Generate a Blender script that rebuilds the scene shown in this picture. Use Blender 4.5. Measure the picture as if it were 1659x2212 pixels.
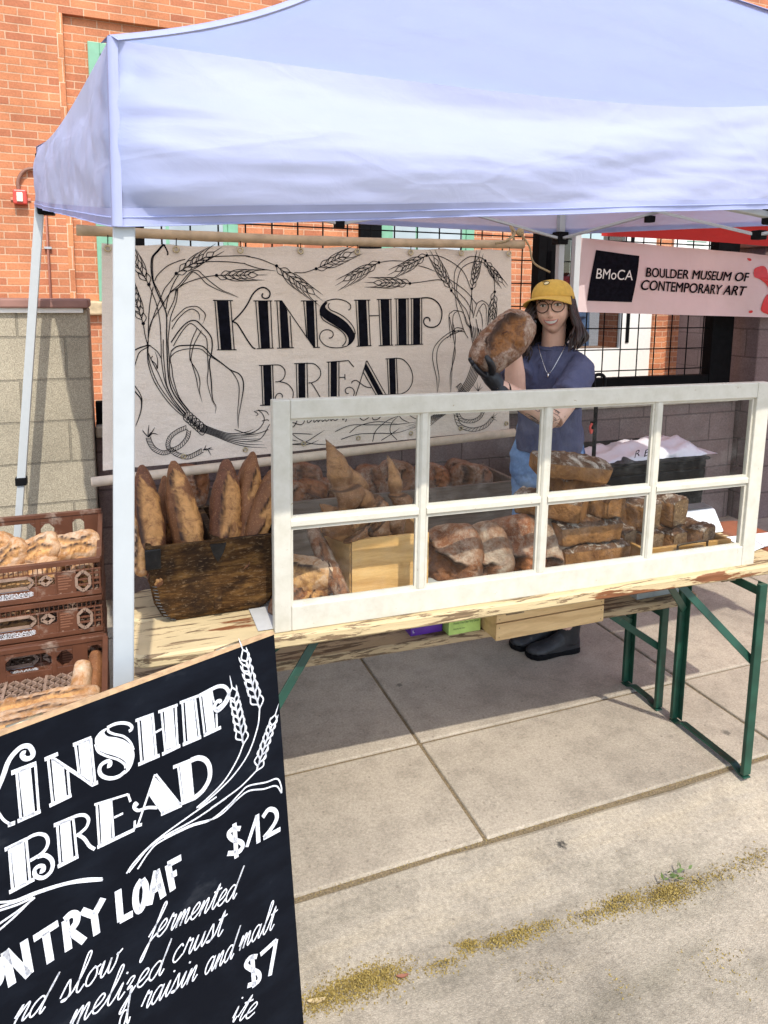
import bpy, math, random
import numpy as np
from mathutils import Matrix, Vector
from math import sin, cos, pi, radians, sqrt, atan2, hypot
for o in list(bpy.data.objects): bpy.data.objects.remove(o)
SC = bpy.context.scene; COL = SC.collection
# ------------------------------------------------------------------ camera
CAM_H = 1.63; YAW = radians(21.2); PITCH = radians(8.15); ROLL = radians(0.6)
FPX = 1521.0; CX = 829.5; CY = 857.0            # in a 1659 x 2212 frame
_h = np.array([sin(YAW), cos(YAW), 0]); _r = np.array([cos(YAW), -sin(YAW), 0]); _z = np.array([0, 0, 1.0])
_F = _h*cos(PITCH) - _z*sin(PITCH); _U0 = _h*sin(PITCH) + _z*cos(PITCH)
_R = _r*cos(ROLL) + _U0*sin(ROLL); _U = _U0*cos(ROLL) - _r*sin(ROLL)
cam = bpy.data.cameras.new("camera"); camo = bpy.data.objects.new("camera", cam); COL.objects.link(camo)
cam.sensor_fit = 'VERTICAL'; cam.sensor_height = 36.0; cam.lens = FPX/2212*36.0
cam.shift_y = -(1106 - CY)/2212; cam.clip_start = 0.05; cam.clip_end = 3000
m = Matrix.Identity(4)
for i in range(3): m[i][0] = _R[i]; m[i][1] = _U[i]; m[i][2] = -_F[i]
m[2][3] = CAM_H
camo.matrix_world = m; SC.camera = camo
# ------------------------------------------------------------------ daylight
SUN_DIR = Vector((0.04, 0.75, -1.0)).normalized()
W = bpy.data.worlds.new("World"); SC.world = W; W.use_nodes = True
nt = W.node_tree; bg = nt.nodes["Background"]; sky = nt.nodes.new("ShaderNodeTexSky")
sky.sky_type = 'NISHITA'; sky.sun_disc = False
sky.sun_elevation = math.asin(-SUN_DIR.z); sky.sun_rotation = pi + atan2(0.04, 0.75)
sky.air_density = 1.0; sky.dust_density = 1.5
nt.links.new(sky.outputs[0], bg.inputs[0]); bg.inputs[1].default_value = 0.15
sl = bpy.data.lights.new("sun", 'SUN'); sl.energy = 2.0; sl.angle = radians(0.6); sl.color = (1.0, 0.95, 0.86)
so = bpy.data.objects.new("sun", sl); COL.objects.link(so); so.rotation_euler = SUN_DIR.to_track_quat('-Z', 'Y').to_euler()
so.location = (0, -5, 12)
SC.view_settings.view_transform = 'Standard'; SC.view_settings.look = 'None'; SC.view_settings.gamma = 1.0
SC.view_settings.exposure = 1.05; SC.view_settings.use_curve_mapping = False
try:
    SC.cycles.max_bounces = 8; SC.cycles.diffuse_bounces = 4; SC.cycles.transparent_max_bounces = 16
    SC.cycles.caustics_reflective = False; SC.cycles.caustics_refractive = False; SC.cycles.sample_clamp_indirect = 6
except Exception: pass
# ------------------------------------------------------------------ where a measured point of the place lies
K = 2500/1659.0
CROPS = dict(d=(0,0,K), c1=(0,0,1659/1250), c2=(1250,0,1659/1250), c3=(0,700,1659/900), c4=(800,700,1659/900), c5=(1600,700,1659/900),
  c6=(1500,880,1605/450), l1=(0,1400,1659/900), l2=(850,1350,1659/850), l3=(1650,1400,1659/850), l4=(0,2000,1.659), l5=(900,2000,1659/1600),
  z1=(0,1600,2.764), z0=(0,0,2.764), zb=(380,1450,2.95), ze=(930,1380,3.53), zr=(1700,680,1659/800),
  b1=(400,760,4.1475), b2=(400,1100,4.1475), b3=(680,900,4.1475), b4=(1060,900,4.1475), b5=(1360,780,1659/320), b6=(700,1060,2.37),
  s1=(0,2180,1659/520), s2=(400,2080,1659/550), s3=(0,2620,1613/520), s4=(400,2600,1659/600), w4=(1400,1540,1659/450))
def dd(c, x, y):
    x0, y0, k = CROPS[c]
    if c == 'd': return x, y
    return (x0 + x/k)/K, (y0 + y/k)/K
_C = np.array([0, 0, CAM_H])
def ray(c, x, y):
    x, y = dd(c, x, y); return _F + _R*(x - CX)/FPX - _U*(y - CY)/FPX
def onz(c, x, y, z=0.0): d = ray(c, x, y); return _C + d*((z - CAM_H)/d[2])
def onY(c, x, y, Y): d = ray(c, x, y); return _C + d*(Y/d[1])
def onX(c, x, y, X): d = ray(c, x, y); return _C + d*(X/d[0])
def onD(c, x, y, D): d = ray(c, x, y); return _C + d*(D/(d @ _h))
def onpl(c, x, y, p, n): d = ray(c, x, y); return _C + d*(((np.array(p) - _C) @ n)/(d @ n))
def nrm(v): v = np.array(v, float); return v/np.linalg.norm(v)
def lerp(a, b, t): return a + (b - a)*t
# ------------------------------------------------------------------ objects
LOC = {}
def tag(o, label=None, cat=None, group=None, kind=None):
    if label: o['label'] = label
    if cat: o['category'] = cat
    if group: o['group'] = group
    if kind: o['kind'] = kind
    return o
def thing(name, label, cat, loc=(0,0,0), group=None):
    o = bpy.data.objects.new(name, None); COL.objects.link(o); o.location = loc; o.empty_display_size = .05
    LOC[o] = np.array(loc, float); return tag(o, label, cat, group)
class MB:
    def __init__(s): s.v = []; s.f = []; s.n = 0; s.mi = []; s.cur = 0
    def add(s, v, f):
        v = np.asarray(v, float).reshape(-1, 3); s.v.append(v)
        for q in f: s.f.append([i + s.n for i in q]); s.mi.append(s.cur)
        s.n += len(v); return s
    def hexa(s, c):
        return s.add(c, [(0,3,2,1),(4,5,6,7),(0,1,5,4),(1,2,6,5),(2,3,7,6),(3,0,4,7)])
    def box(s, lo, hi, R=None, o=None):
        x0,y0,z0 = lo; x1,y1,z1 = hi
        c = np.array([(x0,y0,z0),(x1,y0,z0),(x1,y1,z0),(x0,y1,z0),(x0,y0,z1),(x1,y0,z1),(x1,y1,z1),(x0,y1,z1)], float)
        if R is not None: c = c @ np.array(R).T
        if o is not None: c = c + np.array(o)
        return s.hexa(c)
    def bar(s, a, b, w, h, up=(0,0,1)):
        a = np.array(a, float); b = np.array(b, float); d = nrm(b - a); x = np.cross(d, up)
        if np.linalg.norm(x) < 1e-4: x = np.cross(d, (0,1,0))
        x = nrm(x); y = np.cross(x, d); x = x*w/2; y = y*h/2
        return s.hexa([a-x-y, a+x-y, a+x+y, a-x+y, b-x-y, b+x-y, b+x+y, b-x+y])
    def tube(s, pts, r, n=10, cap=True, close=False):
        pts = np.asarray(pts, float); k = len(pts); r = np.broadcast_to(np.asarray(r, float), (k,))
        t = np.gradient(pts, axis=0) if k > 2 else np.repeat([pts[1]-pts[0]], 2, 0)
        if close: t = np.roll(pts, -1, 0) - np.roll(pts, 1, 0)
        t = t/np.maximum(np.linalg.norm(t, axis=1, keepdims=True), 1e-9)
        u = np.cross(t[0], (0,0,1)); 
        if np.linalg.norm(u) < 1e-3: u = np.cross(t[0], (0,1,0))
        u = nrm(u); V = []; a = np.arange(n)*2*pi/n
        for i in range(k):
            u = u - t[i]*(u @ t[i]); u = u/max(np.linalg.norm(u), 1e-9); w = np.cross(t[i], u)
            V.append(pts[i] + r[i]*(np.cos(a)[:,None]*u + np.sin(a)[:,None]*w))
        f = []; kk = k if close else k - 1
        for i in range(kk):
            j = (i+1) % k
            for q in range(n): f.append((i*n+q, i*n+(q+1)%n, j*n+(q+1)%n, j*n+q))
        if cap and not close: f.append(tuple(range(n))[::-1]); f.append(tuple((k-1)*n+q for q in range(n)))
        return s.add(np.concatenate(V), f)
    def rings(s, R, cap=True):
        k = len(R); n = len(R[0]); f = []
        for i in range(k-1):
            for q in range(n): f.append((i*n+q, i*n+(q+1)%n, (i+1)*n+(q+1)%n, (i+1)*n+q))
        if cap: f.append(tuple(range(n))[::-1]); f.append(tuple((k-1)*n+q for q in range(n)))
        return s.add(np.concatenate([np.asarray(r) for r in R]), f)
    def grid(s, P):
        P = np.asarray(P); a, b = P.shape[:2]
        f = [(i*b+j, (i+1)*b+j, (i+1)*b+j+1, i*b+j+1) for i in range(a-1) for j in range(b-1)]
        return s.add(P.reshape(-1, 3), f)
    def ball(s, c, r, n=12, m=8):
        r = np.broadcast_to(np.asarray(r, float), (3,)); V = []
        for i in range(m+1):
            t = pi*i/m; t = min(max(t, .02), pi-.02)
            for q in range(n): V.append((c[0]+r[0]*sin(t)*cos(2*pi*q/n), c[1]+r[1]*sin(t)*sin(2*pi*q/n), c[2]+r[2]*cos(t)))
        f = [(i*n+q, (i+1)*n+q, (i+1)*n+(q+1)%n, i*n+(q+1)%n) for i in range(m) for q in range(n)]
        f += [tuple(range(n)), tuple(m*n+q for q in range(n))[::-1]]
        return s.add(V, f)
    def build(s, name, mat, parent=None, smooth=False, bevel=0, loc=None, seg=2, attrs=None, sub=0, solid=0, weld=0):
        V = np.concatenate(s.v); 
        if parent is not None: base = LOC[parent]
        else: base = np.array(loc, float) if loc is not None else np.array([(V[:,0].min()+V[:,0].max())/2, (V[:,1].min()+V[:,1].max())/2, V[:,2].min()])
        me = bpy.data.meshes.new(name); me.from_pydata((V - base).tolist(), [], s.f)
        mats = mat if isinstance(mat, (list, tuple)) else [mat]
        for mm in mats: me.materials.append(mm)
        if len(mats) > 1: me.polygons.foreach_set('material_index', s.mi)
        if smooth: me.polygons.foreach_set('use_smooth', [True]*len(me.polygons))
        for k, a in (attrs or {}).items():
            at = me.attributes.new(k, 'FLOAT', 'POINT'); at.data.foreach_set('value', np.asarray(a, np.float32))
        o = bpy.data.objects.new(name, me); COL.objects.link(o); LOC[o] = base
        if parent is not None: o.parent = parent
        else: o.location = base
        if weld: md = o.modifiers.new('w', 'WELD'); md.merge_threshold = weld
        if solid: md = o.modifiers.new('s', 'SOLIDIFY'); md.thickness = solid; md.offset = 0
        if bevel: md = o.modifiers.new('b', 'BEVEL'); md.width = bevel; md.segments = seg; md.limit_method = 'ANGLE'; md.angle_limit = radians(40); md.use_clamp_overlap = True
        if sub: md = o.modifiers.new('u', 'SUBSURF'); md.levels = sub; md.render_levels = sub
        return o
def noise3(P, freq, seed, oct=3, gain=.5):
    rs = np.random.RandomState(seed); P = np.asarray(P, float); out = np.zeros(P.shape[:-1]); a = 1.0
    for o in range(oct):
        for k in range(7):
            d = rs.normal(size=3); d = d/np.linalg.norm(d)*freq*rs.uniform(.6, 1.4); ph = rs.uniform(0, 6.28)
            out += a*np.sin(P @ d*2*pi + ph + 1.3*np.sin(P @ np.roll(d,1)*3.1 + ph*2))/4
        a *= gain; freq *= 2.1
    return out
def catmull(P, per=8, close=False):
    P = [np.array(p, float) for p in P]
    if len(P) < 3 and not close: return np.array([lerp(P[0], P[-1], t) for t in np.linspace(0, 1, per+1)])
    out = []; n = len(P); rng = range(n if close else n-1)
    for i in rng:
        if close: p0,p1,p2,p3 = P[i-1], P[i], P[(i+1)%n], P[(i+2)%n]
        else: p1, p2 = P[i], P[i+1]; p0 = P[i-1] if i else 2*p1-p2; p3 = P[i+2] if i+2 < n else 2*p2-p1
        for k in range(per):
            t = k/per; out.append(.5*((2*p1)+(-p0+p2)*t+(2*p0-5*p1+4*p2-p3)*t*t+(-p0+3*p1-3*p2+p3)*t**3))
    if not close: out.append(P[-1])
    return np.array(out)
# ------------------------------------------------------------------ materials
class NT:
    def __init__(s, name):
        s.m = bpy.data.materials.new(name); s.m.use_nodes = True; s.t = s.m.node_tree; s.t.nodes.clear()
        s.out = s.n('ShaderNodeOutputMaterial'); s.b = s.n('ShaderNodeBsdfPrincipled'); s.l(s.b.outputs[0], s.out.inputs[0])
    def n(s, t, **k):
        x = s.t.nodes.new(t)
        for a, v in k.items(): setattr(x, a, v)
        return x
    def l(s, a, b): s.t.links.new(a, b)
    def co(s, scale=(1,1,1), rot=(0,0,0), src='Object', loc=(0,0,0)):
        if src == 'World':
            g = s.n('ShaderNodeNewGeometry').outputs['Position']
        else: g = s.n('ShaderNodeTexCoord').outputs[src]
        mp = s.n('ShaderNodeMapping'); mp.inputs['Scale'].default_value = scale; mp.inputs['Rotation'].default_value = rot; mp.inputs['Location'].default_value = loc
        s.l(g, mp.inputs[0]); return mp.outputs[0]
    def noise(s, co, scale, detail=4, rough=.55, dist=0):
        x = s.n('ShaderNodeTexNoise'); x.inputs['Scale'].default_value = scale; x.inputs['Detail'].default_value = detail
        x.inputs['Roughness'].default_value = rough; x.inputs['Distortion'].default_value = dist; s.l(co, x.inputs['Vector']); return x.outputs[0]
    def vor(s, co, scale, feat='F1', out=0):
        x = s.n('ShaderNodeTexVoronoi', feature=feat); x.inputs['Scale'].default_value = scale; s.l(co, x.inputs['Vector']); return x.outputs[out]
    def ramp(s, f, stops, interp='LINEAR'):
        x = s.n('ShaderNodeValToRGB'); e = x.color_ramp.elements; x.color_ramp.interpolation = interp
        while len(e) < len(stops): e.new(.5)
        for i, (p, c) in enumerate(stops):
            e[i].position = p; c = (c,c,c) if isinstance(c, (int, float)) else c; e[i].color = (*c[:3], 1)
        s.l(f, x.inputs[0]); return x.outputs[0]
    def mix(s, f, a, b, mode='MIX'):
        x = s.n('ShaderNodeMix', data_type='RGBA', blend_type=mode)
        for v, i in ((f,0),(a,6),(b,7)):
            if isinstance(v, (int, float)): x.inputs[i].default_value = v if i == 0 else (v,v,v,1)
            elif isinstance(v, (tuple, list)): x.inputs[i].default_value = (*v[:3], 1)
            else: s.l(v, x.inputs[i])
        return x.outputs[2]
    def math(s, op, a, b=None, clamp=False):
        x = s.n('ShaderNodeMath', operation=op, use_clamp=clamp)
        for v, i in ((a,0),(b,1)):
            if v is None: continue
            if isinstance(v, (int, float)): x.inputs[i].default_value = v
            else: s.l(v, x.inputs[i])
        return x.outputs[0]
    def attr(s, name): return s.n('ShaderNodeAttribute', attribute_name=name).outputs['Fac']
    def bump(s, h, strength=.3, dist=.01):
        x = s.n('ShaderNodeBump'); x.inputs['Strength'].default_value = strength; x.inputs['Distance'].default_value = dist
        s.l(h, x.inputs['Height'])
        if s.b.inputs['Normal'].is_linked: s.l(s.b.inputs['Normal'].links[0].from_socket, x.inputs['Normal'])
        s.l(x.outputs[0], s.b.inputs['Normal'])
    def col(s, c):
        if isinstance(c, (tuple, list)): s.b.inputs['Base Color'].default_value = (*c[:3], 1)
        else: s.l(c, s.b.inputs['Base Color'])
        return s
    def set(s, rough=None, metal=None, spec=None):
        for k, v in (('Roughness', rough), ('Metallic', metal), ('Specular IOR Level', spec)):
            if v is None: continue
            if isinstance(v, (int, float)): s.b.inputs[k].default_value = v
            else: s.l(v, s.b.inputs[k])
        return s
def simple(name, col, rough=.5, metal=0, vary=.12, scale=30, bump=0, spec=.5, dirt=None):
    t = NT(name); c = t.co(); f = t.noise(c, scale, 4)
    dark = tuple(x*(1-vary) for x in col); lite = tuple(min(1, x*(1+vary)) for x in col)
    cc = t.ramp(f, [(.3, dark), (.7, lite)])
    if dirt: cc = t.mix(t.ramp(t.noise(t.co(loc=(3,1,2)), dirt[1], 6, .65), [(.5+dirt[2], 0), (.62+dirt[2], dirt[3] if len(dirt) > 3 else 1.0)]), cc, dirt[0])
    t.col(cc).set(rough, metal, spec)
    if bump: t.bump(t.noise(c, scale*3, 5), bump, .004)
    return t.m
# ================================================================== setting materials
def brick_mat(name, w, h, mortar, c1, c2, cm, bumpd=.006, speck=0, rough=.85, tint=None):
    t = NT(name); g = t.n('ShaderNodeNewGeometry'); sp = t.n('ShaderNodeSeparateXYZ'); t.l(g.outputs['Position'], sp.inputs[0])
    ax = t.n('ShaderNodeSeparateXYZ'); t.l(g.outputs['True Normal'], ax.inputs[0])
    side = t.math('GREATER_THAN', t.math('ABSOLUTE', ax.outputs[0]), .7)
    xx = t.math('ADD', t.math('MULTIPLY', sp.outputs[0], t.math('SUBTRACT', 1.0, side)), t.math('MULTIPLY', sp.outputs[1], side))
    cb = t.n('ShaderNodeCombineXYZ'); t.l(xx, cb.inputs[0]); t.l(sp.outputs[2], cb.inputs[1])
    # slightly wavy courses
    wob = t.n('ShaderNodeVectorMath', operation='MULTIPLY_ADD'); nz = t.n('ShaderNodeTexNoise'); nz.inputs['Scale'].default_value = 9
    t.l(g.outputs['Position'], nz.inputs['Vector']); t.l(nz.outputs['Color'], wob.inputs[0]); wob.inputs[1].default_value = (.006, .006, 0); t.l(cb.outputs[0], wob.inputs[2])
    b = t.n('ShaderNodeTexBrick'); t.l(wob.outputs[0], b.inputs['Vector']); b.inputs['Scale'].default_value = 1
    b.inputs['Brick Width'].default_value = w; b.inputs['Row Height'].default_value = h; b.inputs['Mortar Size'].default_value = mortar
    b.inputs['Mortar Smooth'].default_value = .25; b.inputs['Bias'].default_value = -.25
    b.inputs['Color1'].default_value = (*c1, 1); b.inputs['Color2'].default_value = (*c2, 1); b.inputs['Mortar'].default_value = (*cm, 1)
    f = t.noise(t.co(src='World'), 3.0, 5, .6); f2 = t.noise(t.co(src='World'), 60, 4, .65)
    c = t.mix(1.0, b.outputs[0], t.ramp(f, [(.3, .8), (.7, 1.12)]), 'MULTIPLY')
    c = t.mix(1.0, c, t.ramp(f2, [(.3, .82), (.7, 1.12)]), 'MULTIPLY')
    if speck:
        v = t.noise(t.co(src='World'), 190, 2, .7)
        c = t.mix(speck, c, t.ramp(v, [(.35, .45), (.5, 1.0), (.68, 1.7)]), 'MULTIPLY')
    t.col(c).set(rough, 0, .25)
    t.bump(t.math('SUBTRACT', t.math('MULTIPLY', f2, .35), b.outputs['Fac']), .8, bumpd)
    return t.m
M_brick = brick_mat('facade brick', .212, .0677, .0055, (.60,.235,.108), (.39,.13,.07), (.66,.41,.26))
M_block = brick_mat('tan split block', .406, .2032, .006, (.42,.37,.275), (.35,.31,.23), (.27,.24,.18), .008, .6)
M_blockshade = brick_mat('shaded block', .406, .2032, .006, (.20,.15,.14), (.165,.12,.115), (.12,.09,.085), .004, .35)  # the pier's block again, shade and red tent glow put into its colour
M_stone = simple('sandstone sill', (.52,.40,.24), .9, vary=.25, scale=14, bump=.6)
M_green = simple('green window paint', (.20,.42,.27), .45, vary=.08, scale=12)
M_greend = simple('dark green paint', (.12,.26,.17), .5)  # plain darker green, used for the printed lines
M_whitep = simple('white frame paint', (.78,.76,.70), .4, vary=.04)
t = NT('dark window glass'); t.col((.05,.06,.065)).set(.06, 0, .8); M_dglass = t.m
M_black = simple('black powder coat', (.0045,.0045,.005), .7, vary=.3, spec=.06)
M_blackp = simple('black plastic', (.006,.006,.007), .6, vary=.2, spec=.1)
M_coping = simple('brown coping', (.27,.14,.11), .7, vary=.2, scale=9)
M_cap = simple('dusty concrete cap', (.42,.37,.30), .9, vary=.2, scale=20, bump=.4)
# ------------------------------------------------------------------ ground
def concrete(name, base, fine=140, big=1.6, spots=None, streak=False, peb=.5):
    t = NT(name); c = t.co(src='World')
    f = t.noise(c, big, 6, .62); f2 = t.noise(c, fine, 5, .7); f3 = t.noise(t.co(src='World', loc=(4,2,0)), 9, 6, .7)
    k = t.ramp(f, [(.25, tuple(x*.70 for x in base)), (.5, base), (.78, tuple(min(1,x*1.22) for x in base))])
    k = t.mix(.6, k, t.ramp(f2, [(.3, .55), (.5, 1.0), (.7, 1.35)]), 'MULTIPLY')
    k = t.mix(.45, k, t.ramp(f3, [(.36, .6), (.52, 1.0), (.7, 1.12)]), 'MULTIPLY')
    if streak:
        f4 = t.noise(t.co((1.0, 5, 1), src='World'), 1.1, 6, .65)
        k = t.mix(.8, k, t.ramp(f4, [(.30, (.66,.67,.64)), (.5, (1,1,1)), (.70, (1.2,1.16,1.06))]), 'MULTIPLY')
    v = t.vor(c, 260); k = t.mix(peb, k, t.ramp(v, [(.1, 1.25), (.45, .85)]), 'MULTIPLY')
    # small dark drops
    v2 = t.vor(t.co((1,1,1), src='World'), 21); k = t.mix(t.ramp(v2, [(.05, .55), (.13, 0)]), k, (.16,.13,.10))
    for (x, y, r, a, cc) in (spots or []):
        g = t.n('ShaderNodeNewGeometry'); d = t.n('ShaderNodeVectorMath', operation='DISTANCE'); nn = t.n('ShaderNodeVectorMath', operation='MULTIPLY_ADD')
        nz = t.n('ShaderNodeTexNoise'); nz.inputs['Scale'].default_value = 2.2/r; t.l(g.outputs['Position'], nz.inputs['Vector'])
        t.l(nz.outputs['Color'], nn.inputs[0]); nn.inputs[1].default_value = (r*1.2,)*3; t.l(g.outputs['Position'], nn.inputs[2])
        t.l(nn.outputs[0], d.inputs[0]); d.inputs[1].default_value = (x + r*.6, y + r*.6, r*.6)
        k = t.mix(t.ramp(t.math('DIVIDE', d.outputs['Value'], r), [(.55, a), (.95, 0)]), k, cc)
    t.col(k).set(.9, 0, .2); t.bump(t.math('ADD', f2, t.math('MULTIPLY', v, .6)), .55, .004)
    return t.m
def sp(c, x, y, r, a, z=-.03, cc=(.035,.033,.03)): p = onz(c, x, y, z); return (p[0], p[1], r, a, cc)
M_slab = concrete('sidewalk slab', (.40,.345,.27), 120, 1.4, [sp('l5',310,835,.02,.0), sp('l5',1518,398,.02,.6,0), sp('l5',415,238,.016,.6,0)])
M_apron = concrete('kerb and gutter concrete', (.385,.335,.262), 90, 1.2, [sp('l5',962,772,.026,1.0,-.01), sp('l5',325,1322,.017,.75,-.05), sp('l5',1170,1315,.016,.45,-.05), sp('l5',995,748,.006,.9,-.01)], True, .75)
M_asph = concrete('street surface', (.35,.32,.29), 80, 1.0, None, False, .9)
M_sand = simple('sand in the joints', (.20,.15,.085), .95, vary=.5, scale=160, bump=.8)
# base sheet to the horizon
b = MB(); b.box((-600,-600,-.30), (600,600,-.075)); tag(b.build('ground', M_asph, loc=(0,0,-.075)), kind='structure')
# street + apron: one profile swept along X
prof = [(-40,-.07),(0.75,-.068),(1.18,-.055),(1.36,-.052),(1.45,-.044),(1.56,-.022),(1.66,-.008),(1.672,-.012),(1.672,-.07)]
xs = np.linspace(-14, 20, 120)
P = np.array([[(x, y + .006*sin(x*3.1) + .004*sin(x*9.7), z + .002*sin(x*5+y*9)) for (y, z) in prof] for x in xs]); P[:,0,1] = -40
b = MB(); b.grid(P); tag(b.build('street_gutter', M_apron, loc=(0,1.2,-.05), smooth=False), kind='structure')
# sidewalk slabs with sand joints
b = MB(); b.box((-14,1.668,-.07), (20,7.1,-.009)); tag(b.build('joint_sand', M_sand, loc=(0,4,-.01)), kind='structure')
b = MB(); xl = [-13.88+1.24*i for i in range(28)]; yl = [1.679, 2.178, 3.42, 3.9, 5.2, 6.5, 7.15]
rs = random.Random(4)
for i in range(len(xl)-1):
    for j in range(len(yl)-1):
        g = .006; dz = rs.uniform(-.002, .002)
        b.box((xl[i]+g, yl[j]+g, -.05), (xl[i+1]-g, yl[j+1]-g, dz))
tag(b.build('sidewalk', M_slab, loc=(0,3,0), bevel=.006), kind='structure')
# ------------------------------------------------------------------ building
FY = 7.2
bld = thing('brick_building', 'orange brick building with green window frames and sandstone sills behind the stall', 'building', (3,FY,0))
rz = 4.065; rx0 = -.285
b = MB(); b.box((-9,FY,0), (rx0-.055,FY+.4,9)); b.box((rx0-.055,FY,rz), (16,FY+.4,9)); 
b.box((rx0,FY+.055,0), (4.85,FY+.4,rz)); b.box((5.945,FY+.055,0), (16,FY+.4,rz)); b.box((4.85,FY+.055,0), (5.945,FY+.4,1.013)); b.box((4.85,FY+.055,2.45), (5.945,FY+.4,rz))
b.box((rx0-.055,FY+.001,0),(rx0,FY+.39,rz)); b.box((rx0+.6,FY-.02,4.93),(16,FY,4.965))
b.build('wall', M_brick, bld)
# rowlock edge of the recess
b = MB(); z = 1.2
t = brick_mat('rowlock brick', .06, .205, .0055, (.66,.28,.12), (.46,.16,.08), (.74,.47,.30))
b.box((rx0-.054,FY-.003,0),(rx0-.001,FY+.01,rz)); b.build('rowlock_border', t, bld)
def win(x0, x1, z0, z1, mull=(), y=FY+.055, sill=True, dark=None):
    fr = MB(); w = .10
    fr.box((x0,y-.03,z0),(x0+w,y+.08,z1)); fr.box((x1-w,y-.03,z0),(x1,y+.08,z1)); fr.box((x0+w,y-.03,z1-w),(x1-w,y+.08,z1)); fr.box((x0+w,y-.03,z0),(x1-w,y+.08,z0+.07))
    for q in mull: fr.box((q-.02,y-.005,z0+.07),(q+.02,y+.07,z1-w))
    # inner sash
    a = .045
    fr.box((x0+w,y-.012,z0+.07),(x0+w+a,y+.07,z1-w)); fr.box((x1-w-a,y-.012,z0+.07),(x1-w,y+.07,z1-w)); fr.box((x0+w+a,y-.012,z1-w-a),(x1-w-a,y+.07,z1-w))
    f = fr.build('window', M_green, bld, bevel=.006)
    g = MB(); g.box((x0+w,y-.004,z0+.06),(x1-w,y-.001,z1-w)); g.build('pane', M_dglass if dark is None else dark, f)
    if sill:
        s = MB(); s.box((x0-.12,FY-.03,z0-.125),(x1+.12,FY+.16,z0)); s.build('sill', M_stone, f, bevel=.015)
t = NT('pale reflecting glass'); t.col(t.ramp(t.noise(t.co(), 1.2, 3), [(.4,(.30,.36,.36)),(.6,(.42,.47,.50))])).set(.08, 0, .7); M_pglass = t.m
win(-.09, 1.225, 1.55, 3.87, (.55,), dark=M_pglass); win(2.75, 3.88, 1.55, 3.87, (3.18,), dark=M_pglass)
win(5.7, 7.045, 5.10, 7.0, (6.3,), y=FY)
b = MB(); b.box((2.5,FY-.02,1.55),(2.74,FY+.05,3.87)); b.build('black_panel', M_black, bld)  # flat black panel left of the second window
# white framed glazed door with brick beyond it, right of the stall
dy = FY+.03
d = MB(); y0_, y1_ = dy-.06, dy-.005
for lo, hi in (((4.7,y0_,.08),(6.42,y1_,1.013)),((4.7,y0_,2.45),(6.42,y1_,2.75)),((4.7,y0_,1.013),(4.85,y1_,2.45)),((5.945,y0_,1.013),(6.42,y1_,2.45))): d.box(lo, hi)
dr = d.build('door', M_whitep, bld)
t = NT('tinted door glass'); t.t.nodes.remove(t.b); tr0 = t.n('ShaderNodeBsdfTransparent'); tr0.inputs[0].default_value = (.75,.76,.76,1); g0 = t.n('ShaderNodeBsdfGlossy'); g0.inputs['Roughness'].default_value = .02; x0 = t.n('ShaderNodeMixShader'); x0.inputs[0].default_value = .06; t.l(tr0.outputs[0], x0.inputs[1]); t.l(g0.outputs[0], x0.inputs[2]); t.l(x0.outputs[0], t.out.inputs[0])
g = MB(); g.box((4.85,dy-.04,1.013),(5.945,dy-.034,2.45)); g.build('pane', t.m, dr)
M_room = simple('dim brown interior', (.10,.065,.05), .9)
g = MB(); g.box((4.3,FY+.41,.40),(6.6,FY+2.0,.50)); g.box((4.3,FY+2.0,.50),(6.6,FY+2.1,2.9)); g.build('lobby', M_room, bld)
g = MB(); g.box((6.02,dy-.072,1.08),(6.07,dy-.064,2.45)); g.build('slot', M_black, dr)
b = MB(); b.box((6.42,dy-.10,.55),(6.62,dy-.01,3.2)); b.build('brick_jamb', M_brick, bld)
n = MB(); n.box((6.75,FY+.02,1.6),(7.40,FY+.05,2.5)); nf = n.build('notice_board', M_whitep, bld, bevel=.005)
b = MB()
for k, ww in ((0,.33),(1,.30),(2,.22)): b.box((6.95,FY+.017,2.36-k*.045),(6.95+ww,FY+.0195,2.372-k*.045))
b.build('printed_lines', M_greend, nf)
# ------------------------------------------------------------------ block walls and mesh fence
WY = 3.85
pier = thing('block_pier', 'tall sunlit tan block wall with a brown coping, left of the tent pole', 'wall', (-1.5,3.7,0))
b = MB(); b.box((-6,3.7,-.02),(-.10,4.1,1.555)); b.build('block_wall', M_block, pier, bevel=.01)
b = MB(); b.box((-6,3.66,1.557),(-.095,4.14,1.60)); b.build('coping', M_coping, pier, bevel=.008)
b = MB(); b.box((-6,3.68,1.535),(-.12,3.698,1.556)); b.build('mortar_bed', M_whitep, pier)
low = thing('low_block_wall', 'low shaded block wall with a concrete cap under the black mesh fence', 'wall', (2,3.9,0))
b = MB(); b.box((-.097,WY+.02,-.02),(4.3,WY+.22,.89)); b.build('block_wall', M_blockshade, low, bevel=.008)
b = MB(); b.box((-.094,WY-.02,.892),(4.28,WY+.26,.955)); b.build('cap', M_cap, low, bevel=.01)
tall = thing('dark_block_wall', 'tall shaded block wall right of the mesh fence', 'wall', (6,4,0))
b = MB(); b.box((4.33,WY-.1,-.02),(9,WY+.3,2.0)); b.build('block_wall', M_blockshade, tall, bevel=.008)
b = MB(); b.box((4.30,WY-.13,2.0),(9,WY+.33,2.05)); b.build('coping', M_coping, tall, bevel=.008)
ret = MB(); ret.box((6.75,WY+.9,0),(7.0,FY-.15,1.95)); tag(ret.build('patio_block_wall', M_blockshade, loc=(6.85,5.5,0), bevel=.008), 'shaded block wall of the patio seen through the mesh fence', 'wall')
fen = thing('mesh_fence', 'black steel fence of welded wire mesh panels on the low block wall', 'fence', (2,WY+.1,.955))
z0, z1 = .957, 2.5; fy = WY+.06
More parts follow.
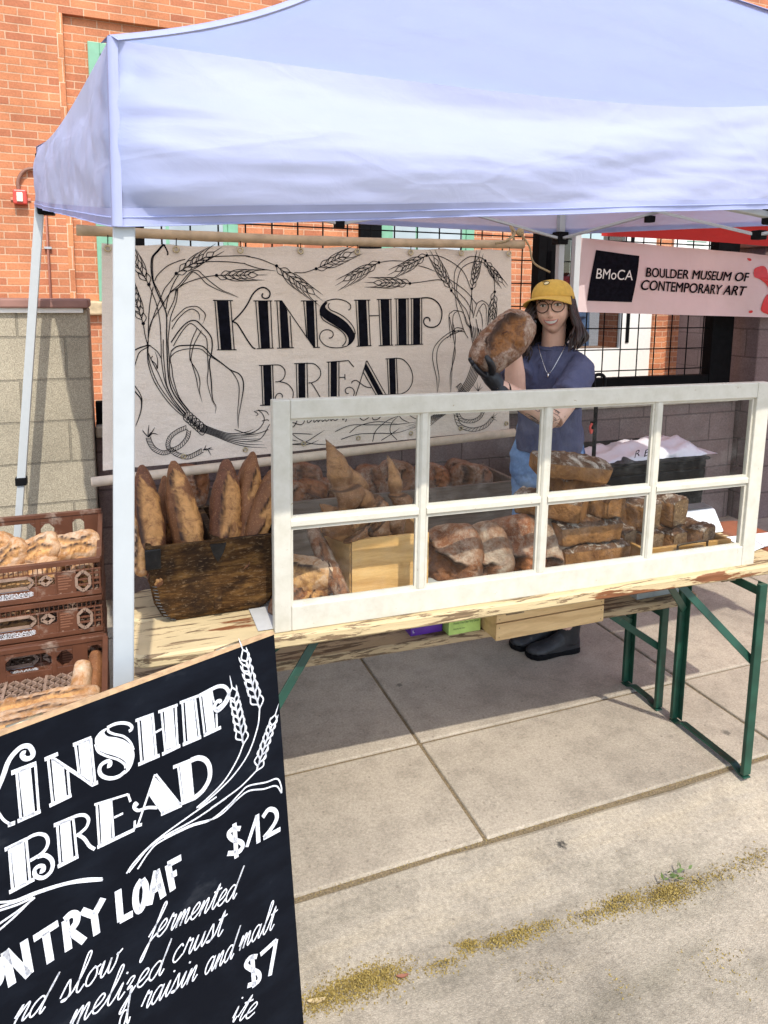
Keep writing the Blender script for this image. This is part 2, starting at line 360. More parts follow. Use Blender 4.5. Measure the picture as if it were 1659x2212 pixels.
def frame(x0, x1, w0=.10, w1=.10):
    b = MB(); b.box((x0,fy-.04,z0),(x0+w0,fy+.04,z1)); b.build('post', M_black, fen, bevel=.004)
    b = MB(); b.box((x1-w1,fy-.04,z0),(x1,fy+.04,z1)); b.build('post', M_black, fen, bevel=.004)
    b = MB(); b.box((x0+w0,fy-.035,z0),(x1-w1,fy+.035,z0+.135)); b.build('rail', M_black, fen, bevel=.004)
    b = MB(); b.box((x0+w0,fy-.035,z1-.08),(x1-w1,fy+.035,z1)); b.build('rail', M_black, fen, bevel=.004)
    b = MB(); st = .145
    x = x0+w0+st*.6
    while x < x1-w1-.02: b.tube([(x,fy,z0+.11),(x,fy,z1-.07)], .0045, 6); x += st
    z = z0+.115+st*.45
    while z < z1-.09: b.tube([(x0+w0-.005,fy+.008,z),(x1-w1+.005,fy+.008,z)], .0045, 6); z += st
    b.build('wire_mesh', M_black, fen)
frame(.13, 2.60, .05, .06)
b = MB(); b.box((-.09,fy-.035,z0),(.129,fy+.035,z0+.115)); b.build('rail', M_black, fen, bevel=.004)
frame(2.60, 4.22, .125, .20)
# red horn strobe with its conduit on the facade
al = thing('fire_alarm', 'red fire alarm strobe with a curved conduit on the brick wall', 'alarm', (-.70,FY,2.39))
M_red = simple('red alarm plastic', (.62,.07,.05), .4); M_pinkp = simple('conduit painted brick pink', (.55,.24,.17), .6)
b = MB(); b.box((-.755,FY-.075,2.40),(-.645,FY,2.525)); hb = b.build('housing', M_red, al, bevel=.012)
b = MB(); b.box((-.725,FY-.09,2.42),(-.675,FY-.076,2.50)); b.build('strobe_lens', simple('strobe glass', (.8,.75,.6), .1), hb, bevel=.006)
b = MB()
for s in (-1,1): b = MB(); b.box((-.70+s*.068-.014,FY-.016,2.435),(-.70+s*.068+.014,FY-.004,2.46)); b.build('mounting_lug', M_pinkp, al, bevel=.004)
b = MB(); b.tube(catmull([(-.71,FY-.03,2.52),(-.71,FY-.03,2.60),(-.67,FY-.03,2.68),(-.60,FY-.03,2.715),(-.45,FY-.03,2.72)], 6), .016, 8); b.build('conduit', simple('brown conduit', (.25,.12,.08), .5), al, smooth=True)
pp = thing('wall_pipe', 'thin pink conduit running down the brick wall', 'pipe', (-.47,FY-.02,1.6))
b = MB(); b.tube([(-.50,FY-.02,1.2),(-.50,FY-.02,2.72),(-.47,FY-.02,2.73)], .011, 8); b.build('conduit', M_pinkp, pp, smooth=True)
b = MB(); b.box((-.53,FY-.035,2.02),(-.47,FY-.001,2.04)); b.build('clip', simple('galvanised clip', (.5,.5,.5), .4, .8), pp)
# ================================================================== painted strokes on flat or draped sheets
class Art:
    """ribbons and filled shapes lying on a sheet: to2(c,x,y)->(u,v) on the sheet, to3(u,v)->point"""
    def __init__(s, to2, to3, c='d'): s.to2 = to2; s.to3 = to3; s.c = c; s.mb = MB()
    def pts(s, P): return np.array([s.to2(s.c, x, y) for x, y in P])
    def rib(s, Q, w, taper=0):
        n = len(Q); t = np.gradient(Q, axis=0); t /= np.maximum(np.linalg.norm(t, axis=1, keepdims=True), 1e-9)
        nn = np.stack([-t[:,1], t[:,0]], 1); k = np.linspace(0, 1, n)
        ww = w*np.ones(n)
        if taper: ww = w*np.clip(np.minimum(1, (1-k)*3+.25), 0, 1)
        if taper == 2: ww = ww*np.clip(k*4+.3, 0, 1)
        a = Q + nn*ww[:,None]/2; b = Q - nn*ww[:,None]/2
        V = [s.to3(*p) for p in a] + [s.to3(*p) for p in b]
        s.mb.add(V, [(i, i+1, n+i+1, n+i) for i in range(n-1)])
    def line(s, P, w, taper=0, curve=True, per=6):
        Q = s.pts(P)
        if curve and len(P) > 2: Q = catmull(Q, per)
        else:
            out = []
            for i in range(len(Q)-1):
                m = max(2, int(np.linalg.norm(Q[i+1]-Q[i])/.03)+1); out += [lerp(Q[i], Q[i+1], t) for t in np.linspace(0, 1, m)[:(-1 if i < len(Q)-2 else None)]]
            Q = np.array(out)
        s.rib(Q, w, taper)
    def dot(s, x, y, r):
        c = s.pts([(x, y)])[0]; V = [s.to3(c[0]+r*cos(a), c[1]+r*sin(a)) for a in np.arange(10)*2*pi/10]; s.mb.add(V, [tuple(range(10))])
    def poly(s, P, curve=False):
        Q = s.pts(P)
        if curve: Q = catmull(Q, 4, True)
        from mathutils.geometry import tessellate_polygon
        tri = tessellate_polygon([[Vector((p[0], p[1], 0)) for p in Q]])
        # keep large fills on the sheet: subdivide 4-sided bars
        if len(Q) == 4 and not curve:
            G = np.array([[lerp(lerp(Q[0], Q[3], j/10), lerp(Q[1], Q[2], j/10), i/3) for i in range(4)] for j in range(11)])
            s.mb.grid(np.array([[s.to3(*p) for p in r] for r in G])); return
        s.mb.add([s.to3(*p) for p in Q], [tuple(t) for t in tri])
    def bar(s, P, wl=0, left=None, right=None, w=.005):
        s.poly(P)
        for L in (left, right):
            if L: s.line(L, w, curve=False)
    def ear(s, base, tip, wid, n, w, awn=1.0, curl=0):
        B, T = s.pts([base, tip]); ax = T - B; L = np.linalg.norm(ax); ax = ax/L; sd = np.array([-ax[1], ax[0]])
        def axp(t): return B + ax*L*t + sd*curl*L*t*t
        g = L/(n*.36+1.3)*1.12
        for i in range(n):
            t = i/n*.78; p = axp(t); k = 1 if i % 2 else -1; sc = (1-.35*t)
            a = .34; d = ax*cos(a) + sd*k*sin(a); e = p + d*g*1.05*sc*.98; wv = sd*k*wid*.85*sc
            o = catmull([p, p + d*g*.45*sc + wv*.42, e], 5); ii = catmull([p, p + d*g*.5*sc - wv*.22, e], 5)
            s.rib(o, w); s.rib(ii, w)
            if awn: s.rib(catmull([e, e + (ax*.9+sd*k*.25)*g*.7*awn, e + (ax + sd*k*.14)*g*1.6*awn], 4), w*.95, 1)
        e = axp(.8); s.rib(catmull([e, e + ax*g*.4 + sd*wid*.35, axp(.8) + ax*g*.95], 5), w); s.rib(catmull([e, e + ax*g*.4 - sd*wid*.35, axp(.8) + ax*g*.95], 5), w)
        if awn: s.rib(np.array([axp(.8)+ax*g*.9, axp(.8)+ax*g*1.4, axp(.8)+ax*g*1.9]), w*.8, 1)
        s.rib(np.array([axp(t) for t in np.linspace(0, .78, 8)]), w)
    def rope(s, P, wid, w):
        Q = catmull(s.pts(P), 8); t = np.gradient(Q, axis=0); t /= np.linalg.norm(t, axis=1, keepdims=True); nn = np.stack([-t[:,1], t[:,0]], 1)
        s.rib(Q + nn*wid/2, w); s.rib(Q - nn*wid/2, w)
        for i in range(0, len(Q)-2, 2):
            s.rib(catmull([Q[i]-nn[i]*wid/2, lerp(Q[i], Q[i+2], .5)+nn[i]*wid*.1, Q[i+2]+nn[i]*wid/2], 3), w*.8)
    GL = dict(a=([(.75,.85),(.45,1),(.1,.7),(.05,.25),(.3,0),(.6,.35),(.8,.95),(.72,.3),(.85,0),(1.05,.3)],1.05),
      c=([(.7,.8),(.5,1),(.15,.7),(.08,.25),(.35,0),(.85,.3)],.85),
      d=([(.75,.85),(.45,1),(.1,.7),(.05,.25),(.3,0),(.6,.35),(.85,1.2),(1.0,2.1),(.85,1.3),(.75,.3),(.88,0),(1.05,.3)],1.05),
      e=([(0,.3),(.45,.5),(.65,.8),(.45,1),(.15,.7),(.1,.2),(.4,0),(.8,.3)],.8),
      f=([(0,.3),(.5,1.2),(.75,2.0),(.55,2.1),(.4,1.2),(.15,-.6),(0,-1.1),(-.12,-.9),(.2,-.1),(.65,.3)],.65),
      i=([(0,.3),(.3,.95),(.2,.25),(.35,0),(.6,.3)],.6), l=([(0,.3),(.45,1.2),(.65,2.0),(.45,2.1),(.3,1.2),(.2,.3),(.38,0),(.65,.3)],.65),
      m=([(0,.3),(.2,.95),(.15,.02),(.17,.3),(.45,.9),(.57,.85),(.5,.02),(.53,.3),(.8,.9),(.94,.85),(.88,.2),(1.0,0),(1.25,.3)],1.25),
      n=([(0,.3),(.2,.95),(.15,.02),(.17,.3),(.5,.92),(.64,.85),(.58,.2),(.7,0),(.95,.3)],.95),
      o=([(.5,1),(.15,.7),(.1,.2),(.35,0),(.65,.3),(.65,.75),(.45,1),(.6,.85),(.85,.9)],.85),
      r=([(0,.3),(.25,1.1),(.35,.9),(.6,.9),(.5,.3),(.6,0),(.8,.3)],.8), s=([(0,.3),(.35,1.1),(.47,.7),(.55,.25),(.35,0),(.1,.1),(.5,.1),(.75,.3)],.75),
      t=([(0,.3),(.45,1.6),(.3,.3),(.45,0),(.7,.3)],.7), u=([(0,.3),(.2,.95),(.12,.25),(.3,0),(.6,.4),(.75,.95),(.68,.25),(.8,0),(1.0,.3)],1.0),
      w=([(0,.3),(.2,.95),(.15,.2),(.3,0),(.55,.4),(.65,.9),(.6,.2),(.75,0),(1.0,.4),(1.05,.95),(1.0,.85),(1.3,1.05)],1.2),
      z=([(0,.7),(.2,1),(.45,.9),(.15,.35),(.4,.4),(.5,.1),(.3,-.8),(.1,-1.0),(.1,-.7),(.7,.3)],.75))
    def word(s, txt, p0, p1, xh, w, slant=.35):
        A, B = s.pts([p0, p1]); d = B - A; L = np.linalg.norm(d); d = d/L; up = np.array([-d[1], d[0]])
        if up[1] < 0: up = -up
        tot = sum(s.GL[c][1] for c in txt); k = L/tot; x = 0
        def P(q, x): return A + d*(x + q[0])*k + (up + d*slant)*q[1]*xh
        for c in txt:
            g, adv = s.GL[c]; s.rib(catmull([P(q, x) for q in g], 5), w)
            if c == 'i': s.rib(np.array([P((.38,1.4), x), P((.42,1.5), x)]), w*1.3)
            if c == 't': s.rib(np.array([P((.05,1.15), x), P((.35,1.18), x), P((.75,1.25), x)]), w)
            x += adv
# ================================================================== canvas banner
BY = 3.05
def ban_y(u, v): return BY + .006*sin(u*5.1+v*3) + .004*sin(u*13+v*7+1) - .012*max(0, (1.0-v))*1.0
ban2 = lambda c, x, y: (lambda p: (p[0], p[2]))(onY(c, x, y, BY))
def ban3(u, v, off=.0025): return (u, ban_y(u, v) - off, v)
t = NT('raw canvas'); c = t.co(src='Object'); f = t.noise(c, 5, 5, .6); f2 = t.noise(c, 260, 3, .7)
k = t.ramp(f, [(.3, (.72,.61,.51)), (.7, (.80,.69,.585))]); k = t.mix(.35, k, t.ramp(f2, [(.35,.75),(.65,1.2)]), 'MULTIPLY')
t.col(k).set(.9, 0, .15); t.bump(t.noise(t.co((3,1,7)), 2.2, 5, .6), .5, .02); M_canvas = t.m
M_ink = simple('black brush paint', (.006,.006,.010), .9, vary=.5, scale=40, spec=.08)
M_bamboo = simple('bamboo pole', (.50,.36,.22), .5, vary=.22, scale=18)
M_brass = simple('brass eyelet', (.55,.45,.28), .3, .9)
M_rope = simple('jute twine', (.40,.30,.17), .9, vary=.3, scale=150, bump=.6)
ban = thing('canvas_banner', 'cream canvas bakery banner with black wheat drawing and lettering hung from a pole', 'banner', (.95,BY,.9))
tl = ban2('c3', 600, 165); tr = ban2('b5', 1605, 160); bl = ban2('d', 222, 1005); br = ban2('b6', 1659*1.7, 560*0+880)
bl = np.array([-.055, .905]); br = np.array([1.868, .968]); tl = np.array([-.02, 1.825]); tr = np.array([1.846, 1.862])
G = []
for i in range(41):
    row = []
    for j in range(81):
        a, b_ = i/40, j/80; q = lerp(lerp(bl, br, b_), lerp(tl, tr, b_), a)
        sag = .008*abs(sin(b_*pi*7.5))*a**6; row.append((q[0], ban_y(q[0], q[1]), q[1]-sag))
    G.append(row)
b = MB(); b.grid(np.array(G)[:, ::-1]); b.build('canvas', M_canvas, ban, smooth=True)
for i in range(8):
    q = lerp(tl, tr, .012+.976*i/7) + np.array([0, -.022]); b = MB(); b.tube([(q[0]+.011*cos(a), BY-.012, q[1]+.011*sin(a)) for a in np.arange(12)*pi/6], .0035, 6, close=True); b.build('eyelet', M_brass, ban, smooth=True)
    q2 = lerp(bl, br, .03+.96*i/7) + np.array([0, .03]); b = MB(); b.tube([(q2[0]+.009*cos(a), ban_y(*q2)-.004, q2[1]+.009*sin(a)) for a in np.arange(12)*pi/6], .003, 6, close=True); b.build('eyelet', M_brass, ban, smooth=True)
    q = lerp(tl, tr, .012+.976*i/7); b = MB(); b.tube([(q[0], BY-.01, q[1]-.014), (q[0]+.002, BY-.012, q[1]+.035)], .002, 5); b.build('hanging_wire', M_black, ban)
pa = onY('d', 165, 497, BY); pb_ = onY('d', 1130, 528, BY)
b = MB(); n = 24; pts = [lerp(pa, pb_, i/n) + np.array([0,0,-.012*sin(pi*i/n)]) for i in range(n+1)]; b.tube(pts, [.020 + .0015*(i % 6 == 0) for i in range(n+1)], 12); b.build('pole', M_bamboo, ban, smooth=True)
qa = np.array([-.10, BY-.02, .866]); qb = np.array([1.885, BY-.02, .952]); pts = [lerp(qa, qb, i/n) for i in range(n+1)]
b = MB(); b.tube(pts, .021, 12); b.build('bottom_pole', simple('cream canvas sleeve', (.60,.48,.36), .85, vary=.1, scale=30), ban, smooth=True)
A = Art(ban2, ban3); lw = .0042
def letters_banner():
    A.c = 'b3'
    def T(bar, l=None, r=None): A.bar(bar, 0, l, r, lw)
    def ln(*P, **k): A.line(P, k.pop('w', lw), **k)
    T([(105,325),(262,325),(308,985),(160,985)], [(80,325),(130,985)], [(292,325),(340,985)]); ln((55,322),(325,326)); ln((105,990),(372,988))
    ln((318,608),(430,500),(520,380),(590,250),(660,175),(735,148),(800,175),(830,225),(815,280),(770,297),(730,280),(722,250),(735,228), w=.006)
    ln((318,608),(380,640),(440,730),(520,860),(590,955),(630,975), w=.006)
    T([(668,332),(800,332),(830,968),(705,968)], [(637,335),(680,965)], [(838,332),(862,965)]); ln((605,330),(860,330)); ln((645,975),(880,967))
    ln((922,335),(960,965)); A.poly([(955,325),(985,325),(1062,455),(1098,965),(982,968)]); ln((1100,530),(1128,960)); ln((985,325),(1330,830))
    ln((1280,335),(1325,835)); A.poly([(1308,330),(1412,330),(1440,955),(1415,958),(1333,845)]); ln((1437,330),(1470,957))
    ln((888,330),(985,328)); ln((925,970),(1155,963)); ln((1243,330),(1462,330)); ln((1410,960),(1500,957))
    ln((880,1195),(960,1200),(1020,1250),(1032,1320),(1000,1390),(940,1420),(898,1422))
    ln((940,1415),(1060,1450),(1130,1530),(1142,1600),(1120,1680),(1050,1740),(960,1745),(905,1700),(895,1640),(920,1590),(960,1578),(990,1600),(990,1635))
    T([(1212,1178),(1305,1176),(1310,1850),(1218,1850)], [(1185,1180),(1200,1850)], [(1330,1176),(1345,1850)]); ln((1155,1180),(1345,1172)); ln((1160,1855),(1390,1850))
    ln((1340,1175),(1430,1185),(1500,1250),(1512,1330),(1470,1400),(1400,1435),(1350,1440)); ln((1385,1438),(1430,1500),(1500,1620),(1560,1720),(1610,1760))
    A.c = 'b6'; T([(370,303),(432,303),(440,612),(380,612)], [(357,305),(368,612)], [(445,303),(452,612)]); ln((338,308),(470,303)); ln((345,614),(470,612))
    A.c = 'b4'
    A.poly([(-16,345),(-66,400),(-86,470),(-60,530),(0,585),(100,650),(200,715),(270,775),(303,840),(300,900),(280,940),(340,905),(385,840),(392,780),(370,745),(330,680),(260,605),(170,540),(80,490),(10,440),(-10,400),(20,355)], True)
    ln((45,360),(30,400),(60,450),(150,490),(250,550),(340,640),(385,720),(395,780)); ln((-80,500),(-40,580),(60,645),(160,700),(240,770),(272,840),(255,900),(220,940))
    ln((-20,345),(60,315),(160,305),(260,330),(320,370),(335,410),(320,445),(298,452)); ln((280,940),(180,962),(60,955),(-20,920),(-75,850),(-75,780),(-35,730),(30,718),(85,745),(98,790),(75,825),(40,832))
    T([(432,322),(545,320),(572,938),(452,938)], [(405,325),(438,938)], [(575,320),(600,932)]); ln((380,320),(600,318)); ln((412,942),(615,932)); ln((585,530),(715,528))
    T([(735,312),(850,308),(868,930),(765,932)], [(712,312),(742,932)], [(872,308),(888,925)]); ln((685,310),(885,308)); ln((712,935),(908,925))
    T([(970,300),(1075,300),(1088,918),(980,922)], [(942,305),(965,920)], [(1100,300),(1108,915)]); ln((918,302),(1115,300)); ln((930,925),(1130,920))
    T([(1168,298),(1262,295),(1265,912),(1172,915)], [(1145,298),(1155,915)], [(1285,292),(1285,912)]); ln((1130,298),(1290,290)); ln((1130,920),(1305,912))
    ln((1285,290),(1370,287),(1450,310),(1520,370),(1560,460),(1555,560),(1520,640),(1460,680),(1390,683),(1330,655),(1310,605),(1325,565),(1360,552),(1390,570),(1395,605), w=.006)
    T([(68,1155),(152,1150),(158,1780),(75,1780)], [(42,1155),(52,1780)], [(178,1150),(185,1780)]); ln((15,1158),(305,1135)); ln((305,1135),(375,1222)); ln((190,1365),(260,1360)); ln((258,1318),(260,1392)); ln((30,1785),(330,1765)); ln((330,1765),(385,1690))
    ln((548,1135),(395,1640)); ln((552,1135),(805,1590)); A.poly([(540,1165),(512,1240),(700,1600),(775,1595)]); ln((505,1295),(678,1600)); ln((345,1442),(365,1412),(410,1402),(460,1435),(530,1485),(610,1500)); ln((655,1605),(825,1592))
    ln((365,1640),(385,1570),(370,1520),(325,1495),(280,1510),(265,1545),(285,1580),(312,1578))
    T([(852,1108),(935,1105),(945,1588),(865,1590)], [(828,1110),(848,1590)], [(952,1105),(970,1585)]); ln((805,1112),(960,1102))
    ln((955,1103),(1040,1120),(1120,1200),(1165,1310),(1165,1430),(1110,1530),(1030,1580),(968,1588)); ln((810,1595),(970,1588))
    A.c = 'b6'; w2 = .004
    ln((655,690),(630,740),(605,780),(585,770),(600,748),(660,765),(690,740),(680,702),(640,690),(610,705), w=w2)
    A.word('oulder', (702,752), (1000,728), .034, w2, .5); ln((1018,722),(1010,744), w=w2)
    ln((1170,650),(1125,665),(1115,705),(1145,730),(1190,705), w=w2); ln((1240,655),(1210,690),(1222,725),(1262,715),(1290,670),(1250,650),(1310,660), w=w2)
letters_banner()
def wheat_banner():
    w = .0034; L = lambda c, *P, **k: (setattr(A, 'c', c), A.line(P, k.get('w', w), k.get('t', 1)))
    E = lambda c, b, t_, wid, n, curl=0: (setattr(A, 'c', c), A.ear(b, t_, wid, n, w*.9, 1.0, curl), A.dot(b[0], b[1], .007))
    E('b1', (350,690), (60,170), .034, 8, .08); E('b1', (275,1215), (90,700), .034, 8, -.05); E('b1', (720,540), (1200,235), .034, 9, -.08); E('b1', (1265,565), (1800,560), .032, 8)
    E('c4', (185,305), (400,480), .034, 9, .06); E('c4', (420,322), (620,235), .032, 7, .03)
    E('c4', (795,285), (600,400), .03, 8, -.08); E('c4', (1085,243), (905,340), .03, 8, -.06); E('c4', (980,410), (775,405), .03, 8)
    E('b5', (570,860), (290,330), .03, 8); E('b5', (920,830), (1025,330), .03, 8); E('b5', (1140,355), (1395,720), .03, 8, .08); E('b5', (1300,880), (1250,1430), .03, 8)
    L('b1', (275,1215),(300,1380),(330,1500),(330,1610),(345,1770),(420,1990),(560,2210),(700,2370),(840,2485), t=0)
    L('b1', (350,690),(395,800),(460,980),(500,1200),(515,1500),(520,1700),(560,1970),(640,2170),(760,2330),(850,2430), t=0)
    L('b1', (600,295),(605,260),(575,190),(545,150),(470,230),(400,310),(382,400),(385,520),(410,660),(500,880),(560,1000),(590,1130),(590,1400),(600,1710),(620,1970),(690,2170),(860,2400), t=0, w=.005)
    L('b1', (575,200),(545,165),(480,240),(415,315),(400,420),(405,560),(420,660),(480,780),(520,880),(560,960), t=0)
    L('b1', (720,540),(640,650),(560,750),(500,900),(420,1100),(360,1300),(335,1480), t=0); L('b1', (750,560),(690,660),(640,780),(600,900),(580,1020), t=0)
    L('b1', (410,720),(380,850),(350,1100),(340,1500),(350,1700),(460,2000),(640,2260),(830,2460), t=0)
    L('b1', (430,640),(470,560),(600,440),(760,370),(840,350), t=0); L('b1', (1120,320),(1300,308),(1659,300),(1760,330)); L('c4', (0,245),(90,265),(185,305), t=0)
    L('b1', (1000,410),(1150,380),(1400,380),(1659,405), t=0); L('c4', (-10,290),(80,320),(180,335)); L('c4', (290,345),(350,345),(420,322), t=0)
    L('b1', (1265,565),(1100,590),(870,660),(740,740),(640,800),(560,920),(470,1060),(380,1200),(340,1400), t=0)
    L('b1', (640,790),(760,690),(860,570),(930,510),(1010,500),(1080,560),(1180,650),(1330,760),(1450,810),(1560,860)); L('b1', (700,860),(730,760),(820,660),(900,560),(950,520),(1030,570),(1120,670),(1250,745),(1400,805),(1560,862))
    L('b1', (720,740),(690,900),(620,1050),(600,1130)); L('b1', (740,740),(720,920),(650,1110),(630,1250),(610,1450),(625,1700),(640,1960),(740,2200),(880,2390), t=0)
    L('b1', (660,1190),(760,1080),(860,1000),(990,985),(1060,1030),(1110,1090),(1100,1160),(1070,1230)); L('b1', (660,1290),(740,1160),(840,1060),(930,1020),(1010,1060),(1035,1130),(1025,1180))
    L('b1', (1000,1280),(930,1440),(905,1560),(905,1690),(920,1730),(1010,1880),(1040,2010),(1035,2130),(1070,2280)); L('b1', (1060,1310),(960,1500),(920,1680),(930,1750),(990,1950),(1015,2090),(1070,2280))
    L('b1', (650,1470),(760,1310),(870,1200),(975,1175),(1060,1240),(1180,1380),(1205,1500),(1190,1640),(1165,1740),(1190,1970),(1210,2230),(1255,2330),(1245,2430), w=.005); L('b1', (680,1520),(780,1350),(880,1230),(950,1230),(1060,1340),(1130,1430),(1140,1640),(1150,1830),(1140,2010),(1200,2240),(1245,2340))
    L('b2', (650,180),(730,115),(860,100),(1050,105),(1130,160),(1190,230),(1320,330),(1450,430),(1560,480),(1615,560),(1625,680),(1590,900),(1560,1070),(1557,1220), w=.005); L('b2', (640,260),(700,200),(780,165),(900,145),(1050,150),(1130,215),(1200,260),(1340,350),(1480,470),(1560,620),(1565,780),(1550,960),(1545,1080),(1557,1220))
    L('b2', (380,110),(330,100),(180,150),(95,220),(88,340),(70,480),(75,620),(180,740),(245,830),(245,960),(210,1080),(172,1180), w=.005); L('b2', (350,115),(230,185),(180,300),(130,480),(135,600),(220,730),(255,830),(240,1000),(172,1195))
    L('b2', (380,115),(460,180),(510,260),(525,300)); L('b2', (650,180),(640,300),(660,400),(680,560),(760,800),(900,990), t=0); L('b2', (545,20),(545,200),(570,480),(600,660),(700,850),(850,1040), t=0); L('b2', (340,200),(400,330),(480,480),(560,660),(680,860),(830,1050), t=0); L('b2', (400,240),(380,290),(440,350),(465,410),(465,280),(430,180))
    for a in range(5):
        q = (865+a*48, 1030+a*42); A.c = 'b2'
        A.line([(q[0]-50,q[1]+60),(q[0]-40,q[1]),(q[0]+20,q[1]-35),(q[0]+75,q[1]),(q[0]+60,q[1]+60),(q[0]+10,q[1]+110),(q[0]-50,q[1]+60)], w)
        for k in range(3): A.line([(q[0]-20+k*28,q[1]-25),(q[0]-28+k*26,q[1]+20),(q[0]+k*18,q[1]+80)], w*.8)
    for k in range(7):
        o = k*14
        L('b2', (1090-o*.5,1170+o), (1250,1235+o*1.1), (1450,1290+o*1.4), (1659,1270+o*2.3), (1760+k*30,1230+o*3))
    for P in ([(150,800),(250,830),(330,800),(375,740),(370,690),(335,655),(300,660)], [(300,660),(330,680),(312,698)], [(360,735),(400,725),(415,735)], [(420,760),(350,870),(250,890)], [(410,800),(330,830),(200,850)], [(330,650),(390,660),(415,690)],
              [(580,830),(700,835),(755,840)], [(470,810),(580,830),(640,870),(720,905),(830,918),(905,910)], [(580,915),(690,900),(780,850),(850,808)], [(480,890),(575,880),(640,890)], [(480,920),(600,915),(720,915),(805,882)]): L('b6', *P)
    A.c = 'b2'; A.rope([(860,1200),(740,1250),(640,1330),(605,1430),(640,1500),(760,1460),(860,1350),(890,1240)], .016, w*.8); A.rope([(640,1520),(540,1545),(430,1500),(370,1420),(340,1340)], .018, w*.8); A.rope([(650,1510),(740,1570),(870,1600),(980,1560),(1070,1510)], .018, w*.8)
    for e in ((260,1235),(350,1165),(430,1200),(475,1300),(400,1260)): L('b2', (345,1335),((345+e[0])/2-8,1285),e)
    for e in ((1120,1440),(1200,1470),(1220,1500),(1190,1580),(1130,1520)): L('b2', (1075,1510),((1075+e[0])/2,1495),e)
    # right sheaf
    L('c4', (795,285),(870,275),(950,278)); L('b5', (0,440),(150,480),(300,540)); L('b5', (510,650),(690,770),(850,900),(1000,1090), t=0)
    L('b5', (150,265),(290,265),(430,300),(600,390),(740,500),(820,620),(900,830), t=0); L('c4', (980,410),(1060,400),(1150,388),(1190,395), t=0)
    L('b5', (570,860),(650,970),(720,1100),(780,1240),(820,1400),(890,1500), t=0); L('b5', (920,830),(910,1000),(890,1200),(885,1400),(920,1659), t=0); L('b5', (915,900),(930,1150),(945,1300))
    L('b5', (640,960),(620,700),(640,520),(720,400),(850,300),(960,285),(1080,310),(1140,355), t=0); L('b5', (660,850),(680,680),(740,500),(850,410),(980,370),(1090,380),(1160,440),(1250,560),(1290,700),(1300,880), t=0)
    L('b5', (580,800),(700,900),(830,1040),(920,1210),(945,1290)); L('b5', (640,960),(665,1150),(720,1330),(780,1540),(850,1659), t=0); L('b5', (660,850),(680,980),(740,1080),(830,1200),(890,1400),(940,1659), t=0)
    L('b5', (540,1659),(520,1300),(560,1230),(620,1195),(720,1210),(780,1250),(850,1420),(900,1500)); L('b5', (590,1659),(585,1350),(620,1240),(690,1210))
    L('b5', (940,1320),(1000,1100),(1060,1040),(1110,1035),(1180,1090),(1210,1180),(1180,1500)); L('b5', (990,1300),(1040,1180),(1100,1090),(1140,1100),(1165,1200),(1155,1500)); L('b5', (1050,1190),(1090,1320),(1105,1520))
    L('b5', (590,1540),(640,1490),(700,1490),(770,1520),(840,1659)); L('b5', (480,1659),(600,1560),(740,1520)); L('b5', (1030,1659),(1060,1570),(1110,1530),(1250,1530)); L('b5', (990,1340),(1020,1500),(1040,1600))
    for k in range(7): L('c4', (1345+k*11,660+k*4),(1365+k*8,830),(1330+k*10,960),(1275+k*10,1050),(1180+k*9,1160),(1080+k*8,1225+k*3),(960+k*15,1270+k*8))
    L('c4', (1310,700),(1230,700),(1140,770),(1115,850),(1140,980),(1145,1065)); L('c4', (1300,690),(1200,735),(1150,790),(1140,870),(1155,980),(1145,1065)); L('c4', (1220,610),(1240,720),(1252,830),(1222,950),(1222,1060)); L('c4', (1240,640),(1255,740),(1235,880),(1225,1060))
    A.c = 'c4'; A.rope([(1255,1170),(1290,1225),(1350,1235),(1400,1210),(1425,1165)], .016, w*.8); A.rope([(1250,1175),(1275,1255),(1350,1285),(1430,1265),(1480,1215)], .018, w*.8)
    for e in ((1510,1190),(1500,1215),(1490,1185),(1505,1235)): L('c4', (1475,1215),e)
    A.c = 'c4'; A.rope([(1270,1055),(1300,1030)], .05, w)
    for e in ((1360,1020),(1385,1000),(1410,1010),(1420,1030)): L('c4', (1390,1055),e)
    for P in ([(930,820),(1050,770),(1200,765),(1400,760),(1570,740)], [(975,880),(1100,840),(1250,830),(1400,825),(1570,770)], [(1215,895),(1240,810),(1330,730),(1430,690)], [(1280,885),(1350,840),(1420,790)], [(1400,880),(1350,820),(1360,750),(1420,690)], [(1040,830),(1110,775),(1250,740),(1400,755)], [(1410,680),(1440,720),(1500,750)], [(1480,680),(1540,715),(1580,720)]): L('b6', *P)
wheat_banner()
A.mb.build('painting', M_ink, ban)
# twine that ties the poles to the tent
for nm, P, lab in (('twine', [(1.86,BY,1.888),(1.875,BY+.05,1.95),(1.905,BY+.12,1.985),(1.86,BY,1.94),(1.80,BY-.02,1.90),(1.74,BY-.02,1.885)], None),):
    o = thing('jute_twine', 'jute twine knotted round the right end of the banner pole with a loose end', 'twine', (1.87,BY,1.85))
    b = MB(); b.tube(catmull(P, 6), .006, 7); b.tube(catmull([(1.88,BY,1.95),(1.93,BY-.02,1.88),(1.96,BY-.02,1.80),(2.05,BY-.03,1.755)], 6), .005, 7); b.ball((1.885,BY-.005,1.945), .02, 10, 8)
    b.build('knotted_cord', M_rope, o, smooth=True)
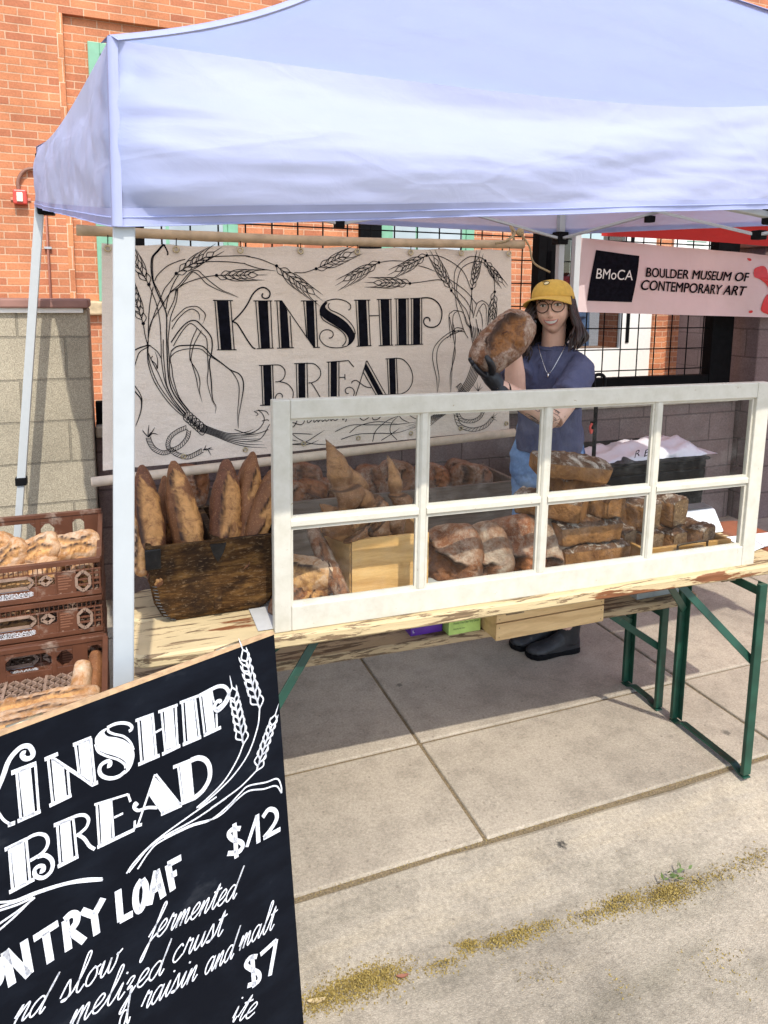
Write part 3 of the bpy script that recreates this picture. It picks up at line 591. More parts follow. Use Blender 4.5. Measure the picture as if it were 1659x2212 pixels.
# ================================================================== chalkboard A-frame
TR = onz('d', 593, 1370, 1.0); sw = nrm([.932,.361,0]); snh = np.array([sw[1],-sw[0],0]); la = radians(6.42)
se = -_z*cos(la) + snh*sin(la); sn = snh*cos(la) + _z*sin(la); SL = 1.03; SWD = .52
sgn = thing('chalkboard_sign', 'black chalkboard sandwich board with white bakery lettering and prices', 'sign', (*(TR - sw*SWD/2 + se*.5)[:2], -.05))
M_cb = NT('chalkboard'); c = M_cb.co(); f = M_cb.noise(M_cb.co((1,1,2.2)), 6, 6, .65); M_cb.col(M_cb.ramp(f, [(.45,(.0022,.0032,.0065)),(.62,(.005,.007,.012)),(.80,(.030,.033,.040))])).set(.75,0,.12); M_cb = M_cb.m
M_ply = simple('plywood edge', (.50,.33,.18), .7, vary=.25, scale=60)
M_chalk = NT('white chalk marker'); f = M_chalk.noise(M_chalk.co((2,2,1)), 160, 3); M_chalk.col(M_chalk.ramp(f, [(.28,(.42,.44,.50)),(.5,(.74,.75,.78)),(.65,(.82,.83,.85))])).set(.7,0,.2); M_chalk = M_chalk.m
def sg3(u, v, off=0.0012): return TR + sw*u + se*v + sn*off
b = MB(); th = .012
b.hexa([sg3(-SWD,SL,-th),sg3(0,SL,-th),sg3(0,SL,0),sg3(-SWD,SL,0),sg3(-SWD,0,-th),sg3(0,0,-th),sg3(0,0,0),sg3(-SWD,0,0)])
b.build('front_panel', M_cb, sgn, bevel=.002)
b = MB(); th2 = .0005
b.hexa([sg3(-SWD,.0,-.0125),sg3(0,.0,-.0125),sg3(0,.0,.0008),sg3(-SWD,.0,.0008),sg3(-SWD,-.004,-.0125),sg3(0,-.004,-.0125),sg3(0,-.004,.0008),sg3(-SWD,-.004,.0008)]); b.build('top_edge', M_ply, sgn)
bk = -_z*cos(.20) - snh*sin(.20); b = MB(); o0 = sg3(0,.004,-.016); nb = np.cross(sw, bk)
b.hexa([o0-sw*SWD+bk*1.02, o0+bk*1.02, o0+bk*1.02-snh*.012, o0-sw*SWD+bk*1.02-snh*.012, o0-sw*SWD, o0, o0-snh*.012, o0-sw*SWD-snh*.012]); b.build('rear_panel', M_cb, sgn)
for u in (-.09,-SWD+.09): b = MB(); b.tube([sg3(u-.025,.0,-.014),sg3(u+.025,.0,-.014)], .006, 8); b.build('hinge', M_brass, sgn, smooth=True)
sg2 = lambda c, x, y: (lambda q: (float((q-TR)@sw), -float((q-TR)@se)))(onpl(c, x, y, TR, sn))
S = Art(sg2, lambda u, v: sg3(u, -v)); cw = .0036
def sign_art():
    ln = lambda *P, **k: S.line(P, k.pop('w', cw), **k)
    def T(bar, l, r): S.poly(bar); ln(*l); ln(*r)
    S.c = 's1'
    ln((-30,1240),(30,1100),(80,960),(140,870),(220,800),(290,790),(330,830),(340,880),(310,915),(260,920),(230,890),(235,865),(262,862), w=.007); ln((-20,1480),(40,1560),(120,1610)); ln((80,1612),(155,1585), w=.006)
    T([(190,1050),(315,1000),(362,1500),(245,1540)], [(170,1060),(215,1560)], [(365,985),(400,1470)]); ln((115,1070),(375,970), w=.007); ln((180,1570),(420,1465), w=.006)
    ln((498,935),(545,1390)); S.poly([(530,920),(560,920),(660,1000),(690,1310),(570,1370)]); ln((700,1040),(722,1310)); ln((510,1410),(740,1300), w=.006); ln((460,930),(600,870), w=.006); ln((540,915),(840,1110),(960,1195), w=.005)
    ln((780,780),(820,1090)); S.poly([(810,765),(925,715),(965,1170),(940,1180),(840,1100)]); ln((940,710),(985,1165)); ln((950,1195),(1015,1165), w=.006); ln((755,780),(945,705), w=.006)
    S.poly([(1120,600),(1050,630),(990,700),(985,760),(1010,820),(1080,860),(1180,890),(1270,930),(1310,980),(1300,1050),(1260,1100),(1340,1040),(1385,940),(1390,850),(1350,780),(1290,730),(1200,700),(1120,690),(1080,650)], True)
    ln((1110,600),(1180,565),(1260,550),(1330,560),(1365,590),(1360,620),(1335,635), w=.005); ln((1120,610),(1125,640),(1180,665),(1280,690),(1350,750),(1385,830)); ln((985,770),(1020,850),(1120,900),(1220,930),(1290,980),(1300,1020)); ln((1300,1050),(1230,1105),(1140,1125),(1060,1100),(1030,1050),(1045,990),(1100,950),(1140,955),(1140,990),(1110,1000), w=.006)
    S.c = 's2'
    T([(175,785),(275,750),(308,1150),(205,1190)], [(150,800),(180,1215)], [(290,745),(325,1140)]); ln((120,800),(300,735), w=.005); ln((148,1230),(358,1140), w=.006); ln((318,915),(380,880))
    T([(400,700),(490,668),(520,1045),(425,1085)], [(375,715),(415,1110)], [(515,655),(535,1050)]); ln((345,715),(535,645), w=.005); ln((382,1130),(560,1045), w=.006)
    T([(605,605),(690,575),(730,965),(632,1000)], [(580,620),(605,1020)], [(705,575),(750,960)]); ln((555,625),(755,550), w=.005); ln((585,1035),(765,960), w=.006)
    S.poly([(775,550),(860,505),(905,880),(820,915)]); ln((755,560),(800,945)); ln((865,500),(890,620)); ln((915,730),(920,870)); ln((790,945),(960,865), w=.006)
    ln((740,560),(870,490),(940,462),(1000,470),(1035,520),(1028,590),(985,655),(935,700),(905,690),(898,655),(920,615),(950,605),(955,625), w=.0065)
    S.poly([(1032,520),(1025,600),(985,660),(935,712),(900,690),(930,660),(985,610)], True)
    S.c = 's3'
    T([(105,410),(240,350),(270,790),(150,835)], [(90,430),(125,860)], [(262,345),(300,760)]); ln((45,450),(260,345), w=.006); ln((90,880),(345,745), w=.006)
    ln((260,345),(330,305),(400,290),(460,310),(482,370),(460,440),(400,500),(300,560), w=.005); ln((380,520),(450,505),(510,540),(530,600),(510,670),(450,725),(390,730),(350,700),(350,650),(390,615),(435,620),(435,660),(400,670), w=.006)
    T([(600,180),(705,140),(738,530),(630,570)], [(575,195),(605,600)], [(735,125),(775,520)]); ln((540,205),(745,120), w=.006); ln((580,620),(790,515), w=.006); ln((735,120),(800,100),(860,105),(892,150),(870,220),(820,270),(765,310), w=.005); ln((790,300),(850,340),(900,410),(955,445), w=.005)
    T([(1000,-22),(1112,-60),(1122,345),(1022,390)], [(973,-13),(1000,410)], [(1118,-65),(1145,340)]); ln((950,-5),(1290,-110)); ln((1290,-110),(1315,-35)); ln((980,425),(1355,245), w=.006); ln((1355,245),(1358,155)); ln((1150,125),(1240,82))
    S.c = 'l4'; S.poly([(838,880),(805,955),(880,1070),(975,1020)]); ln((836,862),(742,1138)); ln((725,1145),(765,1132), w=.005); ln((800,960),(880,1075)); ln((840,862),(975,1030)); ln((868,1078),(980,1028), w=.006); ln((742,1030),(728,1018),(722,1040),(745,1057),(795,1042),(850,1042), w=.005)
    S.c = 's2'; T([(555,1240),(650,1205),(680,1555),(595,1590)], [(540,1250),(580,1590)], [(655,1200),(690,1560)]); ln((490,1258),(660,1190), w=.006); ln((555,1620),(700,1562), w=.006); ln((660,1190),(740,1165),(810,1190),(848,1260),(845,1370),(785,1480),(695,1562), w=.0085)
    w = .0028; ear = lambda b, t_, c=0: S.ear(b, t_, .024, 11, w, .42, c)
    ear((1340,680), (1140,130), -.10); ear((1180,1030), (1075,470), .02); ear((1310,1290), (1480,740), -.05)
    ln((1340,680),(1320,860),(1230,1120),(1080,1340),(900,1520),(740,1659), w=w); ln((1180,1030),(1120,1180),(1000,1380),(850,1540),(720,1655), w=w); ln((1310,1290),(1150,1450),(960,1590),(860,1659), w=w)
    ln((1010,1659),(1150,1510),(1230,1440),(1400,1405),(1510,1370),(1550,1440),(1555,1510), w=w); ln((1555,1510),(1500,1440),(1380,1470),(1230,1490),(1110,1580),(1030,1659), w=w)
    S.c = 's4'; ln((840,-20),(600,150),(350,330),(200,460),(90,580),(30,670), w=w); ln((930,-10),(650,180),(380,330),(230,440),(130,560),(50,660), w=w); ln((1010,0),(800,180),(600,250),(330,385),(230,480),(130,630), w=w); ln((1030,0),(850,160),(620,230),(370,350), w=w)
    S.c = 's3'; ln((-60,985),(0,980),(150,960),(350,880),(600,800),(850,745),(1030,740), w=.0032); ln((-60,1040),(0,1025),(200,960),(400,880),(700,790),(1035,755), w=.0032); ln((-60,1090),(0,1060),(180,1000),(330,930), w=.0032); ln((-60,1230),(0,1190),(200,1050),(350,930), w=.0032); ln((-60,1290),(0,1250),(160,1110),(300,970), w=.0032)
    W_ = .0108; th_ = lambda *P: ln(*P, w=W_)
    th_((45,1475),(122,1815)); th_((50,1475),(290,1722)); th_((238,1365),(300,1705)); ln((-80,1600),(-30,1570),(5,1660),(-10,1780),(-60,1830), w=W_)
    th_((335,1350),(585,1190)); th_((458,1285),(508,1585)); th_((655,1160),(690,1465)); ln((650,1160),(715,1100),(770,1110),(768,1180),(725,1245),(690,1290), w=W_); th_((725,1285),(850,1375))
    th_((820,1065),(945,1112)); th_((945,1112),(1040,938)); th_((948,1110),(975,1305)); th_((1188,858),(1215,1170)); th_((1205,1165),(1338,1093)); ln((1430,750),(1375,850),(1368,990),(1405,1065),(1455,970),(1470,830),(1430,750), w=W_)
    S.c = 's4'; th_((300,640),(235,955)); th_((300,640),(362,885)); th_((255,835),(345,775)); th_((402,590),(447,822)); th_((398,592),(522,525)); th_((430,692),(482,660))
    W2 = .0085; ln((1055,265),(990,270),(950,310),(980,360),(1060,390),(1075,430),(1030,480),(940,490), w=W2); ln((1000,220),(1020,530), w=W2); ln((1112,432),(1205,145), w=W2*.8); ln((1205,140),(1217,395), w=W2); ln((1255,165),(1310,95),(1370,110),(1380,180),(1330,270),(1265,350), w=W2); ln((1262,352),(1415,270), w=W2)
    ln((1205,1415),(1140,1430),(1105,1490),(1150,1530),(1220,1570),(1215,1640),(1120,1680), w=W2); ln((1160,1405),(1180,1690), w=W2); ln((1235,1400),(1380,1268), w=W2); ln((1378,1265),(1320,1590), w=W2)
    X = .024; q = .0026
    S.word('fermented', (215,1290), (1010,888), X, q); S.word('crust', (430,1490), (890,1215), X, q); S.word('and', (725,1590), (985,1430), X, q); S.word('malt', (1035,1370), (1350,1165), X, q); S.word('raisin', (150,1915), (655,1620), X, q)
    S.word('te', (1010,2005), (1165,1960), X, q); S.word('i', (970,2015), (1010,1995), X, q); S.word('d', (-40,2090),(60,2000), X, q)
    S.c = 's3'; S.word('slow', (590,2010), (1180,1640), X, q); S.word('nd', (120,2215), (430,2090), X, q); S.word('melized', (690,2260), (1640,1700), X, q)
sign_art()
S.mb.build('chalk_lettering', M_chalk, sgn)
# ================================================================== pop-up canopy
def canopy_mat(name, col, tr=.4, tcol=None):
    t = NT(name); tl_ = t.n('ShaderNodeBsdfTranslucent'); mx = t.n('ShaderNodeMixShader'); mx.inputs[0].default_value = tr
    f = t.noise(t.co((1,1,1)), 7, 5, .6); cc = t.ramp(f, [(.3, tuple(x*.93 for x in col)), (.7, col)])
    t.col(cc).set(.6, 0, .3); (t.l(cc, tl_.inputs[0]) if tcol is None else setattr(tl_.inputs[0], 'default_value', (*tcol, 1))); t.l(t.b.outputs[0], mx.inputs[1]); t.l(tl_.outputs[0], mx.inputs[2]); t.l(mx.outputs[0], t.out.inputs[0])
    t.bump(t.noise(t.co((.6,.6,1.1)), 2.6, 5, .5, .6), .5, .04); wv_ = t.n('ShaderNodeTexVoronoi', feature='DISTANCE_TO_EDGE'); wv_.inputs['Scale'].default_value = 3.4; t.l(t.co((.55,.9,1.6)), wv_.inputs['Vector']); t.bump(t.ramp(wv_.outputs[0], [(0,1.0),(.03,.2),(.2,0)]), .10, .012); t.bump(t.noise(t.co((1,1,1.6)), 11, 4, .6, 1.0), .22, .010); return t.m
M_can = canopy_mat('white canopy polyester', (.51,.565,.86), .46, (.82,.86,.95)); M_canR = canopy_mat('sky tinted canopy roof', (.34,.44,.82), .52, (.96,.94,.88))  # roof panels' colour carries painted sky-blue light that the valances lack
M_seam = simple('canopy seam tape', (.34,.37,.57), .6, vary=.04)
M_steel = simple('white enamelled steel', (.46,.49,.50), .3, vary=.03)
FL = np.array([.016,1.23]); FR = np.array([3.02,1.25]); RL = np.array([-.265,3.5]); RR = np.array([2.43,3.48])
AP = np.array([1.18,2.37,2.93])
tent = thing('canopy_tent', 'white pop up canopy tent with a sloping roof over the bread stall', 'tent', (1.3,2.35,0))
topz = dict(FL=2.018, FR=2.09, RL=2.25, RR=2.28); hemz = dict(FL=1.735, FR=1.92, RL=2.0, RR=1.99)
cn = dict(FL=FL, FR=FR, RL=RL, RR=RR)
def edge_top(a, b, t):
    p = lerp(cn[a], cn[b], t); z = lerp(topz[a], topz[b], t)
    if (a, b) == ('FL','FR'): z += .02*math.exp(-((t-.5)/.08)**2) - .018*sin(pi*min(1,t*2)) *(t<.5) - .02*sin(pi*(t-.5)*2)*(t>.5)
    else: z -= .03*sin(pi*t)
    return np.array([p[0], p[1], z])
def ridge(a, t):
    p = lerp(np.append(cn[a], topz[a]), AP, t); p[2] += {'FL':-.06,'FR':.03}.get(a,-.02)*sin(pi*t)*(1 if a != 'FL' else (1-t)*1.6); return p
def wr(P, seed, an, amp):
    return amp*noise3(np.asarray(P)*np.array(an), 1.0, seed, 4, .55)
vals = (('FL','FR'),('FR','RR'),('RR','RL'),('RL','FL'))
def valance(a, b, nu=160, nv=40):
    G = np.zeros((nv+1, nu+1, 3)); d = cn[b]-cn[a]; out = np.array([d[1], -d[0]])/np.linalg.norm(d)
    for i in range(nu+1):
        t = i/nu; top = edge_top(a, b, t); hz = lerp(hemz[a], hemz[b], t)
        if (a, b) == ('FL','FR'): hz = lerp(1.735, 1.845, min(1, t*2)) if t < .5 else lerp(1.845, 1.92, (t-.5)*2)
        for j in range(nv+1):
            s = j/nv; z = lerp(top[2], hz, s); bulge = (.014*sin(pi*s) + .012*s)*min(1, min(t, 1-t)*14)
            if a == 'RL' or b == 'RL': bulge += 0
            G[j,i] = (top[0]+out[0]*bulge, top[1]+out[1]*bulge, z)
    flat = G.reshape(-1,3); Q = flat.copy()
    if (a, b) == ('FL','FR'):
        # folds that fan out from the mid-truss bump and gather at the corner
        xx = flat[:,0]; zz = flat[:,2]; ang = np.arctan2(zz-2.10, np.abs(xx-1.5)+.12); r = np.hypot(zz-2.1, xx-1.5)
        fold = .027*np.sin(ang*24 + 1.2*np.sin(r*3))*np.clip(r*.9, 0, 1)*np.exp(-((ang+.15)/.35)**2)
        gather = .006*np.sin(zz*95 + 2*np.sin(xx*6))*np.exp(-np.abs(xx-.02)/.13)
        n = fold + gather + wr(flat, 5, (.7,1,3.2), .011) + wr(flat, 6, (2.2,1,5), .0022)
    else: n = wr(flat, 7, (.9,.9,1.3), .016) + wr(flat, 8, (3,3,4), .003)
    s = np.tile(np.linspace(0,1,nv+1)[:,None], (1,nu+1)).reshape(-1); e = np.tile(np.abs(np.linspace(-1,1,nu+1))[None], (nv+1,1)).reshape(-1)
    n *= np.clip(s*5, 0, 1)*np.clip((1-e)*30, 0, 1)
    Q[:,0] += out[0]*n; Q[:,1] += out[1]*n
    return Q.reshape(nv+1, nu+1, 3)
for a, b_ in vals:
    G = valance(a, b_); mb = MB(); mb.grid(G); v = mb.build('valance', M_can, tent, smooth=True)
    # hem tape: two stitched bands
    d = cn[b_]-cn[a]; out = np.array([d[1], -d[0], 0])/np.linalg.norm(d); mb = MB()
    hem = G[-5:] + out*.0025; mb.grid(hem[::2]); hm = mb.build('hem', M_seam, v, smooth=True)
    mb = MB()
    for row in (-1,-3): mb.tube(G[row][::2]+out*.004, .0012, 4)
    mb.build('stitching', M_can, v)
def roofp(a, b, nu=90, nv=50):
    G = np.zeros((nv+1, nu+1, 3))
    for i in range(nv+1):
        s = i/nv
        for j in range(nu+1):
            t = j/nu; e = edge_top(a, b, t); L = ridge(a, s); R_ = ridge(b, s); le = lerp(L, R_, t); base = lerp(np.append(cn[a],topz[a]), np.append(cn[b],topz[b]), t)
            p = le + (e-base)*(1-s)**2; p[2] -= .05*sin(pi*t)*sin(pi*s)*(1-s)*1.2; G[i,j] = p
    f = G.reshape(-1,3); n = wr(f, 11, (.9,1.5,1.3), .016) + wr(f, 12, (3,5,5), .003)
    s = np.tile(np.linspace(0,1,nv+1)[:,None], (1,nu+1)).reshape(-1); e = np.tile(np.abs(np.linspace(-1,1,nu+1))[None], (nv+1,1)).reshape(-1)
    f[:,2] += n*np.clip(s*6,0,1)*np.clip((1-e)*8,0,1); return f.reshape(nv+1, nu+1, 3)
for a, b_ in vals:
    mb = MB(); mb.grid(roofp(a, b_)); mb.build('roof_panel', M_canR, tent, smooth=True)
for a in cn:
    mb = MB(); pts = np.array([ridge(a, t) for t in np.linspace(0, .98, 40)]); c3 = np.append(cn[a], topz[a])
    d = nrm(np.append(AP[:2]-cn[a], 0)); sd = np.array([-d[1], d[0], 0])
    P = np.array([[p+sd*.018-np.array([0,0,.004]), p+sd*.008+np.array([0,0,.002]), p+np.array([0,0,.006]), p-sd*.008+np.array([0,0,.002]), p-sd*.018-np.array([0,0,.004])] for p in pts]); mb.grid(P)
    mb.build('ridge_seam', M_seam, tent, smooth=True)
    # vertical corner binding
    hz = hemz[a]; o2 = nrm(np.append(cn[a]-AP[:2], 0)); s2 = np.array([-o2[1], o2[0], 0]); mb = MB()
    P = np.array([[np.append(cn[a], z) + o2*(.003+.02*(topz[a]-z)) + s2*k*.008 - o2*.006*abs(k) for k in (-1.5,-.75,0,.75,1.5)] for z in np.linspace(topz[a]+.004, hz, 14)]); mb.grid(P); mb.build('corner_binding', M_seam, tent, smooth=True)
def leg(a, foot, ztop, zmid, w=.034, zf=-.055):
    c = np.append(cn[a], 0) ; f = np.array([foot[0], foot[1], zf]); c = c + nrm(np.append(AP[:2]-cn[a],0))*.03
    top = c + np.array([0,0,ztop]); mid = lerp(top, f, (ztop-zmid)/(ztop-zf)); mb = MB(); mb.bar(mid, top, w, w, up=(0,1,0)); l = mb.build('leg', M_steel, tent, bevel=.003)
    mb = MB(); mb.bar(f+np.array([0,0,.006]), mid+(top-mid)*.05, w*.84, w*.84, up=(0,1,0)); mb.build('inner_tube', M_steel, l, bevel=.003)
    mb = MB(); mb.bar(mid-np.array([0,0,.02]), mid+np.array([0,0,.016]), w*1.3, w*1.3, up=(0,1,0)); mb.build('height_lock', M_blackp, l, bevel=.003)
    mb = MB(); mb.box((f[0]-.05,f[1]-.05,zf), (f[0]+.05,f[1]+.05,zf+.006)); mb.build('foot_plate', M_steel, l)
    return top
leg('FL', (-.045,1.27), 2.0, .25, .0345); leg('FR', (3.02,1.25), 2.05, .7); lt = onY('d', 72, 1018, 3.5)
leg('RL', (-.50,3.52), 2.22, .78, .036, 0); leg('RR', (2.44,3.48), 2.26, .8, .036, 0)
sl_ = dict(FL=1.80, FR=1.86, RL=2.0, RR=1.965)
for a, b_ in vals:
    A3 = np.append(cn[a], 0); B3 = np.append(cn[b_], 0); ins = nrm(np.append(AP[:2],0)-(A3+B3)/2)*.035; M3 = (A3+B3)/2 + ins; A3 = A3+ins; B3 = B3+ins
    zl, zt = (sl_[a]+sl_[b_])/2 + (0.0 if a != 'FL' else .0), (topz[a]+topz[b_])/2-.05
    for P, k in ((A3, a), (B3, b_)):
        o = ins*.5; P = P + nrm(M3-P)*.055
        mb = MB(); mb.bar(P+np.array([0,0,sl_[k]]), M3+np.array([0,0,zt]), .022, .014); mb.build('truss_bar', M_steel, tent, bevel=.002)
        mb = MB(); mb.bar(P+np.array([0,0,topz[k]-.05])+o, M3+np.array([0,0,zl])+o, .022, .014); mb.build('truss_bar', M_steel, tent, bevel=.002)
        mb = MB(); q = (P+M3)/2 + np.array([0,0,(zl+zt)/2]) + o*.5; mb.box((-.018,-.022,-.016),(.018,.022,.016), o=q); mb.build('truss_joint', M_blackp, tent, bevel=.004)
    for z in (zl, zt):
        mb = MB(); q = M3 + np.array([0,0,z]) + ins*.25; mb.box((-.024,-.024,-.02),(.024,.024,.02), o=q); mb.build('truss_joint', M_blackp, tent, bevel=.005)
for a in cn:
    c = np.append(cn[a], 0) + nrm(np.append(AP[:2]-cn[a],0))*(.03 if a[0] == 'R' else .055)
    mb = MB(); mb.box((-.034,-.034,-.035),(.034,.034,.035), o=c+np.array([0,0,sl_[a]])); mb.build('slider_bracket', M_blackp, tent, bevel=.006)
    mb = MB(); mb.box((-.03,-.03,-.03),(.03,.03,.03), o=c+np.array([0,0,topz[a]-.06])); mb.build('corner_bracket', M_blackp, tent, bevel=.006)
    mb = MB(); mb.bar(c+np.array([0,0,topz[a]-.08]), AP-np.array([0,0,.06]), .02, .014); mb.build('roof_strut', M_steel, tent, bevel=.002)
mb = MB(); mb.tube([AP-np.array([0,0,.14]), AP-np.array([0,0,.02])], .03, 12); mb.build('peak_hub', M_blackp, tent, smooth=True)
# ================================================================== neighbouring red tent and museum banner
M_redc = canopy_mat('red canopy', (.62,.05,.045), .45)
nb_ = thing('red_canopy_tent', 'red canopy tent standing behind the museum banner', 'tent', (4.0,3.6,0))
G = np.array([[(2.66+2.9*t, 3.42+.02*sin(t*9), lerp(2.30, 1.985+.01*sin(t*7)-.035*t, s)) for t in np.linspace(0,1,40)] for s in np.linspace(0,1,8)]); mb = MB(); mb.grid(G); mb.build('valance', M_redc, nb_, smooth=True)
mb = MB(); mb.grid([[(2.66,3.42,2.30),(5.56,3.42,2.30)],[(4.1,2.6,2.62),(4.2,2.6,2.62)]]); mb.grid([[(2.66,3.42,2.30),(5.56,3.42,2.30)],[(2.9,1.4,2.6),(5.56,1.4,2.6)]]); mb.build('roof_panel', M_redc, nb_)
for x in (2.60, 5.5):
    mb = MB(); mb.box((x-.02,3.55,0),(x+.02,3.59,2.3)); mb.build('leg', M_steel, nb_, bevel=.003)
def mus_y(u, v): return 3.62 + .012*sin(u*6.5+v*9) + .008*sin(u*15+v*4)
mus2 = lambda c, x, y: (lambda p: (p[0], p[2]))(onY(c, x, y, 3.62))
M_mus = canopy_mat('thin white vinyl banner', (.84,.70,.70), .35)
mz = thing('museum_banner', 'white museum banner with a black square logo tied between tent poles', 'banner', (3.5,3.62,1.5))
q = [np.array(mus2('zr', *p)) for p in ((375,195),(1659*1.12,330),(348,695),(1659*1.12,738))]
mb = MB(); mb.grid(np.array([[(lambda r: (r[0], mus_y(*r), r[1]))(lerp(lerp(q[0],q[1],t), lerp(q[2],q[3],t), s)) for t in np.linspace(0,1,60)] for s in np.linspace(0,1,14)])); mb.build('vinyl', M_mus, mz, smooth=True)
A2 = Art(mus2, lambda u, v: (u, mus_y(u,v)-.004, v)); A2.c = 'zr'
ed = lambda a, b, n: [lerp(np.array(a), np.array(b), t) for t in np.linspace(0,1,n)]
A2.poly([(485,278),(780,318),(742,630),(440,620)])
A2.mb.build('logo_square', M_ink, mz)
A2.mb = MB(); A2.poly([(1545,425),(1560,400),(1620,385),(1650,400),(1665,450),(1700,470),(1800,480),(1800,720),(1620,700),(1610,640),(1635,590),(1660,560),(1640,510),(1590,475),(1550,460)], True)
A2.poly([(1500,335),(1525,335),(1532,348),(1515,352)], True); A2.poly([(1525,690),(1545,685),(1548,698),(1530,704)], True)
A2.mb.build('red_splash', simple('red vinyl print', (.55,.012,.015), .5), mz)
def text_mesh(s, size, parent, name, mat, place, shear=0, bold=.0):
    cu = bpy.data.curves.new(name, 'FONT'); cu.body = s; cu.size = 1; cu.shear = shear; cu.offset = 0
    o = bpy.data.objects.new(name, cu); COL.objects.link(o); dg = bpy.context.evaluated_depsgraph_get(); me = bpy.data.meshes.new_from_object(o.evaluated_get(dg))
    bpy.data.objects.remove(o); bpy.data.curves.remove(cu)
    V = np.array([v.co[:] for v in me.vertices]); w = V[:,0].max()-V[:,0].min(); V[:,0] = (V[:,0]-V[:,0].min())/w
    F = [tuple(p.vertices) for p in me.polygons]; bpy.data.meshes.remove(me)
    mb = MB()
    for dx, dy in (((0,0),) if bold == 0 else ((-bold,0),(bold,0),(0,-bold*6),(0,bold*6))): mb.add([place(v[0]+dx, v[1]+dy) for v in V], F)
    return mb.build(name, mat, parent)
def on_mus(p0, p1, h):
    a, b = np.array(mus2('zr', *p0)), np.array(mus2('zr', *p1)); d = b-a; up = np.array([-d[1], d[0]])/np.linalg.norm(d)
    return lambda x, y: (lambda r: (r[0], mus_y(*r)-.008, r[1]))(a + d*x + up*y*h)
text_mesh('BMoCA', 1, mz, 'logo_lettering', M_whitep, on_mus((492,470),(735,482), .088), 0, 0)
text_mesh('BOULDER MUSEUM OF', 1, mz, 'printed_lettering', M_ink, on_mus((815,458),(1505,490), .082), .1, .0028)
text_mesh('CONTEMPORARY ART', 1, mz, 'printed_lettering', M_ink, on_mus((785,545),(1492,585), .088), .15, .0028)
# ================================================================== tables and benches
def rnd_co(t, scale=(1,1,1)):
    g = t.n('ShaderNodeTexCoord').outputs['Object']; oi = t.n('ShaderNodeObjectInfo').outputs['Random']; mp = t.n('ShaderNodeMapping')
    cx = t.n('ShaderNodeCombineXYZ'); t.l(t.math('MULTIPLY', oi, 37.0), cx.inputs[0]); t.l(t.math('MULTIPLY', oi, 91.0), cx.inputs[1]); t.l(t.math('MULTIPLY', oi, 53.0), cx.inputs[2])
    mp.inputs['Scale'].default_value = scale; t.l(g, mp.inputs[0]); t.l(cx.outputs[0], mp.inputs['Location']); return mp.outputs[0]
def worn_wood(name, paint, bare, brown, amt=.5, brownamt=.62):
    t = NT(name); c = t.co((1.0, 9, 9)); c2 = t.co((.8, 5, 5), loc=(3,1,0)); g = t.noise(t.co((2.2, 60, 60)), 3, 5, .6, .6); f = t.noise(c, 5.5, 7, .68, .4); f2 = t.noise(c2, 2.6, 6, .6)
    pc = t.ramp(t.noise(t.co((1,3,3)), 4, 5), [(.3, tuple(x*.82 for x in paint)), (.7, paint)])
    bc = t.ramp(g, [(.3, tuple(x*.45 for x in bare)), (.6, bare)])
    k = t.mix(t.ramp(f, [(amt, 0), (amt+.035, 1)]), pc, bc)
    k = t.mix(t.ramp(f2, [(brownamt, 0), (brownamt+.02, 1)]), k, t.ramp(g, [(.3, tuple(x*.6 for x in brown)), (.6, brown)]))
    t.col(k).set(.62, 0, .3); t.bump(t.math('ADD', f, t.math('MULTIPLY', g, .6)), .6, .004); return t.m
M_table = worn_wood('peeling cream paint on wood', (.60,.47,.265), (.23,.155,.085), (.22,.085,.034), .545, .59)
M_bench = worn_wood('weathered bench wood', (.46,.35,.21), (.17,.115,.065), (.24,.16,.09), .50, .60)
M_gsteel = simple('dark green table steel', (.008,.052,.032), .4, vary=.35, scale=14, dirt=((.12,.06,.03), 20, .14, .8))
M_rustb = simple('dark brown plank paint', (.26,.085,.04), .45, vary=.25, scale=8)
A0 = radians(-2.1); ex = np.array([cos(A0), sin(A0), 0]); ey = np.array([-sin(A0), cos(A0), 0]); O0 = np.array([0.005, 1.742, 0])
def TP(x, y, z): return O0 + ex*x + ey*y + np.array([0,0,z])
def slab(mb, x0, x1, y0, y1, z0, z1, rad=.05, n=7, org=O0):
    loop = []
    for (cx, cy, a0) in ((x1-rad, y0+rad, -pi/2), (x1-rad, y1-rad, 0), (x0+rad, y1-rad, pi/2), (x0+rad, y0+rad, pi)):
        for k in range(n): a = a0 + k/(n-1)*pi/2; loop.append((cx+rad*cos(a), cy+rad*sin(a)))
    R = []; e = .006
    for ins, z in ((e, z0), (0, z0+e), (0, z1-e), (e*.9, z1)):
        R.append([org + ex*(x + (ins if x < (x0+x1)/2 else -ins)) + ey*(y + (ins if y < (y0+y1)/2 else -ins)) + np.array([0,0,z]) for x, y in loop])
    # wobble the worn edge
    for r in R:
        for i, p in enumerate(r): r[i] = p + np.array([0, 0.0025*sin(p[0]*23)+.0015*sin(p[0]*61), 0])
    return mb.rings(R)
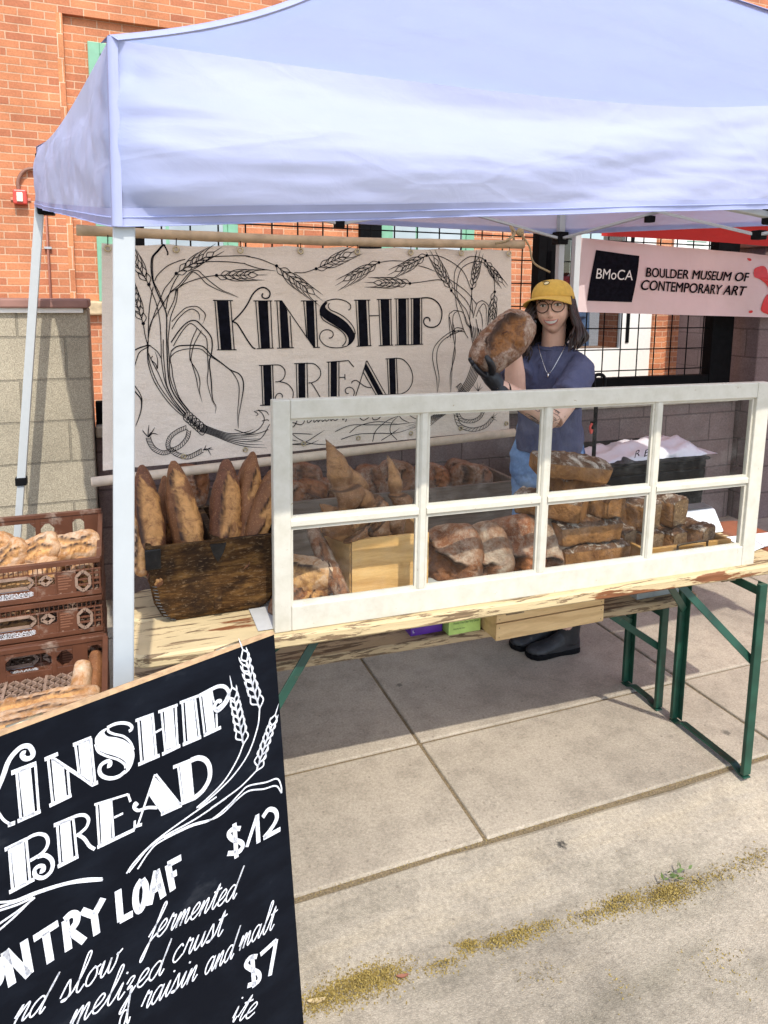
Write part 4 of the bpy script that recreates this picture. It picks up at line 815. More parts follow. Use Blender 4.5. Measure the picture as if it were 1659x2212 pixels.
def legset(parent, x, y0, y1, ztop, inward, yc=None):
    mb = MB(); w = .032
    P = lambda xx, yy, z: TP(xx, yy, z)
    for yy in (y0, y1):
        mb = MB(); mb.bar(P(x,yy,.012), P(x,yy,ztop), w*.5, w, up=tuple(ex)); mb.bar(P(x+.012,yy+(.014 if yy==y0 else -.014),.012), P(x+.012,yy+(.014 if yy==y0 else -.014),ztop), w*.9, .004, up=tuple(ex)); mb.build('leg', M_gsteel, parent, bevel=.002)
    mb = MB(); Q = [P(x,y0-.01,.003), P(x,y0+.02,.004), P(x,y0+.05,.02), P(x,y1-.05,.02), P(x,y1-.02,.004), P(x,y1+.01,.003)]
    for a, b_ in zip(Q, Q[1:]): mb.bar(a, b_, .030, .006)
    mb.build('foot_bar', M_gsteel, parent, bevel=.002)
    mb = MB(); mb.bar(P(x,y0,ztop-.03), P(x,y1,ztop-.03), .006, .03); mb.build('cross_rail', M_gsteel, parent, bevel=.002)
    for a, b_ in ((P(x+inward*.24,(y0+y1)/2-.03,ztop-.004), P(x,y0+.012,ztop*.60)), (P(x+inward*.24,(y0+y1)/2+.03,ztop-.004), P(x,y1-.012,ztop*.66))):
        mb = MB(); mb.bar(a, b_, .026, .006, up=tuple(ey)); mb.build('brace', M_gsteel, parent, bevel=.0015)
tab = thing('folding_table', 'long beer garden table with peeling cream painted top and green steel legs', 'table', TP(1.1,.2,0))
mb = MB(); slab(mb, .0, 2.165, -.0, .205, .700, .735); mb.build('tabletop_plank', M_table, tab, smooth=False)
mb = MB(); slab(mb, .0, 2.165, .207, .43, .700, .735); mb.build('tabletop_plank', M_table, tab, smooth=False)
mb = MB(); slab(mb, 2.168, 2.34, .01, .42, .703, .738, .03); mb.build('end_plank', M_rustb, tab)
for xx in (.25, 1.1, 1.92):
    mb = MB(); mb.box((xx-.03,.03,.682),(xx+.03,.40,.699), np.array([ex,ey,_z]).T, O0); mb.build('batten', M_bench, tab)
legset(tab, 1.975, -.055, .29, .70, -1); legset(tab, .30, -.0, .33, .70, 1)
bn = thing('bench', 'weathered cream beer garden bench standing behind the long table', 'bench', TP(1.1,.43,0), 'matching beer garden benches')
mb = MB(); slab(mb, -.015, 2.14, .36, .60, .430, .462, .05); mb.build('seat', M_bench, bn)
legset(bn, 1.965, .37, .57, .43, -1); legset(bn, .22, .37, .57, .43, 1)
bn2 = thing('bench', 'second bench against the low wall holding the grey trough of loaves', 'bench', TP(1.1,1.42,0), 'matching beer garden benches')
mb = MB(); slab(mb, .03, 2.0, 1.27, 1.57, .425, .460, .05); mb.build('seat', M_bench, bn2)
legset(bn2, 1.86, 1.31, 1.53, .425, -1); legset(bn2, .22, 1.31, 1.53, .425, 1)
# ================================================================== old window used as a sneeze guard
M_sash = NT('aged white window paint'); c = M_sash.co((1,1,1)); f = M_sash.noise(M_sash.co((3,3,3)), 8, 6, .65); f2 = M_sash.noise(c, 70, 4)
k = M_sash.ramp(f, [(.3,(.52,.49,.40)),(.62,(.60,.57,.485))]); k = M_sash.mix(M_sash.ramp(M_sash.noise(M_sash.co((5,5,5)), 9, 7, .74), [(.655,0),(.69,1)]), k, (.36,.28,.18)); M_sash.col(k).set(.42,0,.4); M_sash.bump(f2,.25,.002); M_sash = M_sash.m
t = NT('window glass'); t.t.nodes.remove(t.b); tr = t.n('ShaderNodeBsdfTransparent'); gl = t.n('ShaderNodeBsdfGlossy'); gl.inputs['Roughness'].default_value = .03; tr.inputs[0].default_value = (.95,.965,.955,1)
lw_ = t.n('ShaderNodeLayerWeight'); lw_.inputs[0].default_value = .5; mx = t.n('ShaderNodeMixShader'); t.l(t.ramp(lw_.outputs['Facing'], [(0,.010),(.6,.022),(.85,.10),(1,.6)]), mx.inputs[0]); t.l(tr.outputs[0], mx.inputs[1]); t.l(gl.outputs[0], mx.inputs[2])
df = t.n('ShaderNodeBsdfDiffuse'); df.inputs[0].default_value = (.8,.8,.78,1); m2 = t.n('ShaderNodeMixShader')
sm = t.noise(t.co((1,1,1)), 14, 6, .75); t.l(t.ramp(sm, [(.48,0.0),(.8,.03)]), m2.inputs[0]); t.l(mx.outputs[0], m2.inputs[1]); t.l(df.outputs[0], m2.inputs[2]); t.l(m2.outputs[0], t.out.inputs[0]); M_glass = t.m
WA = np.array([.374,1.750,.736]); WB = np.array([2.021,1.692,.733]); wx = nrm(WB-WA); wy = nrm(np.cross(_z, wx)); WL = np.linalg.norm(WB-WA)
win_ = thing('window_sash', 'old white eight pane wooden window standing on the table as a sneeze guard', 'window', (WA+WB)/2)
tilt = -.012
def WP(x, y, z): return WA + wx*x + wy*(y + tilt*z) + np.array([0,0,z])
def wbox(mb, x0, x1, z0, z1, y0=0, y1=.034): 
    return mb.hexa([WP(x0,y0,z0),WP(x1,y0,z0),WP(x1,y1,z0),WP(x0,y1,z0),WP(x0,y0,z1),WP(x1,y0,z1),WP(x1,y1,z1),WP(x0,y1,z1)])
WH = .629; cols = [.046, .4205, .811, 1.208, WL-.054]; mids = .298; mu = .012
for (x0, x1) in ((0,.046),(WL-.054,WL)):
    mb = MB(); wbox(mb, x0, x1, 0, WH); mb.build('stile', M_sash, win_, bevel=.003)
mb = MB(); wbox(mb, .0462, WL-.0542, WH-.050, WH, .0005, .0335); mb.build('top_rail', M_sash, win_, bevel=.003)
mb = MB(); wbox(mb, .0462, WL-.0542, 0, .070, .0005, .0335); mb.build('bottom_rail', M_sash, win_, bevel=.003)
def muntin(x0, x1, z0, z1, horiz):
    mb = MB(); s = mu
    if horiz: prof = [(-.6*s,.004),(-s,.010),(-s,.032),(s,.032),(s,.010),(.6*s,.004)]; mb.rings([[WP(x, y, z0+d) for d, y in prof] for x in (x0, x1)])
    else: prof = [(-.6*s,.003),(-s,.009),(-s,.031),(s,.031),(s,.009),(.6*s,.003)]; mb.rings([[WP(x0+d, y, z) for d, y in prof] for z in (z0, z1)])
    mb.build('muntin', M_sash, win_, bevel=.001)
for cx_ in cols[1:4]: muntin(cx_, cx_, .0702, WH-.0502, False)
for i in range(4): muntin(cols[i]+(mu if i else 0), cols[i+1]-(mu if i < 3 else 0), mids, mids, True)
# inner stops around each light and the panes
for i in range(4):
    xa = cols[i]+(mu if i else 0); xb = cols[i+1]-(mu if i < 3 else 0)
    for (za, zb_) in ((.070, mids-mu), (mids+mu, WH-.050)):
        mb = MB(); s = .007
        wbox(mb, xa, xa+s, za, zb_, .012, .022); wbox(mb, xb-s, xb, za, zb_, .012, .022); wbox(mb, xa+s, xb-s, za, za+s, .012, .022); wbox(mb, xa+s, xb-s, zb_-s, zb_, .012, .022)
        st_ = mb.build('glazing_bead', M_sash, win_)
        mb = MB(); wbox(mb, xa+.002, xb-.002, za+.002, zb_-.002, .0165, .0185); mb.build('pane', M_glass, win_)
# ================================================================== boxes, tray, papers
M_darkw = NT('black brown aged elm'); c = M_darkw.co((1.2,6,6)); f = M_darkw.noise(c, 9, 7, .7, .5); f2 = M_darkw.noise(M_darkw.co(), 7, 6, .7); f3 = M_darkw.noise(M_darkw.co((1.5,4,4)), 40, 5, .7)
k = M_darkw.ramp(f, [(.32,(.020,.010,.005)),(.5,(.070,.034,.012)),(.68,(.19,.10,.032))]); k = M_darkw.mix(M_darkw.ramp(f2, [(.40,.9),(.56,0)]), k, (.020,.012,.008)); k = M_darkw.mix(M_darkw.ramp(f3,[(.56,0),(.63,.6)]), k, (.20,.13,.07))
M_darkw.col(k).set(.75,0,.1); M_darkw.bump(M_darkw.math('ADD', f, f3), .6, .004); M_darkw = M_darkw.m
M_iron = simple('black iron strap', (.018,.017,.017), .45, .4, vary=.4, scale=30, bump=.5)
bin_ = thing('wooden_bin', 'dark antique wooden measure box with iron corners full of upright baguettes', 'bin', (.245,2.04,.737))
zs = [.7375,.757,.80,.87,.967]; lx = [.127,.098,.078,.066,.061]; hx = [.365,.395,.414,.425,.43]; ly = [1.917,1.905,1.897,1.887,1.877]; hy = [2.16,2.175,2.19,2.2,2.214]
def rrect(x0,x1,y0,y1,z,r=.008): return [(x0+r,y0,z),(x1-r,y0,z),(x1,y0+r,z),(x1,y1-r,z),(x1-r,y1,z),(x0+r,y1,z),(x0,y1-r,z),(x0,y0+r,z)]
R = [rrect(*q) for q in zip(lx,hx,ly,hy,zs)]; th = .015
R += [rrect(a+th,b_-th,c_+th,d_-th,z+(.0 if i else 0)) for i,(a,b_,c_,d_,z) in enumerate(list(zip(lx,hx,ly,hy,zs))[::-1][:-1])]; R.append(rrect(.13,.36,1.93,2.15,.752))
mb = MB(); mb.rings([np.array(r) for r in R]); mb.build('body', M_darkw, bin_, bevel=.002)
mb = MB(); mb.hexa([(.236,1.893,.76),(.258,1.893,.76),(.250,2.198,.76),(.228,2.198,.76),(.236,1.893,.962),(.258,1.893,.962),(.250,2.198,.962),(.228,2.198,.962)]); mb.build('divider', M_darkw, bin_, bevel=.003)
mb = MB(); mb.hexa([(.0595,1.8775,.905),(.099,1.8800,.905),(.099,1.890,.905),(.060,1.890,.905),(.0585,1.8735,.962),(.099,1.8735,.962),(.099,1.885,.962),(.0585,1.885,.962)]); mb.build('corner_strap', M_iron, bin_, bevel=.002)
mb = MB(); mb.add([(.226,1.8735,.958),(.270,1.8735,.958),(.262,1.8770,.930),(.249,1.8815,.906),(.246,1.8815,.906),(.234,1.8770,.930), (.226,1.88,.958),(.270,1.88,.958),(.262,1.884,.930),(.249,1.889,.906),(.246,1.889,.906),(.234,1.884,.930)], [(0,5,4,3,2,1)]+[(i,(i+1)%6,(i+1)%6+6,i+6) for i in range(6)]); mb.build('divider_wedge', M_iron, bin_)
mb = MB()
for i in range(12):
    z = .745+.010*i; x = np.interp(z, zs, lx)+.006; y = np.interp(z, zs, ly); mb.tube([(x,y-.0005,z),(x+.012,y-.0015,z-.003)], .0016, 5)
mb.build('corner_lacing', M_iron, bin_)
def woodmat(name, c1, c2, scale=9, ax=(1,12,12), rough=.5, bump=.15):
    t = NT(name); f = t.noise(t.co(ax), scale*.5, 5, .6, 1.6); f2 = t.noise(t.co(tuple(a*2.5 for a in ax)), scale*2, 4, .6); w = t.n('ShaderNodeTexWave', wave_type='BANDS', bands_direction='Z'); w.inputs['Scale'].default_value = 7; w.inputs['Distortion'].default_value = 9; w.inputs['Detail'].default_value = 3; w.inputs['Detail Scale'].default_value = .9; t.l(t.co((.35,1,1)), w.inputs['Vector'])
    k = t.ramp(f, [(.3, c2), (.65, c1)]); k = t.mix(.45, k, t.ramp(w.outputs[0], [(.1,(.72,.66,.58)),(.5,(1,1,1))]), 'MULTIPLY'); k = t.mix(.35, k, t.ramp(f2, [(.35,.8),(.65,1.15)]), 'MULTIPLY'); t.col(k).set(rough, 0, .35); t.bump(f2, bump, .002); return t.m
M_pine = woodmat('fresh pine', (.74,.45,.18), (.64,.35,.12)); M_greyw = woodmat('grey brown old boards', (.20,.155,.125), (.13,.10,.08), 8, (1,9,9), .75, .4); M_crate = woodmat('pale poplar slats', (.66,.46,.23), (.60,.40,.19), 7, (1,10,10), .6, .2); M_oak = woodmat('oiled tray wood', (.52,.30,.10), (.42,.22,.07), 9)
M_paper = simple('white paper', (.78,.79,.82), .7, vary=.03); M_board = simple('grey white baking paper', (.46,.46,.45), .6, vary=.06, scale=20)
pine = thing('pine_box', 'open pale pine box holding the twisted epi breads behind the window', 'box', (.755,2.0,.7375))
c_ = [(.637,1.890),(.882,1.880),(.899,2.108),(.605,2.116)]; z0, z1 = .7415, .915
def wallpoly(mb, a, b, t, z0, z1):
    a = np.array(a); b = np.array(b); d = (b-a)/np.linalg.norm(b-a); n_ = np.array([-d[1], d[0]])*t
    mb.hexa([(*a,z0),(*b,z0),(*(b+n_),z0),(*(a+n_),z0),(*a,z1),(*b,z1),(*(b+n_),z1),(*(a+n_),z1)])
for nm, i, j, sh in (('front_board',0,1,0),('side_board',1,2,.014),('back_board',2,3,0),('side_board',3,0,.014)):
    a = np.array(c_[i]); b_ = np.array(c_[j]); d = nrm(b_-a)*sh; mb = MB(); wallpoly(mb, a+d, b_-d, .0135, z0, z1); mb.build(nm, M_pine, pine, bevel=.0015)
mb = MB(); mb.hexa([(.65,1.905,.742),(.87,1.896,.742),(.886,2.093,.742),(.618,2.1,.742),(.65,1.905,.752),(.87,1.896,.752),(.886,2.093,.752),(.618,2.1,.752)]); mb.build('bottom_board', M_pine, pine)
lin = thing('paper_liner', 'grey white baking paper lying under the loaves behind the window', 'paper', (.85,1.93,.7362))
mb = MB(); G = np.array([[(x+ (.0 if x>.4 else 0), y, .7375+.0012*sin(x*19+y*31)+.0012) for x in np.linspace(.335,1.46,60)] for y in np.linspace(1.778,2.13,14)]); G[:,:,1] -= (G[:,:,0]-.3)*.035; mb.grid(G); mb.build('sheet', M_board, lin, smooth=True)
tray = thing('wooden_tray', 'shallow oiled wooden tray with a bent metal handle holding cut rye loaves', 'tray', (1.85,1.92,.7375))
q = [np.array([1.655,1.812]), np.array([2.026,1.795]), np.array([2.04,2.07]), np.array([1.665,2.09])]
for i, nm in ((0,'front_board'),(1,'side_board'),(2,'back_board'),(3,'side_board')):
    a, b_ = q[i], q[(i+1)%4]; d = nrm(b_-a)*(0 if i % 2 == 0 else .0135); mb = MB(); wallpoly(mb, a+d, b_-d, .013, .738, .788); mb.build(nm, M_oak, tray, bevel=.002)
mb = MB(); mb.hexa([(*p,.7382) for p in (q[0]+.014,q[1]+(-.014,.014),q[2]-.014,q[3]+(.014,-.014))]+[(*p,.746) for p in (q[0]+.014,q[1]+(-.014,.014),q[2]-.014,q[3]+(.014,-.014))]); mb.build('bottom_board', M_oak, tray)
h0 = onY('l3', 1065, 815, 1.800); h1 = onY('l3', 1252, 785, 1.792); mb = MB(); up_ = np.array([0,-.012,.048])
mb.tube(catmull([h0, h0+np.array([0,-.012,.004]), h0+up_*.85, h0+up_+np.array([.012,0,.004]), h1+up_+np.array([-.012,0,.004]), h1+up_*.85, h1+np.array([0,-.012,.004]), h1], 5), .0038, 8); mb.build('handle', simple('antique bronze', (.10,.07,.045), .35, .8), tray, smooth=True)
tr_ = thing('bread_trough', 'long grey wooden trough of floury loaves on the rear bench', 'trough', (1.05,3.1,.46))
for nm, lo, hi in (('front_board',(.25,2.955,.463),(1.86,2.975,.640)),('front_board',(.25,2.955,.643),(1.86,2.975,.722)),('back_board',(.25,3.265,.463),(1.86,3.285,.735)),('side_board',(.25,2.976,.463),(.27,3.264,.73)),('side_board',(1.84,2.976,.463),(1.86,3.264,.73)),('bottom_board',(.271,2.976,.463),(1.839,3.264,.48))):
    mb = MB(); mb.box(lo, hi); mb.build(nm, M_greyw, tr_, bevel=.003)
# glove boxes, slatted crate and storage box on the bench
M_purple = simple('purple carton', (.10,.025,.30), .4); M_lime = simple('lime carton', (.42,.60,.16), .4); M_ltext = simple('dark green print', (.02,.07,.03), .5); M_carton = simple('white carton top', (.7,.7,.72), .5)
def carton(name, label, x0, x1, y, d, h, mat, texts, side):
    o = thing(name, label, 'box', ((x0+x1)/2, y+d/2, .4625)); mb = MB(); mb.box((x0,y,.4625),(x1,y+d,.4625+h)); mb.build('carton', mat, o, bevel=.001)
    mb = MB(); mb.box((x0+.004,y+.004,.4628+h),(x1-.004,y+d-.004,.4640+h)); mb.build('lid_panel', side, o)
    for s, xx0, xx1, z0, hh, mt in texts:
        text_mesh(s, 1, o, 'print', mt, (lambda a, b, z, q: (lambda x, yv: (a+(b-a)*x, y-.0012, z+q*yv)))(lerp(x0,x1,xx0), lerp(x0,x1,xx1), .4625+z0, hh))
    return o
carton('glove_box', 'purple box of nitrile gloves on the bench below the table', .925, 1.046, 2.105, .22, .078, M_purple, [('nitrile', .48, .96, .034, .034, M_paper), ('L', .06, .12, .012, .014, M_paper)], M_carton)
carton('glove_box', 'lime green box of clear vinyl gloves beside the purple glove box', 1.052, 1.176, 2.066, .22, .078, M_lime, [('NOBLE', .40, .78, .056, .018, M_ltext), ('Powder-Free Clear Vinyl Gloves', .14, .95, .037, .012, M_ltext), ('Guantes de vinilo', .14, .5, .018, .008, M_ltext)], M_lime)
cr = thing('slatted_crate', 'pale wooden slatted crate hanging over the front of the bench', 'crate', (1.4,2.13,.4625))
X0,X1,Y0,Y1 = 1.185,1.632,1.972,2.30
for (za,zb_) in ((.464,.524),(.529,.592),(.597,.66)):
    for nm, lo, hi in (('slat',(X0,Y0,za),(X1,Y0+.009,zb_)),('slat',(X0,Y1-.009,za),(X1,Y1,zb_)),):
        mb = MB(); mb.box(lo,hi); mb.build(nm, M_crate, cr, bevel=.001)
for x in (X0+.002,X1-.014): mb = MB(); mb.box((x,Y0+.0095,.464),(x+.012,Y1-.0095,.66)); mb.build('end_board', M_crate, cr, bevel=.001)
mb = MB(); mb.box((X0+.015,Y0+.01,.4640),(X1-.015,Y1-.01,.472)); mb.build('bottom_board', M_crate, cr)
mb = MB()
for x in (X0+.012, X1-.012):
    for z in (.475,.51,.54,.58): mb.ball((x,Y0-.0003,z), .0016, 6, 4)
mb.build('nail_heads', M_iron, cr)
gb = thing('grey_box', 'plain grey box standing at the right end of the bench', 'box', (1.98,2.15,.4625)); mb = MB(); mb.box((1.875,2.078,.4625),(2.12,2.26,.60)); mb.build('carton', simple('grey card', (.34,.37,.36), .7), gb, bevel=.002)
mb = MB(); mb.box((1.87,2.074,.602),(2.125,2.264,.615)); mb.build('lid', simple('grey card lid', (.30,.33,.32), .7), gb, bevel=.002)
# tablet and papers at the right end of the table
tb = thing('card_reader', 'white tablet till with a dark screen at the right end of the table', 'card reader', (2.10,2.03,.735))
a = onz('l3', 1260, 640, .737); mb = MB(); mb.hexa([(2.03,1.98,.737),(2.19,1.975,.737),(2.20,2.09,.737),(2.04,2.095,.737),(2.035,2.035,.815),(2.19,2.03,.815),(2.195,2.09,.82),(2.045,2.095,.82)]); cs_ = mb.build('stand', simple('white plastic', (.8,.8,.82), .35), tb, bevel=.006)
mb = MB(); mb.hexa([(2.045,2.037,.8185),(2.18,2.032,.8185),(2.185,2.084,.823),(2.05,2.089,.823),(2.045,2.037,.8205),(2.18,2.032,.8205),(2.185,2.084,.825),(2.05,2.089,.825)]); mb.build('screen', simple('grey screen', (.10,.11,.12), .12), tb)
for i, (P, lab) in enumerate((([(1380,680),(1659,650),(1720,720),(1560,775)], 'white order sheet lying under the right end of the window'), ([(1560,690),(1659,665),(1760,700),(1640,745)], 'printed price sheet curling over the brown table end'))):
    V = [onz('l3', x, y, .7395+.003*i) for x, y in P]; mb = MB(); G = np.array([[lerp(lerp(V[0],V[1],t),lerp(V[3],V[2],t),s)+np.array([0,0,.004*sin(t*4+i)*s]) for t in np.linspace(0,1,12)] for s in np.linspace(0,1,8)]); mb.grid(G); o = mb.build('paper_sheet', M_paper, smooth=True); tag(o, lab, 'paper')
# black tote with a white bag, and the folding trolley pole behind it
tote = thing('storage_tote', 'black plastic storage box behind the rye loaves with a white bag on top', 'storage box', (2.72,3.2,0))
p0 = onY('l3', 640, 235, 3.05); p1 = onY('l3', 1415, 180, 3.05); mb = MB(); zt = p0[2]-.01
for z0, z1, i in ((.0,zt-.05,.02),(zt-.05,zt,.0)): mb.hexa([(2.25+i,3.05+i,z0),(3.20-i,3.05+i,z0),(3.20-i,3.6-i,z0),(2.25+i,3.6-i,z0),(2.25,3.05,z1),(3.20,3.05,z1),(3.20,3.6,z1),(2.25,3.6,z1)])
mb.build('body', M_blackp, tote, bevel=.01)
mb = MB(); mb.box((2.235,3.035,zt+.001),(3.215,3.615,zt+.02)); mb.build('lid', M_blackp, tote, bevel=.008)
def crumple(label, pts, Y, zb, depth, name, mat, seed):
    P = np.array([[q_[0], q_[2]] for q_ in (onY('l3', *p, Y) for p in pts)]); xs = np.linspace(P[:,0].min(), P[:,0].max(), 46); top = np.interp(xs, P[:,0], P[:,1]); G = []
    for x, tz in zip(xs, top):
        row = []
        for a in np.linspace(0, pi, 22): row.append((x, Y+depth/2-depth/2*cos(a), zb + max(0.004, (tz-zb)*.72)*sin(a)**.7))
        G.append(row)
    G = np.array(G); n = noise3(G, 7, seed, 4)*.014; G[:,:,2] += n*np.clip((G[:,:,2]-zb)*30,0,1); G[:,:,1] += n*.8; G[:,:,2] = np.maximum(G[:,:,2], zb+.002)
    mb = MB(); mb.grid(G); o = mb.build(name, mat, smooth=True); return tag(o, label, 'bag')
M_bag = simple('white poly bag', (.66,.65,.70), .35, vary=.04, scale=12, bump=.3)
bg_ = crumple('white crumpled bag with large black print on the black storage box', [(590,215),(720,150),(870,95),(960,75),(1100,60),(1200,45),(1270,95),(1280,140),(1340,185)], 3.07, zt+.021, .3, 'plastic_bag', M_bag, 4)
for i, (ch, u0) in enumerate((('R', 835), ('E', 895))):
    a = onY('l3', u0-25, 178-i*6, 3.055); pl = lambda x, y, a=a: (a[0]+.036*x+.012*y, a[1]-.0 , a[2]+.058*y+.012*x)
    text_mesh(ch, 1, bg_, 'print', M_ink, pl, 0, 0)
crumple('dark grey cloth bundle lying in front of the white bag', [(700,225),(730,190),(790,175),(840,200),(845,225)], 3.04, zt+.021, .06, 'cloth_bundle', simple('charcoal cloth', (.03,.03,.035), .9), 9)
pol = thing('folding_trolley', 'black folding trolley pole with loop handle and red clip behind the window', 'trolley', (2.36,3.0,0))
a = onY('d', 1290, 825, 3.0); b_ = onY('d', 1283, 1010, 3.0); mb = MB(); mb.tube([(b_[0],3.0,.02),(a[0],3.0,a[2]-.03)], .011, 10); mb.build('pole', M_blackp, pol, smooth=True)
mb = MB(); mb.tube(catmull([(a[0]-.012,3.0,a[2]-.05),(a[0]-.02,3.0,a[2]),(a[0]-.012,3.0,a[2]+.035),(a[0]+.03,3.0,a[2]+.035),(a[0]+.048,3.0,a[2]+.01),(a[0]+.045,3.0,a[2]-.045)], 6), .009, 8); mb.build('loop_handle', M_blackp, pol, smooth=True)
c_ = onY('d', 1281, 922, 3.0); mb = MB(); mb.tube([(c_[0],3.0,c_[2]-.03),(c_[0],3.0,c_[2]+.03)], .016, 10); mb.build('collar', M_blackp, pol)
mb = MB(); mb.tube(catmull([(c_[0]-.016,2.99,c_[2]+.02),(c_[0]-.03,2.985,c_[2]),(c_[0]-.022,2.985,c_[2]-.03),(c_[0]-.012,2.99,c_[2]-.012)], 5), .006, 7); mb.build('red_clip', M_red, pol, smooth=True)
mb = MB(); mb.box((c_[0]-.12,2.9,.01),(c_[0]+.12,3.03,.05)); mb.build('foot_plate', M_blackp, pol, bevel=.005)
# ================================================================== bread
def bread_mat(name, c1, c2, flour=.5, fl_col=(.50,.41,.31), crumb=((.22,.085,.032),(.085,.030,.014)), spec=.3, blis=.5):
    t = NT(name); c = rnd_co(t); f = t.noise(c, 16, 6, .68, .6); f2 = t.noise(c, 60, 5, .7); f3 = t.noise(c, 17, 8, .72, .8); cut = t.attr('cut'); burn_shade = t.attr('burn_shade'); top = t.attr('top')
    k = t.ramp(f, [(.28, c2), (.5, lerp(np.array(c1),np.array(c2),.35)), (.72, c1)])
    v = t.vor(c, 170); k = t.mix(t.math('MULTIPLY', t.ramp(v, [(.12, .8), (.32, 0)]), blis), k, (.50,.27,.12))
    cr = t.ramp(t.noise(c, 34, 7, .72, .8), [(.32, crumb[1]), (.52, crumb[0]), (.75, tuple(min(1,x*1.35) for x in crumb[0]))])
    k = t.mix(cut, k, cr)
    fm = t.math('MULTIPLY', t.ramp(t.math('ADD', f3, t.math('MULTIPLY', t.math('SUBTRACT', f2, .5), .5)), [(1-flour-.12, 0), (1-flour+.26, 1)]), t.math('SUBTRACT', 1.0, t.math('MULTIPLY', cut, .85)))
    fm = t.math('MULTIPLY', fm, t.math('ADD', .35, t.math('MULTIPLY', top, .65)))
    k = t.mix(t.math('MULTIPLY', fm, .85), k, fl_col)
    k = t.mix(t.math('MULTIPLY', burn_shade, .93), k, (.045,.02,.011))
    t.col(k).set(.62, 0, spec); t.bump(f, .35, .008); t.bump(t.math('ADD', t.math('MULTIPLY', f2, .6), t.math('MULTIPLY', v, .5)), .55, .003); t.bump(t.noise(c, 34, 6, .7), .4, .004); return t.m
M_boule = bread_mat('floury dark boule crust', (.24,.085,.03), (.07,.026,.013), .47)
M_bouf = bread_mat('very floury boule crust', (.24,.10,.045), (.09,.038,.02), .53)
M_boulr = bread_mat('red brown boule crust', (.27,.085,.028), (.09,.03,.013), .44, crumb=((.33,.115,.035),(.12,.04,.016)))
M_bag_ = bread_mat('baguette crust', (.25,.105,.04), (.10,.036,.014), .24, crumb=((.50,.25,.085),(.17,.065,.024)))
M_bagd = bread_mat('dark baguette crust', (.17,.065,.03), (.07,.028,.014), .26, crumb=((.46,.225,.075),(.16,.06,.022)))
M_epi = bread_mat('epi crust', (.27,.13,.058), (.12,.048,.022), .34, crumb=((.34,.17,.07),(.15,.06,.025)))
M_ciab = bread_mat('pale floury ciabatta crust', (.46,.235,.09), (.24,.10,.035), .50, (.66,.55,.42), crumb=((.50,.26,.09),(.22,.09,.03)))
M_rye = NT('rye tin loaf'); t = M_rye; c = rnd_co(t); f = t.noise(c, 22, 6, .7, .5); f3 = t.noise(c, 20, 7, .75, 1.0); top = t.attr('top'); cut = t.attr('cut')
k = t.ramp(f, [(.3,(.15,.063,.024)),(.7,(.36,.17,.06))]); tk = t.ramp(t.noise(c, 30, 6, .7), [(.3,(.06,.028,.016)),(.7,(.16,.075,.035))]); tk = t.mix(t.ramp(f3,[(.50,0),(.66,.85)]), tk, (.60,.53,.45)); k = t.mix(top, k, tk)
sd_ = t.vor(c, 75); cm_ = t.ramp(t.noise(c, 60, 5, .7), [(.3,(.11,.06,.03)),(.7,(.27,.165,.085))]); cm_ = t.mix(t.ramp(sd_,[(.10,.8),(.2,0)]), cm_, (.52,.36,.20)); k = t.mix(cut, k, cm_)
t.col(k).set(.75,0,.2); t.bump(t.math('ADD', f3, t.noise(c, 90, 4)), .9, .006); M_rye = t.m
def signed(x, y, P):
    P = np.array(P, float); best = np.full(x.shape, 9.); s = np.zeros(x.shape); tt = np.zeros(x.shape); n = len(P)-1
    for i in range(n):
        a, b = P[i], P[i+1]; d = b-a; l = np.hypot(*d); t = np.clip(((x-a[0])*d[0]+(y-a[1])*d[1])/l**2, 0, 1); dx = x-a[0]-t*d[0]; dy = y-a[1]-t*d[1]; r = np.hypot(dx, dy); k = r < best
        best[k] = r[k]; s[k] = np.sign(d[0]*dy-d[1]*dx)[k]; tt[k] = ((i+t)/n)[k]
    return best*s, tt
